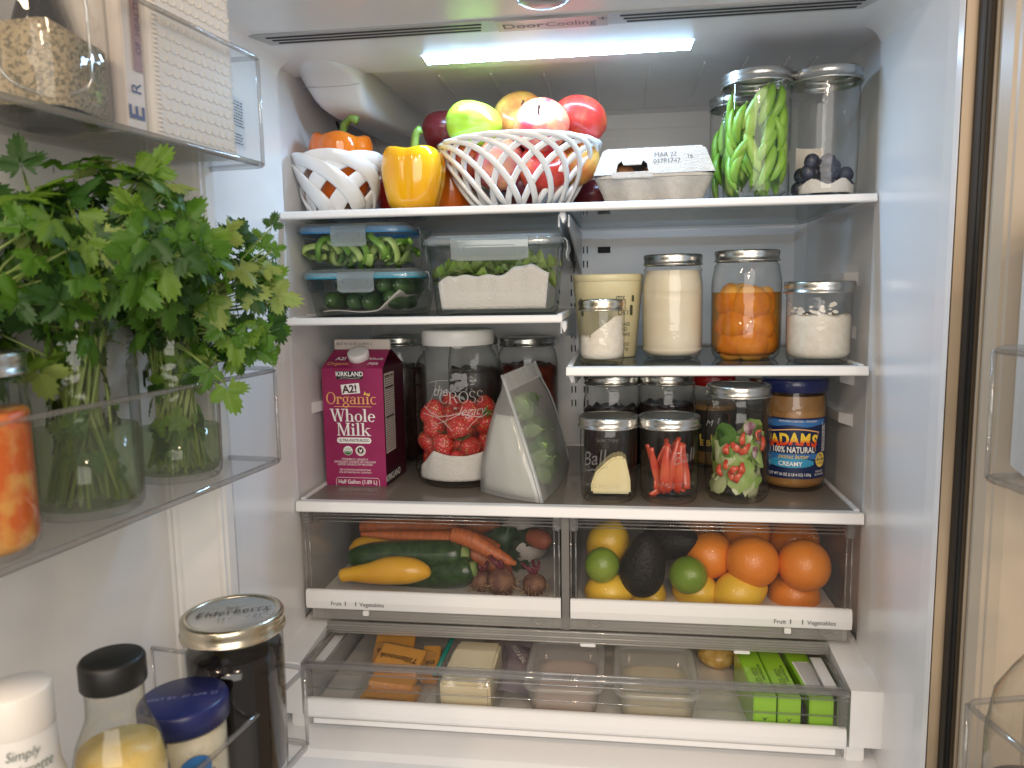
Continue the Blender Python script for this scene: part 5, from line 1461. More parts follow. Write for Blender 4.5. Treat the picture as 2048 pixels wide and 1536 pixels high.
# ---- peanut butter
def pb():
    x, y, r = .339, .150, .0470
    h = ony(1597, 760, y - .047).z - ZLO
    t = thing('peanut_butter_jar', 'peanut butter jar with dark blue lid and blue label', 'jar', (x, y, ZLO), (0, 0, R(3)))
    mb = MB(); mb.lathe([(0, .004), (r * .75, .003), (r * .84, 0), (r * .94, .003), (r * .985, .012), (r, .022), (r, h - .042), (r * .985, h - .034), (r * .955, h - .026), (r * .945, h - .018), (r * .94, h - .004)], 64, cap0=False, cap1=False); mb.build('glass_jar', M_glass_old, t)
    M_pbt = mat('peanut_butter', (.36, .19, .06), .35, col2=(.30, .14, .04), nscale=16, sss=.1)
    fill('peanut_butter', t, M_pbt, r * .965, .006, h - .048, .003, 3, .006)
    mb = MB(); mb.lathe([(r * .96, h - .0482), (r * .945, h - .036), (r * .915, h - .026)], 56, mod=lambda a_, z_, j: 1 - .01 * (j == 2) * abs(sin(3 * a_)), cap0=False, cap1=False); mb.build('smear', M_pbt, t)
    M_bl = mat('dark_blue_lid', (.014, .022, .11), .25, coat=.3)
    mb = MB(); mb.lathe([(r + .0004, h - .020), (r + .0014, h - .019), (r + .0014, h - .004), (r, h - .0008), (r - .004, h), (r - .008, h - .0015), (0, h - .0012)], 64, mod=lambda a_, z_, j: 1 + (.006 if j in (1, 2) and int(a_ * 64 / (2 * pi) + .5) % 2 else 0), cap0=False, cap1=False); mb.build('lid', M_bl, t)
    k = r * 2 / 122; Wp = r + .0005
    X = lambda u: (u - 1597) * k * 1.06
    z0 = h * (985 - 955) / (985 - 760)
    Zv = lambda v: (985 - v) * h / (985 - 760) * 1.0 - .001
    mb = MB(); patch(mb, X(1530), X(1656), Zv(955), Zv(834), Wp, 18); lab_ = mb.build('paper_label', mat('navy_label', (.008, .018, .075), .35), t)
    def P_(pts, m_, e=.0003, nm='printed_badge'): mb = MB(); poly(mb, [(X(a_), Zv(b_)) for a_, b_ in pts], wrap=Wp + e); mb.build(nm, m_, lab_)
    def T_(body, u, v, px, m_, e=.0008, **kw): mb = MB(); letter(mb, body, px * k / .70, X(u), Zv(v), wrap=Wp + e, **kw); mb.build('lettering', m_, lab_)
    blu = mat('label_blue', (.04, .16, .42), .35); sky = mat('label_light_blue', (.04, .30, .52), .35)
    def strip_poly(top, bot, m_, e):   # wrapped band so it follows the jar
        mb = MB(); n = len(top)
        vs = [(X(a_), Zv(b_)) for a_, b_ in top] + [(X(a_), Zv(b_)) for a_, b_ in bot]
        w_ = Wp + e
        mb.add([(w_ * sin(a_ / w_), -w_ * cos(a_ / w_), b_) for a_, b_ in vs], [(i, i + 1, n + i + 1, n + i) for i in range(n - 1)], True); mb.build('printed_band', m_, lab_)
    us = [1531 + i * 9.5 for i in range(13)]
    strip_poly([(u, 837.5) for u in us], [(u, 850 + 2 * sin(i)) for i, u in enumerate(us)], blu, .00025)
    us = [1532 + i * 8.2 for i in range(13)]
    strip_poly([(u, 862 - 7 * sin(pi * (i / 12) ** 1.2)) for i, u in enumerate(us)], [(u, 864 - 7 * sin(pi * (i / 12) ** 1.2)) for i, u in enumerate(us)], M_pay, .0004)
    strip_poly([(u, 905) for u in us], [(u, 918 - 5 * sin(pi * i / 12)) for i, u in enumerate(us)], blu, .0003)
    us = [1534 + i * 7.2 for i in range(13)]
    strip_poly([(u, 924 - 11 * math.sqrt(max(0, 1 - ((i - 6) / 6.3) ** 2))) for i, u in enumerate(us)], [(u, 924 + 9 * math.sqrt(max(0, 1 - ((i - 6) / 6.3) ** 2))) for i, u in enumerate(us)], sky, .0004)
    T_('SEPARATION IS NATURAL - STIR & ENJOY', 1590, 842, 3.6, M_wink, width=.78)
    # big name in gradient yellow to red print
    m_, nt, b = base_mat('yellow_red_print'); tc = nt.nodes.new('ShaderNodeTexCoord'); sp_ = nt.nodes.new('ShaderNodeSeparateXYZ'); nt.links.new(tc.outputs['Object'], sp_.inputs[0])
    mr = nt.nodes.new('ShaderNodeMapRange'); mr.inputs[1].default_value = Zv(885); mr.inputs[2].default_value = Zv(868); nt.links.new(sp_.outputs[2], mr.inputs[0])
    rp = nt.nodes.new('ShaderNodeValToRGB'); rp.color_ramp.elements[0].color = (.70, .06, .01, 1); rp.color_ramp.elements[1].color = (.88, .62, .05, 1); rp.color_ramp.elements[0].position = .1; rp.color_ramp.elements[1].position = .6
    nt.links.new(mr.outputs[0], rp.inputs[0]); nt.links.new(rp.outputs[0], b.inputs['Base Color']); b.inputs['Roughness'].default_value = .4
    mb = MB()
    for i, (ch, u, dv) in enumerate((('A', 1549, 4), ('D', 1566, 1.5), ('A', 1583, 0), ('M', 1602, 1), ('S', 1619, 4))):
        letter(mb, ch, 22 * k / .70, X(u), Zv(886 + dv), wrap=Wp + .0010, bold=.045, width=.80, rot=R((i - 2) * -3))
        for e_ in (-1, 1):   # slab feet
            if ch in 'AM': poly(mb, [(X(u + e_ * 6 - 3.5), Zv(886 + dv)), (X(u + e_ * 6 + 3.5), Zv(886 + dv)), (X(u + e_ * 6 + 3.5), Zv(883 + dv)), (X(u + e_ * 6 - 3.5), Zv(883 + dv))], wrap=Wp + .00103)
    mb.build('lettering', m_, lab_)
    T_('100% NATURAL', 1582, 902.5, 11.5, M_wink, bold=.018, width=.72)
    T_('peanut butter', 1582, 914, 8.5, M_yink, shear=.35, width=.85)
    T_('CREAMY', 1577, 929, 8.5, M_wink, bold=.018, width=.95)
    T_('NET WT 36 OZ (2 LB 4 OZ) 1.02kg', 1576, 949, 5.4, M_wink, width=.72, bold=.008)
    P_(disc_pts(1636, 918, 12, 15), M_yink, .0006); T_('8g', 1636, 911, 6, M_ink_blue, .0010); T_('PROTEIN', 1636, 920, 5, M_ink_blue, .0010, width=.75, bold=.015); T_('PER SERVING', 1636, 926, 2.6, M_ink_blue, .0010, width=.8)
    T_('NON-GMO', 1634, 943, 4, M_wink, width=.7); T_('GLUTEN FREE', 1634, 949, 4, M_wink, width=.7)
    mb = MB(); line_strip(mb, [(X(1628), Zv(864)), (X(1627), Zv(872)), (X(1622), Zv(885)), (X(1623), Zv(900))], .0008, wrap=Wp + .0005); mb.build('printed_line', M_pay, lab_)
    mb = MB(); rr_ = random.Random(4)
    for j in range(5):
        zz = 902
        while zz > 850:
            l = rr_.uniform(3, 8); poly(mb, [(X(1639 + j * 2.2), Zv(zz)), (X(1640.1 + j * 2.2), Zv(zz)), (X(1640.1 + j * 2.2), Zv(zz - l)), (X(1639 + j * 2.2), Zv(zz - l))], wrap=Wp + .0005); zz -= l + 1.5
    mb.build('small_print', M_wink, lab_)['kind'] = 'stuff'
pb()

# ---- clear pouch of greens
M_pouch = clear('frosted_pouch_film', (.93, .94, .93), (.7, .72, .71), .18, film=.34, film_col=(.88, .90, .88), f0=.05, refl=.35, wave=.5, wscale=25)
M_pouch_edge = clear('pouch_seam', (.8, .82, .82), (.6, .62, .62), .2, film=.66, film_col=(.84, .87, .88), f0=.06, refl=.4)
def pouch():
    S0 = onz(1084, 1008, ZLO); S1 = ony(1003, 752, .085); B1 = ony(1072, 724, .155); B0 = onz(1136, 925, ZLO); L0 = onz(962, 985, ZLO); K0 = Vector((L0.x + .05, L0.y + .12, ZLO))
    ctr = (S0 + B0 + L0 + K0) / 4
    t = thing('leafy_pouch', 'frosted zip pouch of green leaves leaning on the large jar', 'pouch', (ctr.x, ctr.y, ZLO))
    off = Vector(t.location)
    # footprint (anticlockwise from the near seam) and flat top edge
    foot = []
    for a_, b_, bulge, n in ((S0, B0, .010, 8), (B0, K0, .004, 5), (K0, L0, .004, 5), (L0, S0, .006, 8)):
        for i in range(n):
            q = i / n; p_ = a_.lerp(b_, q); d_ = (b_ - a_); out = Vector((d_.y, -d_.x, 0)).normalized()
            foot.append(p_ + out * bulge * sin(pi * q))
    tops = []
    dirT = (B1 - S1); outT = Vector((dirT.y, -dirT.x, 0)).normalized()
    n1 = 8
    for i in range(8): tops.append(S1.lerp(B1, i / 8) + outT * .0012)
    for i in range(5): tops.append(B1.lerp(S1, i / 5 * .05) - outT * .0012)
    for i in range(5): tops.append(B1.lerp(S1, .05 + i / 5 * .85) - outT * .0012)
    for i in range(8): tops.append(B1.lerp(S1, .90 + i / 8 * .10) - outT * .0012)
    rings = []
    for j in range(15):
        q = j / 14; f = q ** 1.15
        ring = []
        for i, (a_, b_) in enumerate(zip(foot, tops)):
            p_ = a_.lerp(b_, f); p_.z = ZLO + .0012 + (b_.z - ZLO) * q
            cc = ctr.lerp((S1 + B1) / 2, q); o_ = Vector((p_.x - cc.x, p_.y - cc.y, 0))
            if o_.length > 1e-5: p_ += o_.normalized() * (.010 * sin(pi * min(1, q * 1.15)) * (1 if i not in (0,) else .2) + .003 * mnoise.noise(Vector((i * .7, q * 5, 1))))
            ring.append(p_ - off)
        rings.append(ring)
    mb = MB(); mb.rings(rings, cap0=True, cap1=False); mb.build('film', M_pouch, t)
    mb = MB(); mb.tube([r_[0] for r_ in rings], .0032, 8, flat=.6); mb.build('seam', M_pouch_edge, t)
    mb = MB(); mb.tube([r_[8] for r_ in rings], .0022, 8, flat=.6); mb.build('seam', M_pouch_edge, t)
    z1 = rings[-1]
    mb = MB(); A, B = Vector(z1[0]), Vector(z1[8]); dn = (Vector(rings[-3][0]) - A), (Vector(rings[-3][8]) - B)
    mb.add([A + outT * .002, B + outT * .002, B + dn[1] * .9 + outT * .004, A + dn[0] * .9 + outT * .004], [(0, 1, 2, 3)]); mb.build('zip_band', M_pouch_edge, t)
    # leaves just inside the face that shows them
    M_b1 = mat('pouch_leaf_green', (.08, .21, .04), .45, col2=(.15, .30, .07), nscale=40, trans=.2); M_b2 = mat('pouch_leaf_pale', (.22, .36, .12), .45, col2=(.32, .44, .2), nscale=40, trans=.2)
    lm = []
    for s_ in range(4):
        q_ = MB()
        def lf(u, v):
            w_ = sin(pi * min(1, u * .98 + .02)) ** .75 * .013
            return ((v - .5) * 2 * w_, .003 * sin(u * 4 + s_) + .004 * abs(v - .5), .042 * (u - .5))
        q_.grid(lf, 10, 4); q_.tube([(0, 0, -.020), (.001, 0, -.026)], .001, 4)
        lm.append(q_.mesh('herb_leaf', (M_b1, M_b2)[s_ % 2]))
    rr_ = random.Random(8)
    for i in range(64):
        q = rr_.uniform(.10, .78); w_ = rr_.uniform(.14, .66)
        j = min(13, int(q * 14)); idx = w_ * 8
        i0 = int(idx); p_ = Vector(rings[j][i0]).lerp(Vector(rings[j][i0 + 1]), idx - i0) + off
        cc = ctr.lerp((S1 + B1) / 2, q); inn = Vector((cc.x - p_.x, cc.y - p_.y, 0)).normalized()
        p_ += inn * rr_.uniform(.012, .024)
        fa = math.atan2(inn.x, -inn.y) * -1
        put('herb_leaf', 'green herb leaf inside the frosted pouch', 'leaf', lm[i % 4], p_, (rr_.uniform(-.3, .3), rr_.uniform(-2.6, 2.6), math.atan2(-inn.x, inn.y) + rr_.uniform(-.3, .3)), 'leaves in the pouch', s=.85)
    # towel along the other side
    def tw(u, v):
        j = v * 9; j0 = int(j); f = j - j0
        i = 18 + u * 8; i0 = int(i); g = i - i0
        def P(j_, i_): return Vector(rings[min(14, j_)][i_ % 26])
        p_ = P(j0, i0).lerp(P(j0, i0 + 1), g).lerp(P(j0 + 1, i0).lerp(P(j0 + 1, i0 + 1), g), f) + off
        cc = ctr.lerp((S1 + B1) / 2, v * 9 / 14); inn = Vector((cc.x - p_.x, cc.y - p_.y, 0)).normalized()
        return tuple(p_ + inn * .008 + Vector((0, 0, .004)))
    towel('paper_towel', 'white paper towel inside the frosted pouch', tw, 12, 10, mat('thin_paper_towel', (.86, .86, .83), .9, bump=.8, bscale=330, trans=.5))
pouch()

# ================================================================== crisper drawers' contents
ZCR = -.1585
def at(u, v, y): return ony(u, v, y)
# oranges, lemons, limes, avocados
M_or = mat('orange_peel', (.76, .24, .018), .32, col2=(.72, .20, .012), nscale=10, bump=.35, bscale=420, coat=.15)
M_le = mat('lemon_peel', (.78, .50, .04), .34, col2=(.74, .44, .03), nscale=12, bump=.3, bscale=380, coat=.15)
M_li = mat('lime_peel', (.13, .23, .014), .3, col2=(.22, .29, .03), nscale=14, bump=.3, bscale=380, coat=.2)
M_av = mat('avocado_skin', (.008, .007, .007), .45, col2=(.022, .016, .012), spec=.22, nscale=260, ndet=5, nmix=(.5, .72), bump=1.0, bscale=210)
om = [fruit_mesh('orange', round_fn(.0385, 1, .97, i, .02), M_or) for i in range(3)]
lm_ = [fruit_mesh('lemon', round_fn(.0290, 1, 1.18, i, .03, .16, .10), M_le) for i in range(2)]
lim = fruit_mesh('lime', round_fn(.0268, 1, 1.06, 4, .02, .06, .05), M_li)
avo = MB()
def avo_fn(t, p):
    z = cos(p); q = (1 - z) / 2
    r_ = .034 * sin(p) ** .9 * (.72 + .52 * q - .10 * q * q)
    w = 1 + .03 * mnoise.noise(Vector((cos(t) * 2, sin(t) * 2, q * 3)))
    return (r_ * w * cos(t), r_ * w * sin(t), .050 * z)
avo.ball(avo_fn, 40, 30); avo = avo.mesh('avocado', M_av)
def drop(nm, label, cat, me, u, v, y, rot, group=None, s=1): return put(nm, label, cat, me, at(u, v, y), rot, group, s)
g = 'oranges in the crisper drawer'
drop('orange', 'large orange wedged above two lemons', 'orange', om[0], 1505, 1123, .066, (.3, .2, 0), g, 1.0)
drop('orange', 'large orange resting on another beside the drawer wall', 'orange', om[1], 1608, 1130, .064, (.8, 1, 0), g, .98)
drop('orange', 'orange between the lime and a larger orange', 'orange', om[2], 1420, 1110, .095, (1, .4, 0), g, .92)
drop('orange', 'orange lying at the bottom under the others', 'orange', om[0], 1588, 1192, .090, (2, .4, 0), g, .98)
for (u, v, y) in ((1490, 1062, .145), (1588, 1082, .150), (1400, 1060, .20), (1560, 1050, .22)):
    drop('orange', 'orange in the rear of the pile, partly covered', 'orange', om[1], u, v, y, (u, v, 0), g, .98)
g = 'lemons in the crisper drawer'
drop('lemon', 'tall yellow lemon behind the lime, under the drawer rim', 'lemon', lm_[0], 1216, 1088, .110, (.2, .35, 0), g, 1.15)
drop('lemon', 'lemon at the bottom beneath the lime by the divider', 'lemon', lm_[1], 1216, 1183, .060, (1.5, .2, 1.3), g)
drop('lemon', 'lemon half hidden behind the tip of the avocado', 'lemon', lm_[0], 1292, 1187, .080, (1.5, .2, .5), g)
drop('lemon', 'lemon half hidden beneath the lime beside the avocado', 'lemon', lm_[1], 1392, 1183, .075, (1.5, 0, 1.2), g)
drop('lemon', 'bright lemon with pointed end under the large orange', 'lemon', lm_[0], 1479, 1184, .060, (1.4, 0, 1.75), g, 1.08)
g = 'limes in the crisper drawer'
drop('lime', 'green lime beside the divider on top of a lemon', 'lime', lim, 1204, 1130, .046, (.4, .3, 0), g, .95)
drop('lime', 'green lime leaning on the big avocado, below an orange', 'lime', lim, 1376, 1150, .046, (1.2, .3, .4), g, 1.02)
g = 'avocados in the crisper drawer'
drop('avocado', 'big black avocado standing between the two limes', 'avocado', avo, 1287, 1128, .055, (R(8), R(4), .4), g, 1.0)
drop('avocado', 'black avocado lying behind the big one', 'avocado', avo, 1342, 1080, .110, (R(80), R(30), .9), g, .92)

# squash, zucchini, carrots, beets
M_sq = mat('yellow_squash_skin', (.80, .46, .03), .3, col2=(.74, .36, .02), nscale=12, coat=.2, bump=.06, bscale=90)
M_zu = mat('zucchini_skin', (.012, .04, .010), .28, col2=(.035, .08, .02), nscale=90, coat=.2, speck=((.10, .18, .05), 420, .10))
M_zu_s = mat('zucchini_stem', (.12, .20, .04), .6, col2=(.28, .34, .12), nscale=80)
M_ca = mat('carrot_skin', (.52, .13, .03), .5, col2=(.38, .10, .03), nscale=60, bump=.35, bscale=150, stretch=(4, 1, 1))
M_be = mat('beet_skin', (.10, .035, .025), .75, col2=(.22, .11, .06), nscale=50, bump=.6, bscale=160)
M_root = mat('pale_rootlets', (.42, .28, .14), .8)
def spine(pts, rads, n=26, seg=20):
    """smooth tube through control points with interpolated radii"""
    P = [Vector(p) for p in pts]; m_ = len(P) - 1; out, rr_ = [], []
    for i in range(n + 1):
        q = i / n * m_; k = min(int(q), m_ - 1); f = q - k
        p0, p1, p2, p3 = P[max(k - 1, 0)], P[k], P[k + 1], P[min(k + 2, m_)]
        out.append(.5 * ((2 * p1) + (p2 - p0) * f + (2 * p0 - 5 * p1 + 4 * p2 - p3) * f * f + (3 * p1 - p0 - 3 * p2 + p3) * f ** 3))
        r0, r1, r2, r3 = rads[max(k - 1, 0)], rads[k], rads[k + 1], rads[min(k + 2, m_)]
        rr_.append(max(.0006, .5 * ((2 * r1) + (r2 - r0) * f + (2 * r0 - 5 * r1 + 4 * r2 - r3) * f * f + (3 * r1 - r0 - 3 * r2 + r3) * f ** 3)))
    mb = MB(); mb.tube(out, rr_, seg); return mb
def veg(nm, label, cat, m_, pix, rads, group=None, stem=None):
    """vegetable whose axis runs through (u, v, y) points"""
    pts = [at(*p) for p in pix]; c = pts[len(pts) // 2]
    t = thing(nm, label, cat, c, group=group)
    spine([p - c for p in pts], rads).build('flesh', m_, t)
    if stem:
        sm, L, r_ = stem; d = (pts[-1] - pts[-2]).normalized()
        mb = MB(); mb.tube([pts[-1] - c - d * .004, pts[-1] - c + d * L * .5, pts[-1] - c + d * L], [r_ * 1.15, r_, r_ * .9], 7); mb.build('stem', sm, t)
    return t
veg('yellow_squash', 'bright yellow crookneck squash lying in front of zucchini', 'squash', M_sq, ((862, 1144, .052), (855, 1144, .052), (825, 1141, .052), (780, 1141, .054), (740, 1146, .056), (705, 1148, .058), (685, 1151, .058), (680, 1152, .058)), (.0015, .010, .0195, .0215, .0165, .0118, .0105, .0055))
veg('yellow_squash', 'pale yellow squash mostly hidden behind the zucchini', 'squash', M_sq, ((700, 1098, .14), (720, 1094, .14), (760, 1090, .14), (810, 1092, .14), (850, 1095, .14)), (.004, .016, .018, .014, .008))
veg('zucchini', 'long dark zucchini lying above the yellow squash', 'zucchini', M_zu, ((700, 1118, .090), (706, 1116, .090), (740, 1113, .090), (800, 1110, .090), (860, 1109, .090), (912, 1108, .088), (924, 1108, .088)), (.006, .015, .0215, .0235, .0240, .0225, .016), stem=(M_zu_s, .012, .0125))
veg('zucchini', 'dark zucchini lying underneath at the drawer bottom', 'zucchini', M_zu, ((760, 1150, .10), (775, 1148, .10), (830, 1146, .095), (890, 1145, .085), (935, 1140, .075), (942, 1139, .074)), (.006, .019, .0235, .0245, .022, .016), stem=(M_zu_s, .010, .0125))
g = 'carrots across the crisper drawer'
for i, (lab_, pix, rad) in enumerate((('long thin carrot with tapering tip over the zucchini', ((722, 1068, .11), (780, 1070, .11), (850, 1074, .105), (920, 1078, .10), (945, 1083, .10)), (.003, .0075, .0105, .0135, .010)),
        ('thick carrot under the drawer rim', ((722, 1052, .15), (760, 1053, .15), (820, 1054, .15), (900, 1055, .15), (920, 1056, .15)), (.010, .014, .015, .014, .006)),
        ('bent carrot running down from the zucchini end', ((905, 1068, .09), (940, 1078, .085), (975, 1098, .08), (1010, 1118, .075), (1032, 1128, .075)), (.012, .0135, .0115, .0085, .003)),
        ('short carrot lying over the bent one', ((930, 1065, .12), (960, 1080, .12), (985, 1090, .12), (1000, 1094, .12)), (.008, .010, .008, .004)),
        ('thick carrot slanting behind the beets', ((930, 1100, .12), (970, 1120, .12), (1005, 1140, .12), (1020, 1150, .12)), (.016, .018, .016, .008)),
        ('carrot high at the back beside the dark cucumber', ((880, 1048, .19), (940, 1052, .19), (990, 1056, .19), (1010, 1058, .19)), (.010, .013, .011, .005)))):
    veg('carrot', lab_, 'carrot', M_ca, pix, rad, g)
veg('cucumber', 'dark cucumber high at the back near the divider', 'cucumber', M_zu, ((985, 1062, .20), (1000, 1062, .20), (1030, 1066, .19), (1070, 1074, .18), (1082, 1076, .18)), (.008, .018, .020, .018, .008))
veg('sweet_potato', 'reddish sweet potato tip against the divider', 'sweet potato', mat('sweet_potato_skin', (.30, .08, .04), .6, bump=.3), ((1060, 1072, .14), (1078, 1078, .13), (1094, 1083, .12), (1100, 1086, .12)), (.012, .016, .013, .004))
g = 'beets in the crisper drawer'
for i, (u, v, y, s_, lab_) in enumerate(((1003, 1164, .060, 1.0, 'round beet with a shaggy beard of rootlets'), (1068, 1164, .065, .82, 'small beet standing against the divider'), (962, 1170, .075, .75, 'small beet half hidden beside the zucchini'))):
    c_ = at(u, v, y); t = thing('beet', lab_, 'beet', (c_.x, c_.y, ZCR + .021 * s_), group=g)
    mb = MB(); mb.ball(round_fn(.0225 * s_, 1, .95, i, .08, .12, .1), 26, 18); mb.build('flesh', M_be, t)
    mb = MB(); rr_ = random.Random(i)
    for k in range(5): a = rr_.uniform(0, 6); mb.tube([(0, 0, .018 * s_), (.008 * cos(a), .008 * sin(a), .028 * s_), (.016 * cos(a) - .004, .016 * sin(a), .040 * s_)], [.0036, .0030, .0022], 6)
    mb.build('stalks', mat('beet_stalk', (.13, .015, .03), .5), t)
    mb = MB()
    for k in range(34):
        a = rr_.uniform(0, 2 * pi); z = rr_.uniform(-.018, .004) * s_; b_ = math.sqrt(max(1e-6, (.0222 * s_) ** 2 - z * z))
        p_ = Vector((b_ * cos(a), b_ * sin(a), z)); q_ = p_ + Vector((cos(a) * .006 + rr_.uniform(-.005, .005), sin(a) * .006, rr_.uniform(-.008, .002)))
        mb.tube([p_, q_, q_ + Vector((rr_.uniform(-.004, .004), 0, -.004))], [.0006, .0004, .0002], 4)
    mb.build('rootlets', M_root, t)['kind'] = 'stuff'
c_ = at(1045, 1120, .20)
mb = MB(); mb.ball(lambda t, p: (.045 * sin(p) * cos(t) * (1 + .18 * mnoise.noise(Vector((cos(t) * 2, sin(t) * 2, p)))), .035 * sin(p) * sin(t), .045 * cos(p) * (1 + .15 * mnoise.noise(Vector((cos(t) * 3, p * 2, 1))))), 24, 16)
o = mb.build('produce_bag', mat('white_produce_bag', (.58, .52, .48), .5, bump=.5, bscale=40), None); o.location = (c_.x, c_.y, ZCR + .046); tag(o, 'crumpled white produce bag behind the beets', 'bag')
for i, (u, v, y) in enumerate(((1010, 1085, .16), (1035, 1098, .165))):
    mb = leaf_sheet(20 + i, .07, .05, .008); o = mb.build('dark_leaf', mat('wilted_dark_leaf', (.02, .05, .015), .5), None); o.location = at(u, v, y); o.rotation_euler = (1.2, .5 + i, .3); tag(o, ('dark wilted leaf over the carrots', 'dark ragged leaf hanging before the produce bag')[i], 'leaf', 'wilted leaves in the crisper')

# ================================================================== deli drawer's contents
ZDE = -.2748
M_chee = mat('orange_cheddar', (.84, .40, .06), .45, col2=(.80, .35, .05), nscale=10, sss=.15)
M_film = clear('crinkled_film', (.96, .96, .95), (.75, .75, .75), .08, film=.08, film_col=(.8, .8, .8), f0=.07, refl=.6, wave=.9, wscale=45)
def cheese(label, u, v, z, w, d, th, rot, text=None, trot=0):
    c_ = onz(u, v, z + th); t = thing('cheese_pack', label, 'cheese', (c_.x, c_.y, z), rot, 'cheddar packs in the deli drawer')
    mb = MB(); mb.box(-w / 2, w / 2, -d / 2, d / 2, .001, th); mb.build('cheese', M_chee, t, .0015)
    mb = MB(); mb.rings([rrect(w + .030, d + .012, .004, th * .5), rrect(w + .006, d + .006, .004, th * .9), rrect(w + .002, d + .002, .004, th + .0012)], cap1=True, cap0=False, smooth=False); mb.build('wrapper', M_film, t)
    if text:
        for body, dx, dy, sz in text:
            mb = MB(); letter(mb, body, sz, 0, 0, M=T(dx, dy, th + .0016, rx=-pi / 2, rz=trot), shear=.2, bold=.008); mb.build('lettering', M_ink, t)
    return t
cheese('orange cheddar pack leaning at the back of its pile', 790, 1288, -.248, .062, .060, .010, (R(24), R(-4), R(4)), (('Tillamook', 0, -.004, .0125),), pi)
cheese('orange cheddar pack with upside down brand script', 800, 1312, -.247, .068, .048, .012, (R(16), R(5), R(-6)), (('Tillamook', 0, .002, .0150), ), pi)
cheese('orange cheddar pack lying under the scripted one', 792, 1345, -.262, .066, .050, .012, (R(8), R(2), R(-4)), (('Tillamook', .008, .016, .010),), pi)
cheese('orange cheddar pack lying lowest beside the drawer front', 780, 1385, -.274, .078, .052, .012, (R(2), 0, R(-4)), (('CHEDDAR CHEESE NET WT 2 OZ', 0, -.020, .0042), ('KEEP REFRIGERATED', .0, -.024, .004)))
cheese('narrow cheddar pack standing beside the pile', 862, 1318, -.262, .026, .062, .014, (R(22), R(0), R(6)), (('ok', .0, .0, .015),), pi)
mb = MB(); a, b = onz(908, 1270, -.215), onz(868, 1352, -.252); mb.tube([a, a.lerp(b, .5), b], [.004, .0042, .004], 8, flat=.6)
o = mb.build('bag_clip', mat('teal_clip', (.02, .22, .18), .3), None); tag(o, 'teal plastic bag clip between cheddar and white cheese', 'bag clip')
c_ = onz(945, 1340, -.232); t = thing('cheese_block', 'creamy white cheese block in clear wrap', 'cheese', (c_.x, c_.y + .01, ZDE), (0, 0, R(-2)))
mb = MB(); mb.add([(-.034, -.062, 0), (.036, -.062, 0), (.034, .045, 0), (-.032, .045, 0), (-.035, -.062, .050), (.036, -.062, .050), (.034, .012, .062), (-.032, .012, .062), (-.031, .045, .060), (.033, .045, .060)], [(3, 2, 1, 0), (0, 1, 5, 4), (4, 5, 6, 7), (7, 6, 9, 8), (1, 2, 9, 6, 5), (0, 4, 7, 8, 3), (2, 3, 8, 9)])
mb.build('cheese', mat('ivory_cheese', (.80, .70, .47), .5, sss=.15, col2=(.76, .64, .42), nscale=20), t, .004)
mb = MB(); mb.rings([rrect(.082, .122, .008, .001), rrect(.080, .118, .008, .047), rrect(.074, .10, .008, .064)], cap0=False, smooth=False); q = mb.build('wrapper', M_film, t); q.location = (.001, -.008, 0)
M_mauve = mat('mauve_bag', (.32, .27, .30), .4, bump=.4, bscale=40)
c_ = onz(1010, 1330, -.245); t = thing('resealable_bag', 'crumpled mauve resealable bag behind the white cheese', 'bag', (c_.x, c_.y + .02, ZDE))
mb = MB(); mb.grid(lambda u, v: (.052 * (u - .5) * 2, .075 * (v - .5) * 2, .010 + .020 * sin(pi * u) * (v > -1) * (.5 + .5 * v) + .006 * mnoise.noise(Vector((u * 4, v * 5, 0)))), 16, 16); mb.build('film', M_mauve, t)
mb = MB(); letter(mb, 'FOLD & SEAL', .010, 0, 0, M=T(.014, .010, .032, rx=-pi / 2, rz=R(-65)), bold=.01); mb.build('lettering', M_wink, t)
c_ = onz(1000, 1285, -.24); mb = MB(); mb.ball(lambda t_, p: (.036 * sin(p) * cos(t_) * (1 + .2 * mnoise.noise(Vector((cos(t_) * 2, sin(t_) * 2, p)))), .030 * sin(p) * sin(t_), .016 * cos(p)), 20, 12)
o = mb.build('meat_pack', mat('dark_cured_meat', (.10, .035, .03), .4, col2=(.18, .07, .05), nscale=40), None); o.location = (c_.x, c_.y + .05, ZDE + .017); tag(o, 'dark cured meat pack at the back of the deli drawer', 'meat')
M_tubp = clear('milky_tub', (.95, .955, .955), (.75, .77, .77), .10, film=.36, film_col=(.90, .90, .89), refl=.5)
def tub(label, u0, u1, vt, food, lab2, z_top=-.224, d=.150):
    a, b = onz(u0, vt, z_top), onz(u1, vt, z_top); w = b.x - a.x; cx_, y0 = (a.x + b.x) / 2, a.y
    h = z_top - ZDE
    t = thing('plastic_tub', label, 'food tub', (cx_, y0 + d / 2, ZDE), group='plastic tubs in the deli drawer')
    mb = MB(); mb.rings([rrect(w - .030, d - .030, .012, .0), rrect(w - .024, d - .024, .014, .003), rrect(w - .010, d - .010, .018, h - .006), rrect(w - .004, d - .004, .018, h - .004)], cap0=True, cap1=False); mb.build('tub', M_tubp, t)
    mb = MB(); mb.rings([rrect(w - .002, d - .002, .019, h - .006), rrect(w, d, .02, h - .001), rrect(w - .006, d - .006, .018, h), rrect(w - .020, d - .020, .014, h), rrect(w - .024, d - .024, .013, h - .003)], cap0=False, cap1=True); mb.build('lid', M_tubp, t)
    mb = MB(); mb.rings([rrect(w - .034, d - .034, .012, .004), rrect(w - .022, d - .022, .014, h * .42), rrect(w - .05, d - .05, .014, h * .55)], cap0=False, cap1=True); q = mb.build('food', food, t)
    return t
tub('translucent tub with pinkish sliced meat under its lid', 1042, 1208, 1375, mat('pink_meat', (.66, .44, .33), .5, col2=(.74, .56, .44), nscale=40, bump=.4, bscale=60), '')
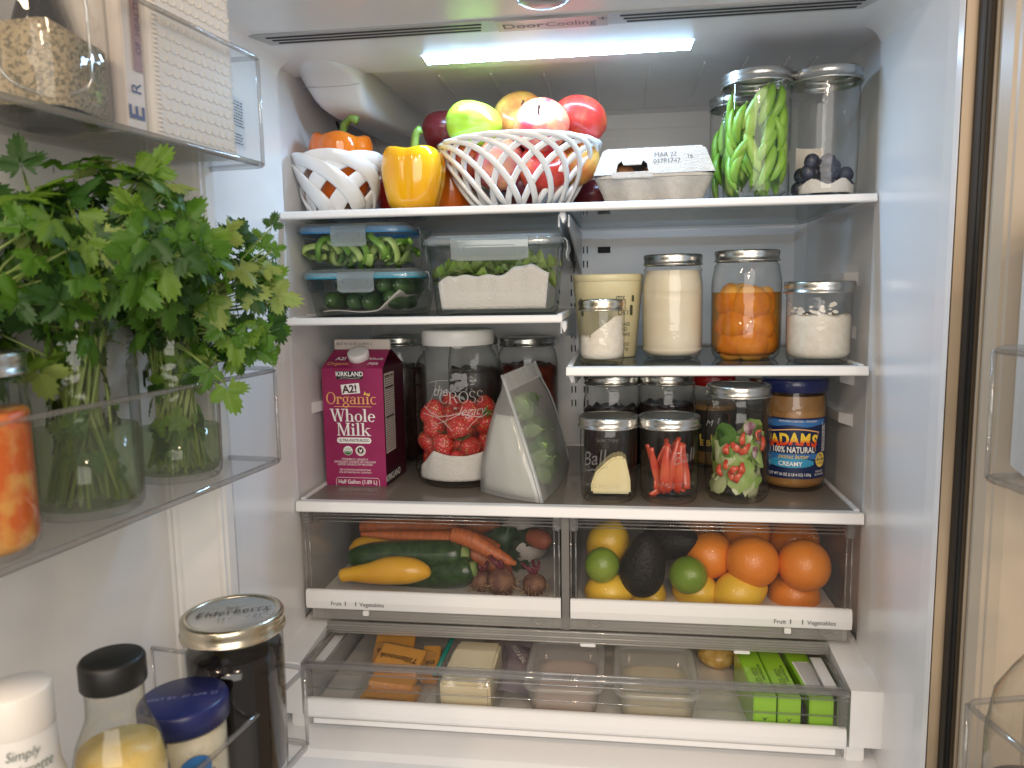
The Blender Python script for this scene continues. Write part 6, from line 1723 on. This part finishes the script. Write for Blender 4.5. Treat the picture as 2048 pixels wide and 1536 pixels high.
tub('translucent tub with pale yellow shredded cheese', 1226, 1404, 1388, mat('shredded_cheese', (.76, .60, .32), .5, col2=(.80, .70, .48), nscale=60, bump=.8, bscale=90), '')
c_ = onz(1436, 1306, -.25); mb = MB(); mb.ball(lambda t_, p: (.030 * sin(p) * cos(t_), .030 * sin(p) * sin(t_), .018 * cos(p) * (1 + .2 * mnoise.noise(Vector((cos(t_) * 4, sin(t_) * 4, p * 3))))), 24, 14)
o = mb.build('snack_bag', mat('golden_shreds', (.55, .32, .07), .4, col2=(.72, .50, .18), nscale=90, bump=.9, bscale=150, coat=.4), None); o.location = (c_.x, c_.y + .010, ZDE + .018); tag(o, 'small clear bag of golden shreds behind the tubs', 'bag')
# green butter boxes
M_gbox = mat('lime_green_foil_card', (.30, .58, .04), .25, coat=.4, bump=.05, bscale=80)
g = 'green butter boxes'
for i, (u0, u1, vf, lab_, txt) in enumerate(((1495, 1538, 1365, 'green butter box against the drawer base plate', 1), (1541, 1584, 1366, 'green butter box between another and a dark gap', 1), (1602, 1648, 1372, 'green butter box with white printed panel by the rail', 2))):
    a, b = onz(u0, vf, -.225), onz(u1, vf, -.225); w = b.x - a.x
    t = thing('butter_box', lab_, 'butter box', ((a.x + b.x) / 2, -.092, ZDE), (0, 0, R((2, 2, 3)[i])), g)
    H_, L_ = .059, .135
    mb = MB(); mb.box(-w / 2, w / 2, 0, L_, 0, H_); mb.build('carton', M_gbox, t, .0012)
    if txt == 1:
        mb = MB(); letter(mb, 'GRASS-FED', .0115, 0, 0, M=T(.004, .040, H_ + .0005, rx=-pi / 2, rz=pi / 2), align='CENTER', spacing=1.15)
        letter(mb, 'UNSALTED BUTTER', .0050, 0, 0, M=T(.009, .060, H_ + .0005, rx=-pi / 2, rz=pi / 2), align='CENTER', bold=.01); mb.build('lettering', M_ink_green, t)
        mb = MB(); poly(mb, [(-.004, .030), (0, .024), (.004, .030), (.0, .027)], y=-.0005); mb.build('printed_mark', M_ink_green, t)
    else:
        mb = MB(); mb.add([(-w / 2 + .003, .012, H_ + .0005), (w / 2 - .004, .012, H_ + .0005), (w / 2 - .004, .095, H_ + .0005), (-w / 2 + .003, .095, H_ + .0005)], [(0, 1, 2, 3)]); pn = mb.build('printed_panel', M_wink, t)
        mb = MB(); rr_ = random.Random(9)
        for k in range(8):
            y_ = .015
            while y_ < .09: l = rr_.uniform(.003, .010); x_ = -w / 2 + .006 + k * .0028; mb.add([(x_, y_, H_ + .0009), (x_ + .0012, y_, H_ + .0009), (x_ + .0012, y_ + l, H_ + .0009), (x_, y_ + l, H_ + .0009)], [(0, 1, 2, 3)]); y_ += l + .002
        mb.build('small_print', M_ink, pn)['kind'] = 'stuff'
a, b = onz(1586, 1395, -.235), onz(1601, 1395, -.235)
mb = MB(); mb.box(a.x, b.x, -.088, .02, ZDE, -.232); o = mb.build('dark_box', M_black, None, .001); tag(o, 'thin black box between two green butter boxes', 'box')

# ================================================================== door bins' contents
def LV(s, n, z): return Vector(LD(s, n, z))
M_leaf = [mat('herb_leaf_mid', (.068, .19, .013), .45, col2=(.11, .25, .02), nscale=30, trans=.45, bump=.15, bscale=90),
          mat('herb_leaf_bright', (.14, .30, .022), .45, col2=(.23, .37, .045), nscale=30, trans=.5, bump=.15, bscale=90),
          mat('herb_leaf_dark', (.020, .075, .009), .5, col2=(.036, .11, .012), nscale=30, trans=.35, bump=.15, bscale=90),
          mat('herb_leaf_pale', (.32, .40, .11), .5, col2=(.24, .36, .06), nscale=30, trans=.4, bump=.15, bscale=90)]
M_stem = mat('herb_stem', (.20, .30, .06), .45, col2=(.30, .38, .12), nscale=30, trans=.2)
def herb_leaf(seed):
    """three fan-shaped leaflets with toothed lobes on a short stalk"""
    rr_ = random.Random(seed); mb = MB()
    for (rot, L, px, py) in ((0, 1.0, 0, .22), (1.15, .80, -.03, .10), (-1.15, .80, .03, .10)):
        n = 44; ph = rr_.uniform(0, 1)
        out = []
        for i in range(n + 1):
            th = (-1.35 + 2.7 * i / n)
            lobe = .50 + .50 * abs(cos(th * 1.75)) ** .7
            tooth = 1 + .26 * (abs(((i * .25 + ph) % 1) * 2 - 1) - .5)
            r_ = L * lobe * tooth * (1 - .18 * abs(th) / 1.35)
            out.append((r_ * sin(th) * .78, r_ * cos(th)))
        vs = []
        for ringf in (.0, .38, .72, 1.0):
            for (a_, b_) in out: vs.append((a_ * ringf, b_ * ringf + .02))
        curl = rr_.uniform(-.16, .30); fold = rr_.uniform(.05, .25); droop = rr_.uniform(.1, .35)
        c_, s_ = cos(rot), sin(rot)
        co = []
        for a_, b_ in vs:
            z = -droop * (a_ * a_ + b_ * b_) * .7 + fold * abs(a_) * .6 + .05 * sin(a_ * 9 + seed) + curl * a_ * b_
            co.append((px + a_ * c_ - b_ * s_, py + a_ * s_ + b_ * c_, z))
        m_ = n + 1
        fs = [(j * m_ + i, j * m_ + i + 1, (j + 1) * m_ + i + 1, (j + 1) * m_ + i) for j in range(3) for i in range(n)]
        mb.add(co, fs, True)
    mb.tube([(0, -.5, -.05), (0, -.1, .01), (0, .25, 0)], [.022, .022, .015], 4)
    return mb
leaf_mb = [herb_leaf(i) for i in range(5)]
leaf_me = [[leaf_mb[i].mesh('leaf', M_leaf[j]) for j in range(4)] for i in range(5)]
def bunch(label, base, jar_r, rim_z, ctr, rad, n, size, mix, seed, extra=(), group='herb bunches in the door'):
    rr_ = random.Random(seed)
    t = thing('herb_bunch', label, 'herbs', base, group=group); off = Vector(base)
    k = 0
    ends = []
    def add_leaf(p, nrm, up, s_, j):
        nonlocal k
        o = bpy.data.objects.new('leaf', leaf_me[k % 5][j]); link(o); o.parent = t; k += 1
        N = nrm.normalized(); U = (up - N * up.dot(N)).normalized(); X_ = U.cross(N)
        o.matrix_local = Matrix.Translation(p - off) @ Matrix((X_, U, N)).transposed().to_4x4() @ Matrix.Diagonal((s_, s_, s_, 1))
    for i in range(n):
        # spread through the crown, more towards its surface
        d = Vector((rr_.gauss(0, 1), rr_.gauss(0, 1), rr_.gauss(0, 1))).normalized()
        f = rr_.uniform(.35, 1.0) ** .6
        p = ctr + Vector((d.x * rad[0], d.y * rad[1], d.z * rad[2])) * f
        nrm = d + Vector((rr_.gauss(0, .5) + .2, rr_.gauss(0, .5) - .35, rr_.uniform(.0, .9)))
        up = d + Vector((rr_.gauss(0, .5), rr_.gauss(0, .5), rr_.gauss(0, .6) - .15))
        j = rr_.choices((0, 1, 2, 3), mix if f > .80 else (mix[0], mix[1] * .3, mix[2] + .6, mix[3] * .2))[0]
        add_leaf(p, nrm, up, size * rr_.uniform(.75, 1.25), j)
        ends.append(p)
    for i in range(48):                                       # greens pressed inside the glass
        a = rr_.uniform(0, 2 * pi); z = off.z + (rim_z - off.z) * rr_.uniform(.15, 1.0)
        d = Vector((cos(a), sin(a), 0)); p = Vector((off.x, off.y, z)) + d * jar_r * rr_.uniform(.4, .66)
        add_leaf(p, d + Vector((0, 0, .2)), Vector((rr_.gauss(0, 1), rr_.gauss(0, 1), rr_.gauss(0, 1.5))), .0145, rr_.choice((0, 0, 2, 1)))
    for (p, nrm, up, s_, j) in extra: add_leaf(p, nrm, up, s_, j); ends.append(p)
    for i, e in enumerate(ends[::2] + ([x[0] for x in extra])):
        a = rr_.uniform(0, 2 * pi); b = jar_r * .8 * rr_.random() ** .5
        p0 = off + Vector((b * cos(a), b * sin(a), .006 + rr_.uniform(0, .012)))
        a2 = a + rr_.uniform(1.5, 4); p1 = Vector((off.x + jar_r * .66 * cos(a2), off.y + jar_r * .66 * sin(a2), rim_z)) if i % 3 else Vector((off.x + jar_r * .5 * cos(a2), off.y + jar_r * .5 * sin(a2), rim_z))
        pm = p0.lerp(p1, .5) + Vector((rr_.uniform(-.003, .003), rr_.uniform(-.003, .003), 0))
        mb = MB(); mb.tube([p0 - off, pm - off, p1 - off, (p1.lerp(e, .5) + Vector((0, 0, .008))) - off, e - off], [.0017, .0016, .0014, .0011, .0007], 5)
        mb.build('stem', M_stem, t)
    return t
def herb_jar(label, s, n, r, h, z, kind='wide', water=.35):
    p = LV(s, n, z)
    t, ri, zs = mason('herb_jar', label, p.x, p.y, p.z, r, h, r * .97, kind, glass=M_glass_old, group='herb jars in the door bin', lid=False)
    mb = MB(); mb.lathe([(r * .945, h - .0005), (r * .95, h + .0008), (r * .92, h + .0012), (r * .905, h)], 48, cap0=False, cap1=False)
    for zz in (h - .006, h - .011): mb.lathe([(r * .945, zz - .001), (r * .968, zz), (r * .945, zz + .001)], 48, cap0=False, cap1=False)
    mb.build('glass_rim', M_glass_old, t)
    if water:
        mb = MB(); mb.lathe([(0, .008), (ri * .9, .008), (ri * .97, .016), (ri * .97, h * water), (0, h * water)], 40, cap0=False, cap1=False); mb.build('water', clear('greenish_water', (.80, .88, .70), (.5, .6, .4), .03, film=.10, film_col=(.35, .45, .2), refl=.4), t)
    return t, p
ZBM = ZB_M + .0027
t, p1 = herb_jar('glass jar of water holding a cilantro bunch', .100, -.054, .0425, .145, ZBM, water=.36)
c1 = dep(415, 590, .775)
up_ = Vector((0, 0, 1)); toc = Vector((.35, -1, .15))
ex = [(dep(528, 500, .76), toc, Vector((.3, 0, 1)), 0.0128, 0), (dep(543, 455, .76), toc, Vector((.35, 0, 1)), 0.0136, 2), (dep(545, 500, .76), toc, Vector((1, 0, .3)), 0.0112, 0),
      (dep(452, 770, .735), toc, Vector((.35, 0, -1)), 0.0240, 1), (dep(418, 735, .735), toc, Vector((-.3, 0, -1)), 0.0192, 0), (dep(545, 590, .77), toc, Vector((1, 0, -.2)), 0.0240, 3), (dep(500, 690, .77), toc, Vector((.8, 0, -.5)), 0.0240, 0),
      (dep(525, 560, .77), toc, Vector((1, 0, .5)), 0.0224, 1), (dep(480, 580, .74), toc, Vector((1, 0, -.1)), 0.0240, 3), (dep(420, 600, .72), toc, Vector((.2, 0, -.5)), 0.0240, 3)]
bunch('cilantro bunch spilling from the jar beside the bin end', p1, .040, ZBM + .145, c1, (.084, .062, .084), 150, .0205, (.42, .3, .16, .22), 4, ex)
t, p2 = herb_jar('taller glass jar of water holding a parsley bunch', .222, -.050, .0450, .176, ZBM, water=.42)
c2 = dep(205, 495, .66)
ex2 = [(dep(265, 375, .66), toc, Vector((.5, 0, .8)), 0.0272, 1), (dep(300, 345, .67), toc, Vector((.6, 0, .8)), 0.0240, 1), (dep(45, 340, .6), toc, Vector((-.2, 0, 1)), 0.0240, 2), (dep(330, 520, .63), toc, Vector((.1, 0, -1)), 0.0272, 1), (dep(150, 430, .6), toc, Vector((.3, 0, -.5)), 0.0256, 1), (dep(60, 450, .58), toc, Vector((-1, 0, -.1)), 0.0240, 3), (dep(200, 470, .6), toc, Vector((.4, 0, -.7)), 0.0256, 3), (dep(390, 480, .68), toc, Vector((1, 0, .2)), 0.0256, 1), (dep(360, 450, .66), toc, Vector((.6, 0, .7)), 0.0256, 0)]
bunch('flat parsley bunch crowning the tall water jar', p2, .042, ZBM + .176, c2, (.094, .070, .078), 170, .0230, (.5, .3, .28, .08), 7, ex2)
t, p3 = herb_jar('glass jar of leafy stems beside the orange pickle jar', .330, -.066, .0400, .165, ZBM, water=.4)
c3 = dep(20, 545, .58)
bunch('dark parsley bunch next to the pickle jar', p3, .037, ZBM + .165, c3, (.060, .06, .075), 90, .0225, (.5, .2, .4, .05), 12)
# long dark leaf inside the tall jar and pale stems
M_pick = mat('orange_pickle', (.66, .13, .02), .35, col2=(.72, .34, .08), nscale=45, nmix=(.42, .6), bump=.5, bscale=70, sss=.15)
pk = dep(-58, 900, .545)
t, ri, zs = mason('mason_jar', 'jar of orange red pickled vegetables with silver lid', pk.x, pk.y, ZBM, .0390, .148, .0385, 'reg', group=None)
fill('pickles', t, M_pick, ri, .006, .104, .002, 5, .01)

# top bin
ZBT = ZB_T + .0027
gp = LV(.232, -.052, ZBT)
t = thing('grain_jar', 'thick clear jar half full of coarse tan grains', 'jar', gp, (0, 0, R(8)))
mb = MB(); W_ = .088
mb.rings([rrect(W_ - .012, W_ - .012, .02, 0), rrect(W_ - .004, W_ - .004, .022, .003), rrect(W_, W_, .024, .012), rrect(W_, W_, .026, .115), rrect(W_ - .010, W_ - .010, .03, .128), rrect(.064, .064, .0319, .145), rrect(.064, .064, .0319, .17)], cap1=False); gj = mb.build('glass_jar', M_glass_old, t)
mb = MB(); aw = .030
arch = [(-aw, .030)] + [(-aw * cos(a), .080 + aw * sin(a)) for a in [pi * i / 14 for i in range(15)]] + [(aw, .030)] + [(aw * cos(a), .030 - aw * .55 * sin(a)) for a in [pi * i / 14 for i in range(15)]]
mb.tube([(x, -W_ / 2 - .0005, z) for x, z in arch], .0016, 6, T(rz=R(35))); mb.build('embossed_arch', M_emboss, gj)
mb = MB(); mb.rings([rrect(W_ - .012, W_ - .012, .02, .006), rrect(W_ - .007, W_ - .007, .022, .014), rrect(W_ - .007, W_ - .007, .022, .060), rrect(W_ - .02, W_ - .02, .022, .066)], cap0=False)
mb.v = [(a_, b_, c_ + (.008 * mnoise.noise(Vector((a_ * 40, b_ * 40, 0))) + .10 * a_ if c_ > .055 else 0)) for a_, b_, c_ in mb.v]
mb.build('grain', mat('coarse_herb_salt', (.46, .36, .22), .8, col2=(.18, .15, .09), nscale=330, nmix=(.45, .62), bump=1.0, bscale=400), t)
def bag_mat():
    m, nt, b = base_mat('embossed_white_paper'); N, L = nt.nodes, nt.links
    b.inputs['Base Color'].default_value = (.72, .67, .61, 1); b.inputs['Roughness'].default_value = .6
    return m
M_bagp = bag_mat()
# white carton-like bag with embossed scale pattern: the relief is real geometry on its face
b0 = LV(.088, -.016, ZBT + .001)
t = thing('embossed_box', 'white paper box with embossed scale pattern', 'box', LV(.090, -.052, ZBT), (0, 0, 0))
o_ = Vector(t.location)
S_, N_ = ld, ln
def BP(s, n, z): return LV(s, n, z) - o_
s0_, s1_, zt_ = .026, .158, ZBT + .19
mb = MB(); pr = [(s0_ + .010, -.010), (s0_ + .002, -.016), (s0_, -.030), (s0_ + .01, -.094), (s1_ - .01, -.094), (s1_, -.030), (s1_ - .004, -.014), (s1_ - .012, -.010)]
mb.rings([[BP(s, n, z) for s, n in pr] for z in (ZBT, zt_)], smooth=False); mb.build('body', M_bagp, t, .003)
scale_arc = MB(); scale_arc.tube([(.0062 * cos(a), 0, .0062 * sin(a)) for a in [pi + pi * i / 8 for i in range(9)]], [.0003] + [.0007] * 7 + [.0003], 5)
scale_me = scale_arc.mesh('embossed_scale', M_bagp)
rows = MB()
ang_ = math.atan2(ln.x, -ln.y)
Mf = Matrix((ld.to_4d()[:3], ln.to_4d()[:3], (0, 0, 1))).transposed().to_4x4()
cnt = 0
for r_ in range(17):
    for k in range(11):
        s = s0_ + .016 + k * .0108 + (r_ % 2) * .0054; z = ZBT + .012 + r_ * .0105
        if s > s1_ - .016: continue
        p = BP(s, -.0098, z)
        o = bpy.data.objects.new('embossed_scale', scale_me); link(o); o.parent = t; o.matrix_local = Matrix.Translation(p) @ Mf
        cnt += 1
for side_s in (s1_ - .0095, s0_ + .0115):
    rows = MB()
    for k in range(46): z = ZBT + .006 + k * .004; rows.tube([BP(side_s - .003, -.0096, z), BP(side_s + .003, -.0100, z + .001)], .0005, 4)
    rows.build('edge_crimp', M_bagp, t)['kind'] = 'stuff'
# narrow printed carton and dark bottle neck between jar and box
t = thing('narrow_carton', 'narrow white carton with blue vertical lettering', 'carton', LV(.176, -.05, ZBT))
o_ = Vector(t.location)
mb = MB(); mb.rings([[LV(s, n, z) - o_ + Vector((0, 0, 0)) for s, n in ((.163 , -.012), (.163, -.09), (.186, -.09), (.186, -.012))] for z in (ZBT, ZBT + .17)], smooth=False); mb.build('carton', mat('off_white_card', (.66, .58, .52), .5), t, .001)
FM = Matrix.Translation(LV(.1745, -.0112, ZBT) - o_) @ Matrix(((-ld.x, -ln.x, 0), (-ld.y, -ln.y, 0), (-ld.z, -ln.z, 1))).to_4x4()
mb = MB(); letter(mb, 'E', .026, .008, .010, rot=pi / 2, align='LEFT', M=FM, bold=.02); letter(mb, 'R', .017, .006, .032, rot=pi / 2, align='LEFT', M=FM); mb.build('lettering', M_ink_blue, t)
mb = MB(); mb.add([FM @ Vector((x, -.0002, z)) for x, z in ((-.001, .052), (.0098, .052), (.0098, .130), (-.001, .130))], [(0, 1, 2, 3)]); pb_ = mb.build('printed_band', mat('dusty_rose_print', (.30, .15, .13), .5), t)
mb = MB(); letter(mb, 'OF  HEALTH', .0085, .0085, .066, rot=pi / 2, align='LEFT', M=FM @ T(0, -.0005, 0)); mb.build('lettering', M_mar, pb_)
bp_ = LV(.205, -.075, ZBT); t = thing('dark_bottle', 'black bottle neck behind the narrow carton', 'bottle', bp_)
mb = MB(); mb.lathe([(0, 0), (.020, 0), (.022, .004), (.022, .085), (.016, .105), (.013, .112), (.013, .130), (0, .131)], 28, cap0=False); mb.build('bottle', mat('black_glass', (.006, .006, .006), .12), t)

# lowest bin
ZBB = ZB_B + .0027
e = dep(465, 1232, .73); rl = .0465
h = e.z - ZBB + .004
t, ri, zs = mason('mason_jar', 'jar of black elderberry syrup with handwritten silver lid', e.x, e.y, ZBB, .0450, h, rl, 'wide', ring=M_ring_gold, group=None, rz=R(20))
fill('syrup', t, mat('black_syrup', (.004, .002, .003), .12), ri, .006, h - .034, 0, 2)
mb = MB(); LM = T(0, 0, h - .0009, rx=-pi / 2, rz=R(4))
letter(mb, 'Elderberry', .0135, 0, .000, M=LM, shear=.3, width=1.05, spacing=1.1); letter(mb, '11 /      / 21', .0085, .006, -.015, M=LM, shear=.3); mb.build('handwriting', M_ink, t)
mb = MB(); letter(mb, 'Ball', .0085, -.002, .013, M=LM, shear=.4); mb.build('printed_mark', mat('faint_gold_print', (.28, .25, .18), .5), t)
for pts in (((.008, .02), (.0, .012), (.008, .004)),): pass
b = dep(366, 1392, .66); rl = .0365; h = b.z - ZBB
t = thing('dip_jar', 'creamy dip jar with ribbed dark blue lid', 'jar', (b.x, b.y, ZBB), (0, 0, R(10)))
M_blid = mat('navy_plastic_lid', (.016, .022, .12), .32)
mb = MB(); mb.lathe([(rl - .001, h - .020), (rl, h - .020), (rl, h - .003), (rl - .001, h - .0008), (rl - .003, h), (0, h)], 120, mod=lambda a, z, j: 1 + (.012 if j in (1, 2) and int(a / (2 * pi) * 120 + .5) % 2 else 0), cap0=False); lid_ = mb.build('lid', M_blid, t)
mb = MB(); letter(mb, 'BEST BY  07 APR 22', .0068, 0, -.004, M=T(0, 0, h + .0005, rx=-pi / 2, rz=R(12))); mb.build('date_print', mat('pale_blue_print', (.20, .22, .42), .5), lid_)
mb = MB(); rb = .0345; mb.lathe([(0, .003), (rb * .9, 0), (rb, .006), (rb, h - .030), (rb * .96, h - .022), (rb * .93, h - .019)], 48, cap0=False, cap1=False); mb.build('glass_jar', M_glass, t)
fill('dip', t, mat('creamy_dip', (.66, .60, .46), .5, col2=(.40, .42, .34), nscale=60, nmix=(.55, .75), bump=.6, bscale=70), rb * .965, .005, h - .024, 0, 6)
mb = MB(); patch(mb, -.030, .036, h * .10, h * .56, rb + .0005); lb = mb.build('paper_label', mat('grey_blue_label', (.12, .15, .20), .4), t)
mb = MB(); letter(mb, 'LITEHOUSE', .012, .012, h * .40, wrap=rb + .0009, bold=.01); mb.build('lettering', M_wink, lb)
mb = MB(); patch(mb, -.020, .036, h * .10, h * .30, rb + .0008); mb.build('printed_band', mat('violet_print', (.16, .06, .28), .4), lb)
mb = MB(); poly(mb, disc_pts(.020, h * .60, .013, .012), wrap=rb + .0008); mb.build('printed_badge', mat('badge_blue', (.03, .16, .42), .4), lb)
d_ = dep(224, 1322, .565); h = d_.z - ZBB + .004
t = thing('dressing_bottle', 'clear bottle of golden dressing with black cap', 'bottle', (d_.x, d_.y, ZBB))
rb = .0335
mb = MB(); mb.lathe([(0, .003), (rb * .88, 0), (rb, .007), (rb, h * .50), (rb * .98, h * .58), (rb * .86, h * .68), (.0225, h * .755), (.0205, h * .785), (.0200, h * .83), (.0205, h - .012)], 56, cap0=False, cap1=False); mb.build('bottle', clear('dressing_coated_glass', (.97, .97, .95), (.4, .42, .38), .02, film=.10, film_col=(.78, .70, .48), refl=.8, wave=.3, spots=70), t)
mb = MB(); mb.lathe([(rb * .945, h * .5355), (rb * .925, h * .58), (rb * .84, h * .655), (0, h * .66)], 48, cap0=False, cap1=False); mb.build('dressing_top', mat('thin_golden_dressing', (.74, .50, .13), .35, col2=(.78, .60, .24), nscale=50, speck=((.06, .05, .02), 260, .09)), t)
mb = MB(); mb.lathe([(.0222, h - .021), (.0226, h - .020), (.0226, h - .003), (.0215, h - .0008), (.020, h), (0, h)], 90, mod=lambda a, z, j: 1 + (.008 if j in (1, 2) and int(a / (2 * pi) * 90 + .5) % 2 else 0), cap0=False); mb.build('cap', mat('black_plastic_cap', (.007, .007, .007), .45), t)
fill('dressing', t, mat('golden_dressing', (.74, .46, .09), .4, col2=(.76, .54, .16), nscale=50, speck=((.06, .05, .02), 260, .09), sss=.1), rb * .945, .005, h * .535, .001, 8)
mb = MB(); patch(mb, -.012, .040, h * .12, h * .50, rb + .0005); lb = mb.build('paper_label', mat('crimson_label', (.45, .02, .04), .4), t)
mb = MB(); letter(mb, 'Vinaigrette', .009, .018, h * .36, wrap=rb + .0009, shear=.2); mb.build('lettering', M_wink, lb)
w_ = dep(30, 1372, .505); h = w_.z - ZBB
t = thing('vinaigrette_bottle', 'vinaigrette bottle with plain white cap and label', 'bottle', (w_.x, w_.y, ZBB))
mb = MB(); rb = .0280; mb.lathe([(0, .003), (rb * .9, 0), (rb, .006), (rb, h * .62), (.0215, h * .74), (.0205, h - .028)], 48, cap0=False, cap1=False); mb.build('bottle', mat('dark_vinaigrette_glass', (.06, .025, .015), .15), t)
mb = MB(); mb.lathe([(.0208, h - .028), (.0212, h - .027), (.0212, h - .002), (.0200, h), (0, h)], 48, cap0=False); mb.build('cap', mat('ivory_cap', (.76, .72, .66), .4), t)
mb = MB(); mb.lathe([(.0222, h * .735), (.0213, h - .0275)], 48, cap0=False, cap1=False); mb.lathe([(rb + .0005, h * .45), (rb + .0005, h * .62), (.0222, h * .735)], 48, cap0=False, cap1=False); nk = mb.build('neck_label', mat('white_label', (.74, .72, .68), .45), t)
mb = MB()
for body, x, z, sz in (('Simply', .017, h - .040, .0095), ('Vinaigrette', .017, h - .051, .0105)): letter(mb, body, sz, x, z, wrap=.0229, shear=.25, width=.8)
mb.build('lettering', mat('grey_green_ink', (.14, .17, .15), .5), nk)

# right-hand door
def RV(s, n, z): return Vector(RD(s, n, z))
t = thing('white_carton', 'tall white carton with a green stripe in a door bin', 'carton', (dep(2168, 560, .62).x, dep(2168, 560, .62).y, .1437), (0, 0, -RANG))
mb = MB(); mb.box(-.035, .030, -.035, .035, 0, .225); mb.build('carton', M_white, t, .002)
mb = MB(); mb.box(-.0358, -.0352, -.030, -.012, .02, .20); mb.build('printed_band', mat('leaf_green_print', (.05, .22, .03), .4), t)
q_ = dep(2096, 1400, .60); q_.z = -.1673; t = thing('clear_bottle', 'round shouldered clear glass bottle in a low door bin', 'bottle', q_)
mb = MB(); mb.lathe([(0, .004), (.036, 0), (.041, .008), (.041, .115), (.036, .150), (.024, .172), (.016, .185), (.015, .21), (.017, .212), (.017, .222)], 48, cap0=False, cap1=False); mb.build('bottle', M_glass_old, t)
mb = MB(); mb.lathe([(0, .006), (.038, .006), (.039, .012), (.039, .07), (0, .07)], 40, cap0=False, cap1=False); mb.build('contents', mat('brown_contents', (.10, .045, .03), .4), t)
mb = MB(); mb.lathe([(.018, .212), (.018, .232), (0, .232)], 32, cap0=False); mb.build('cap', M_ring, t)
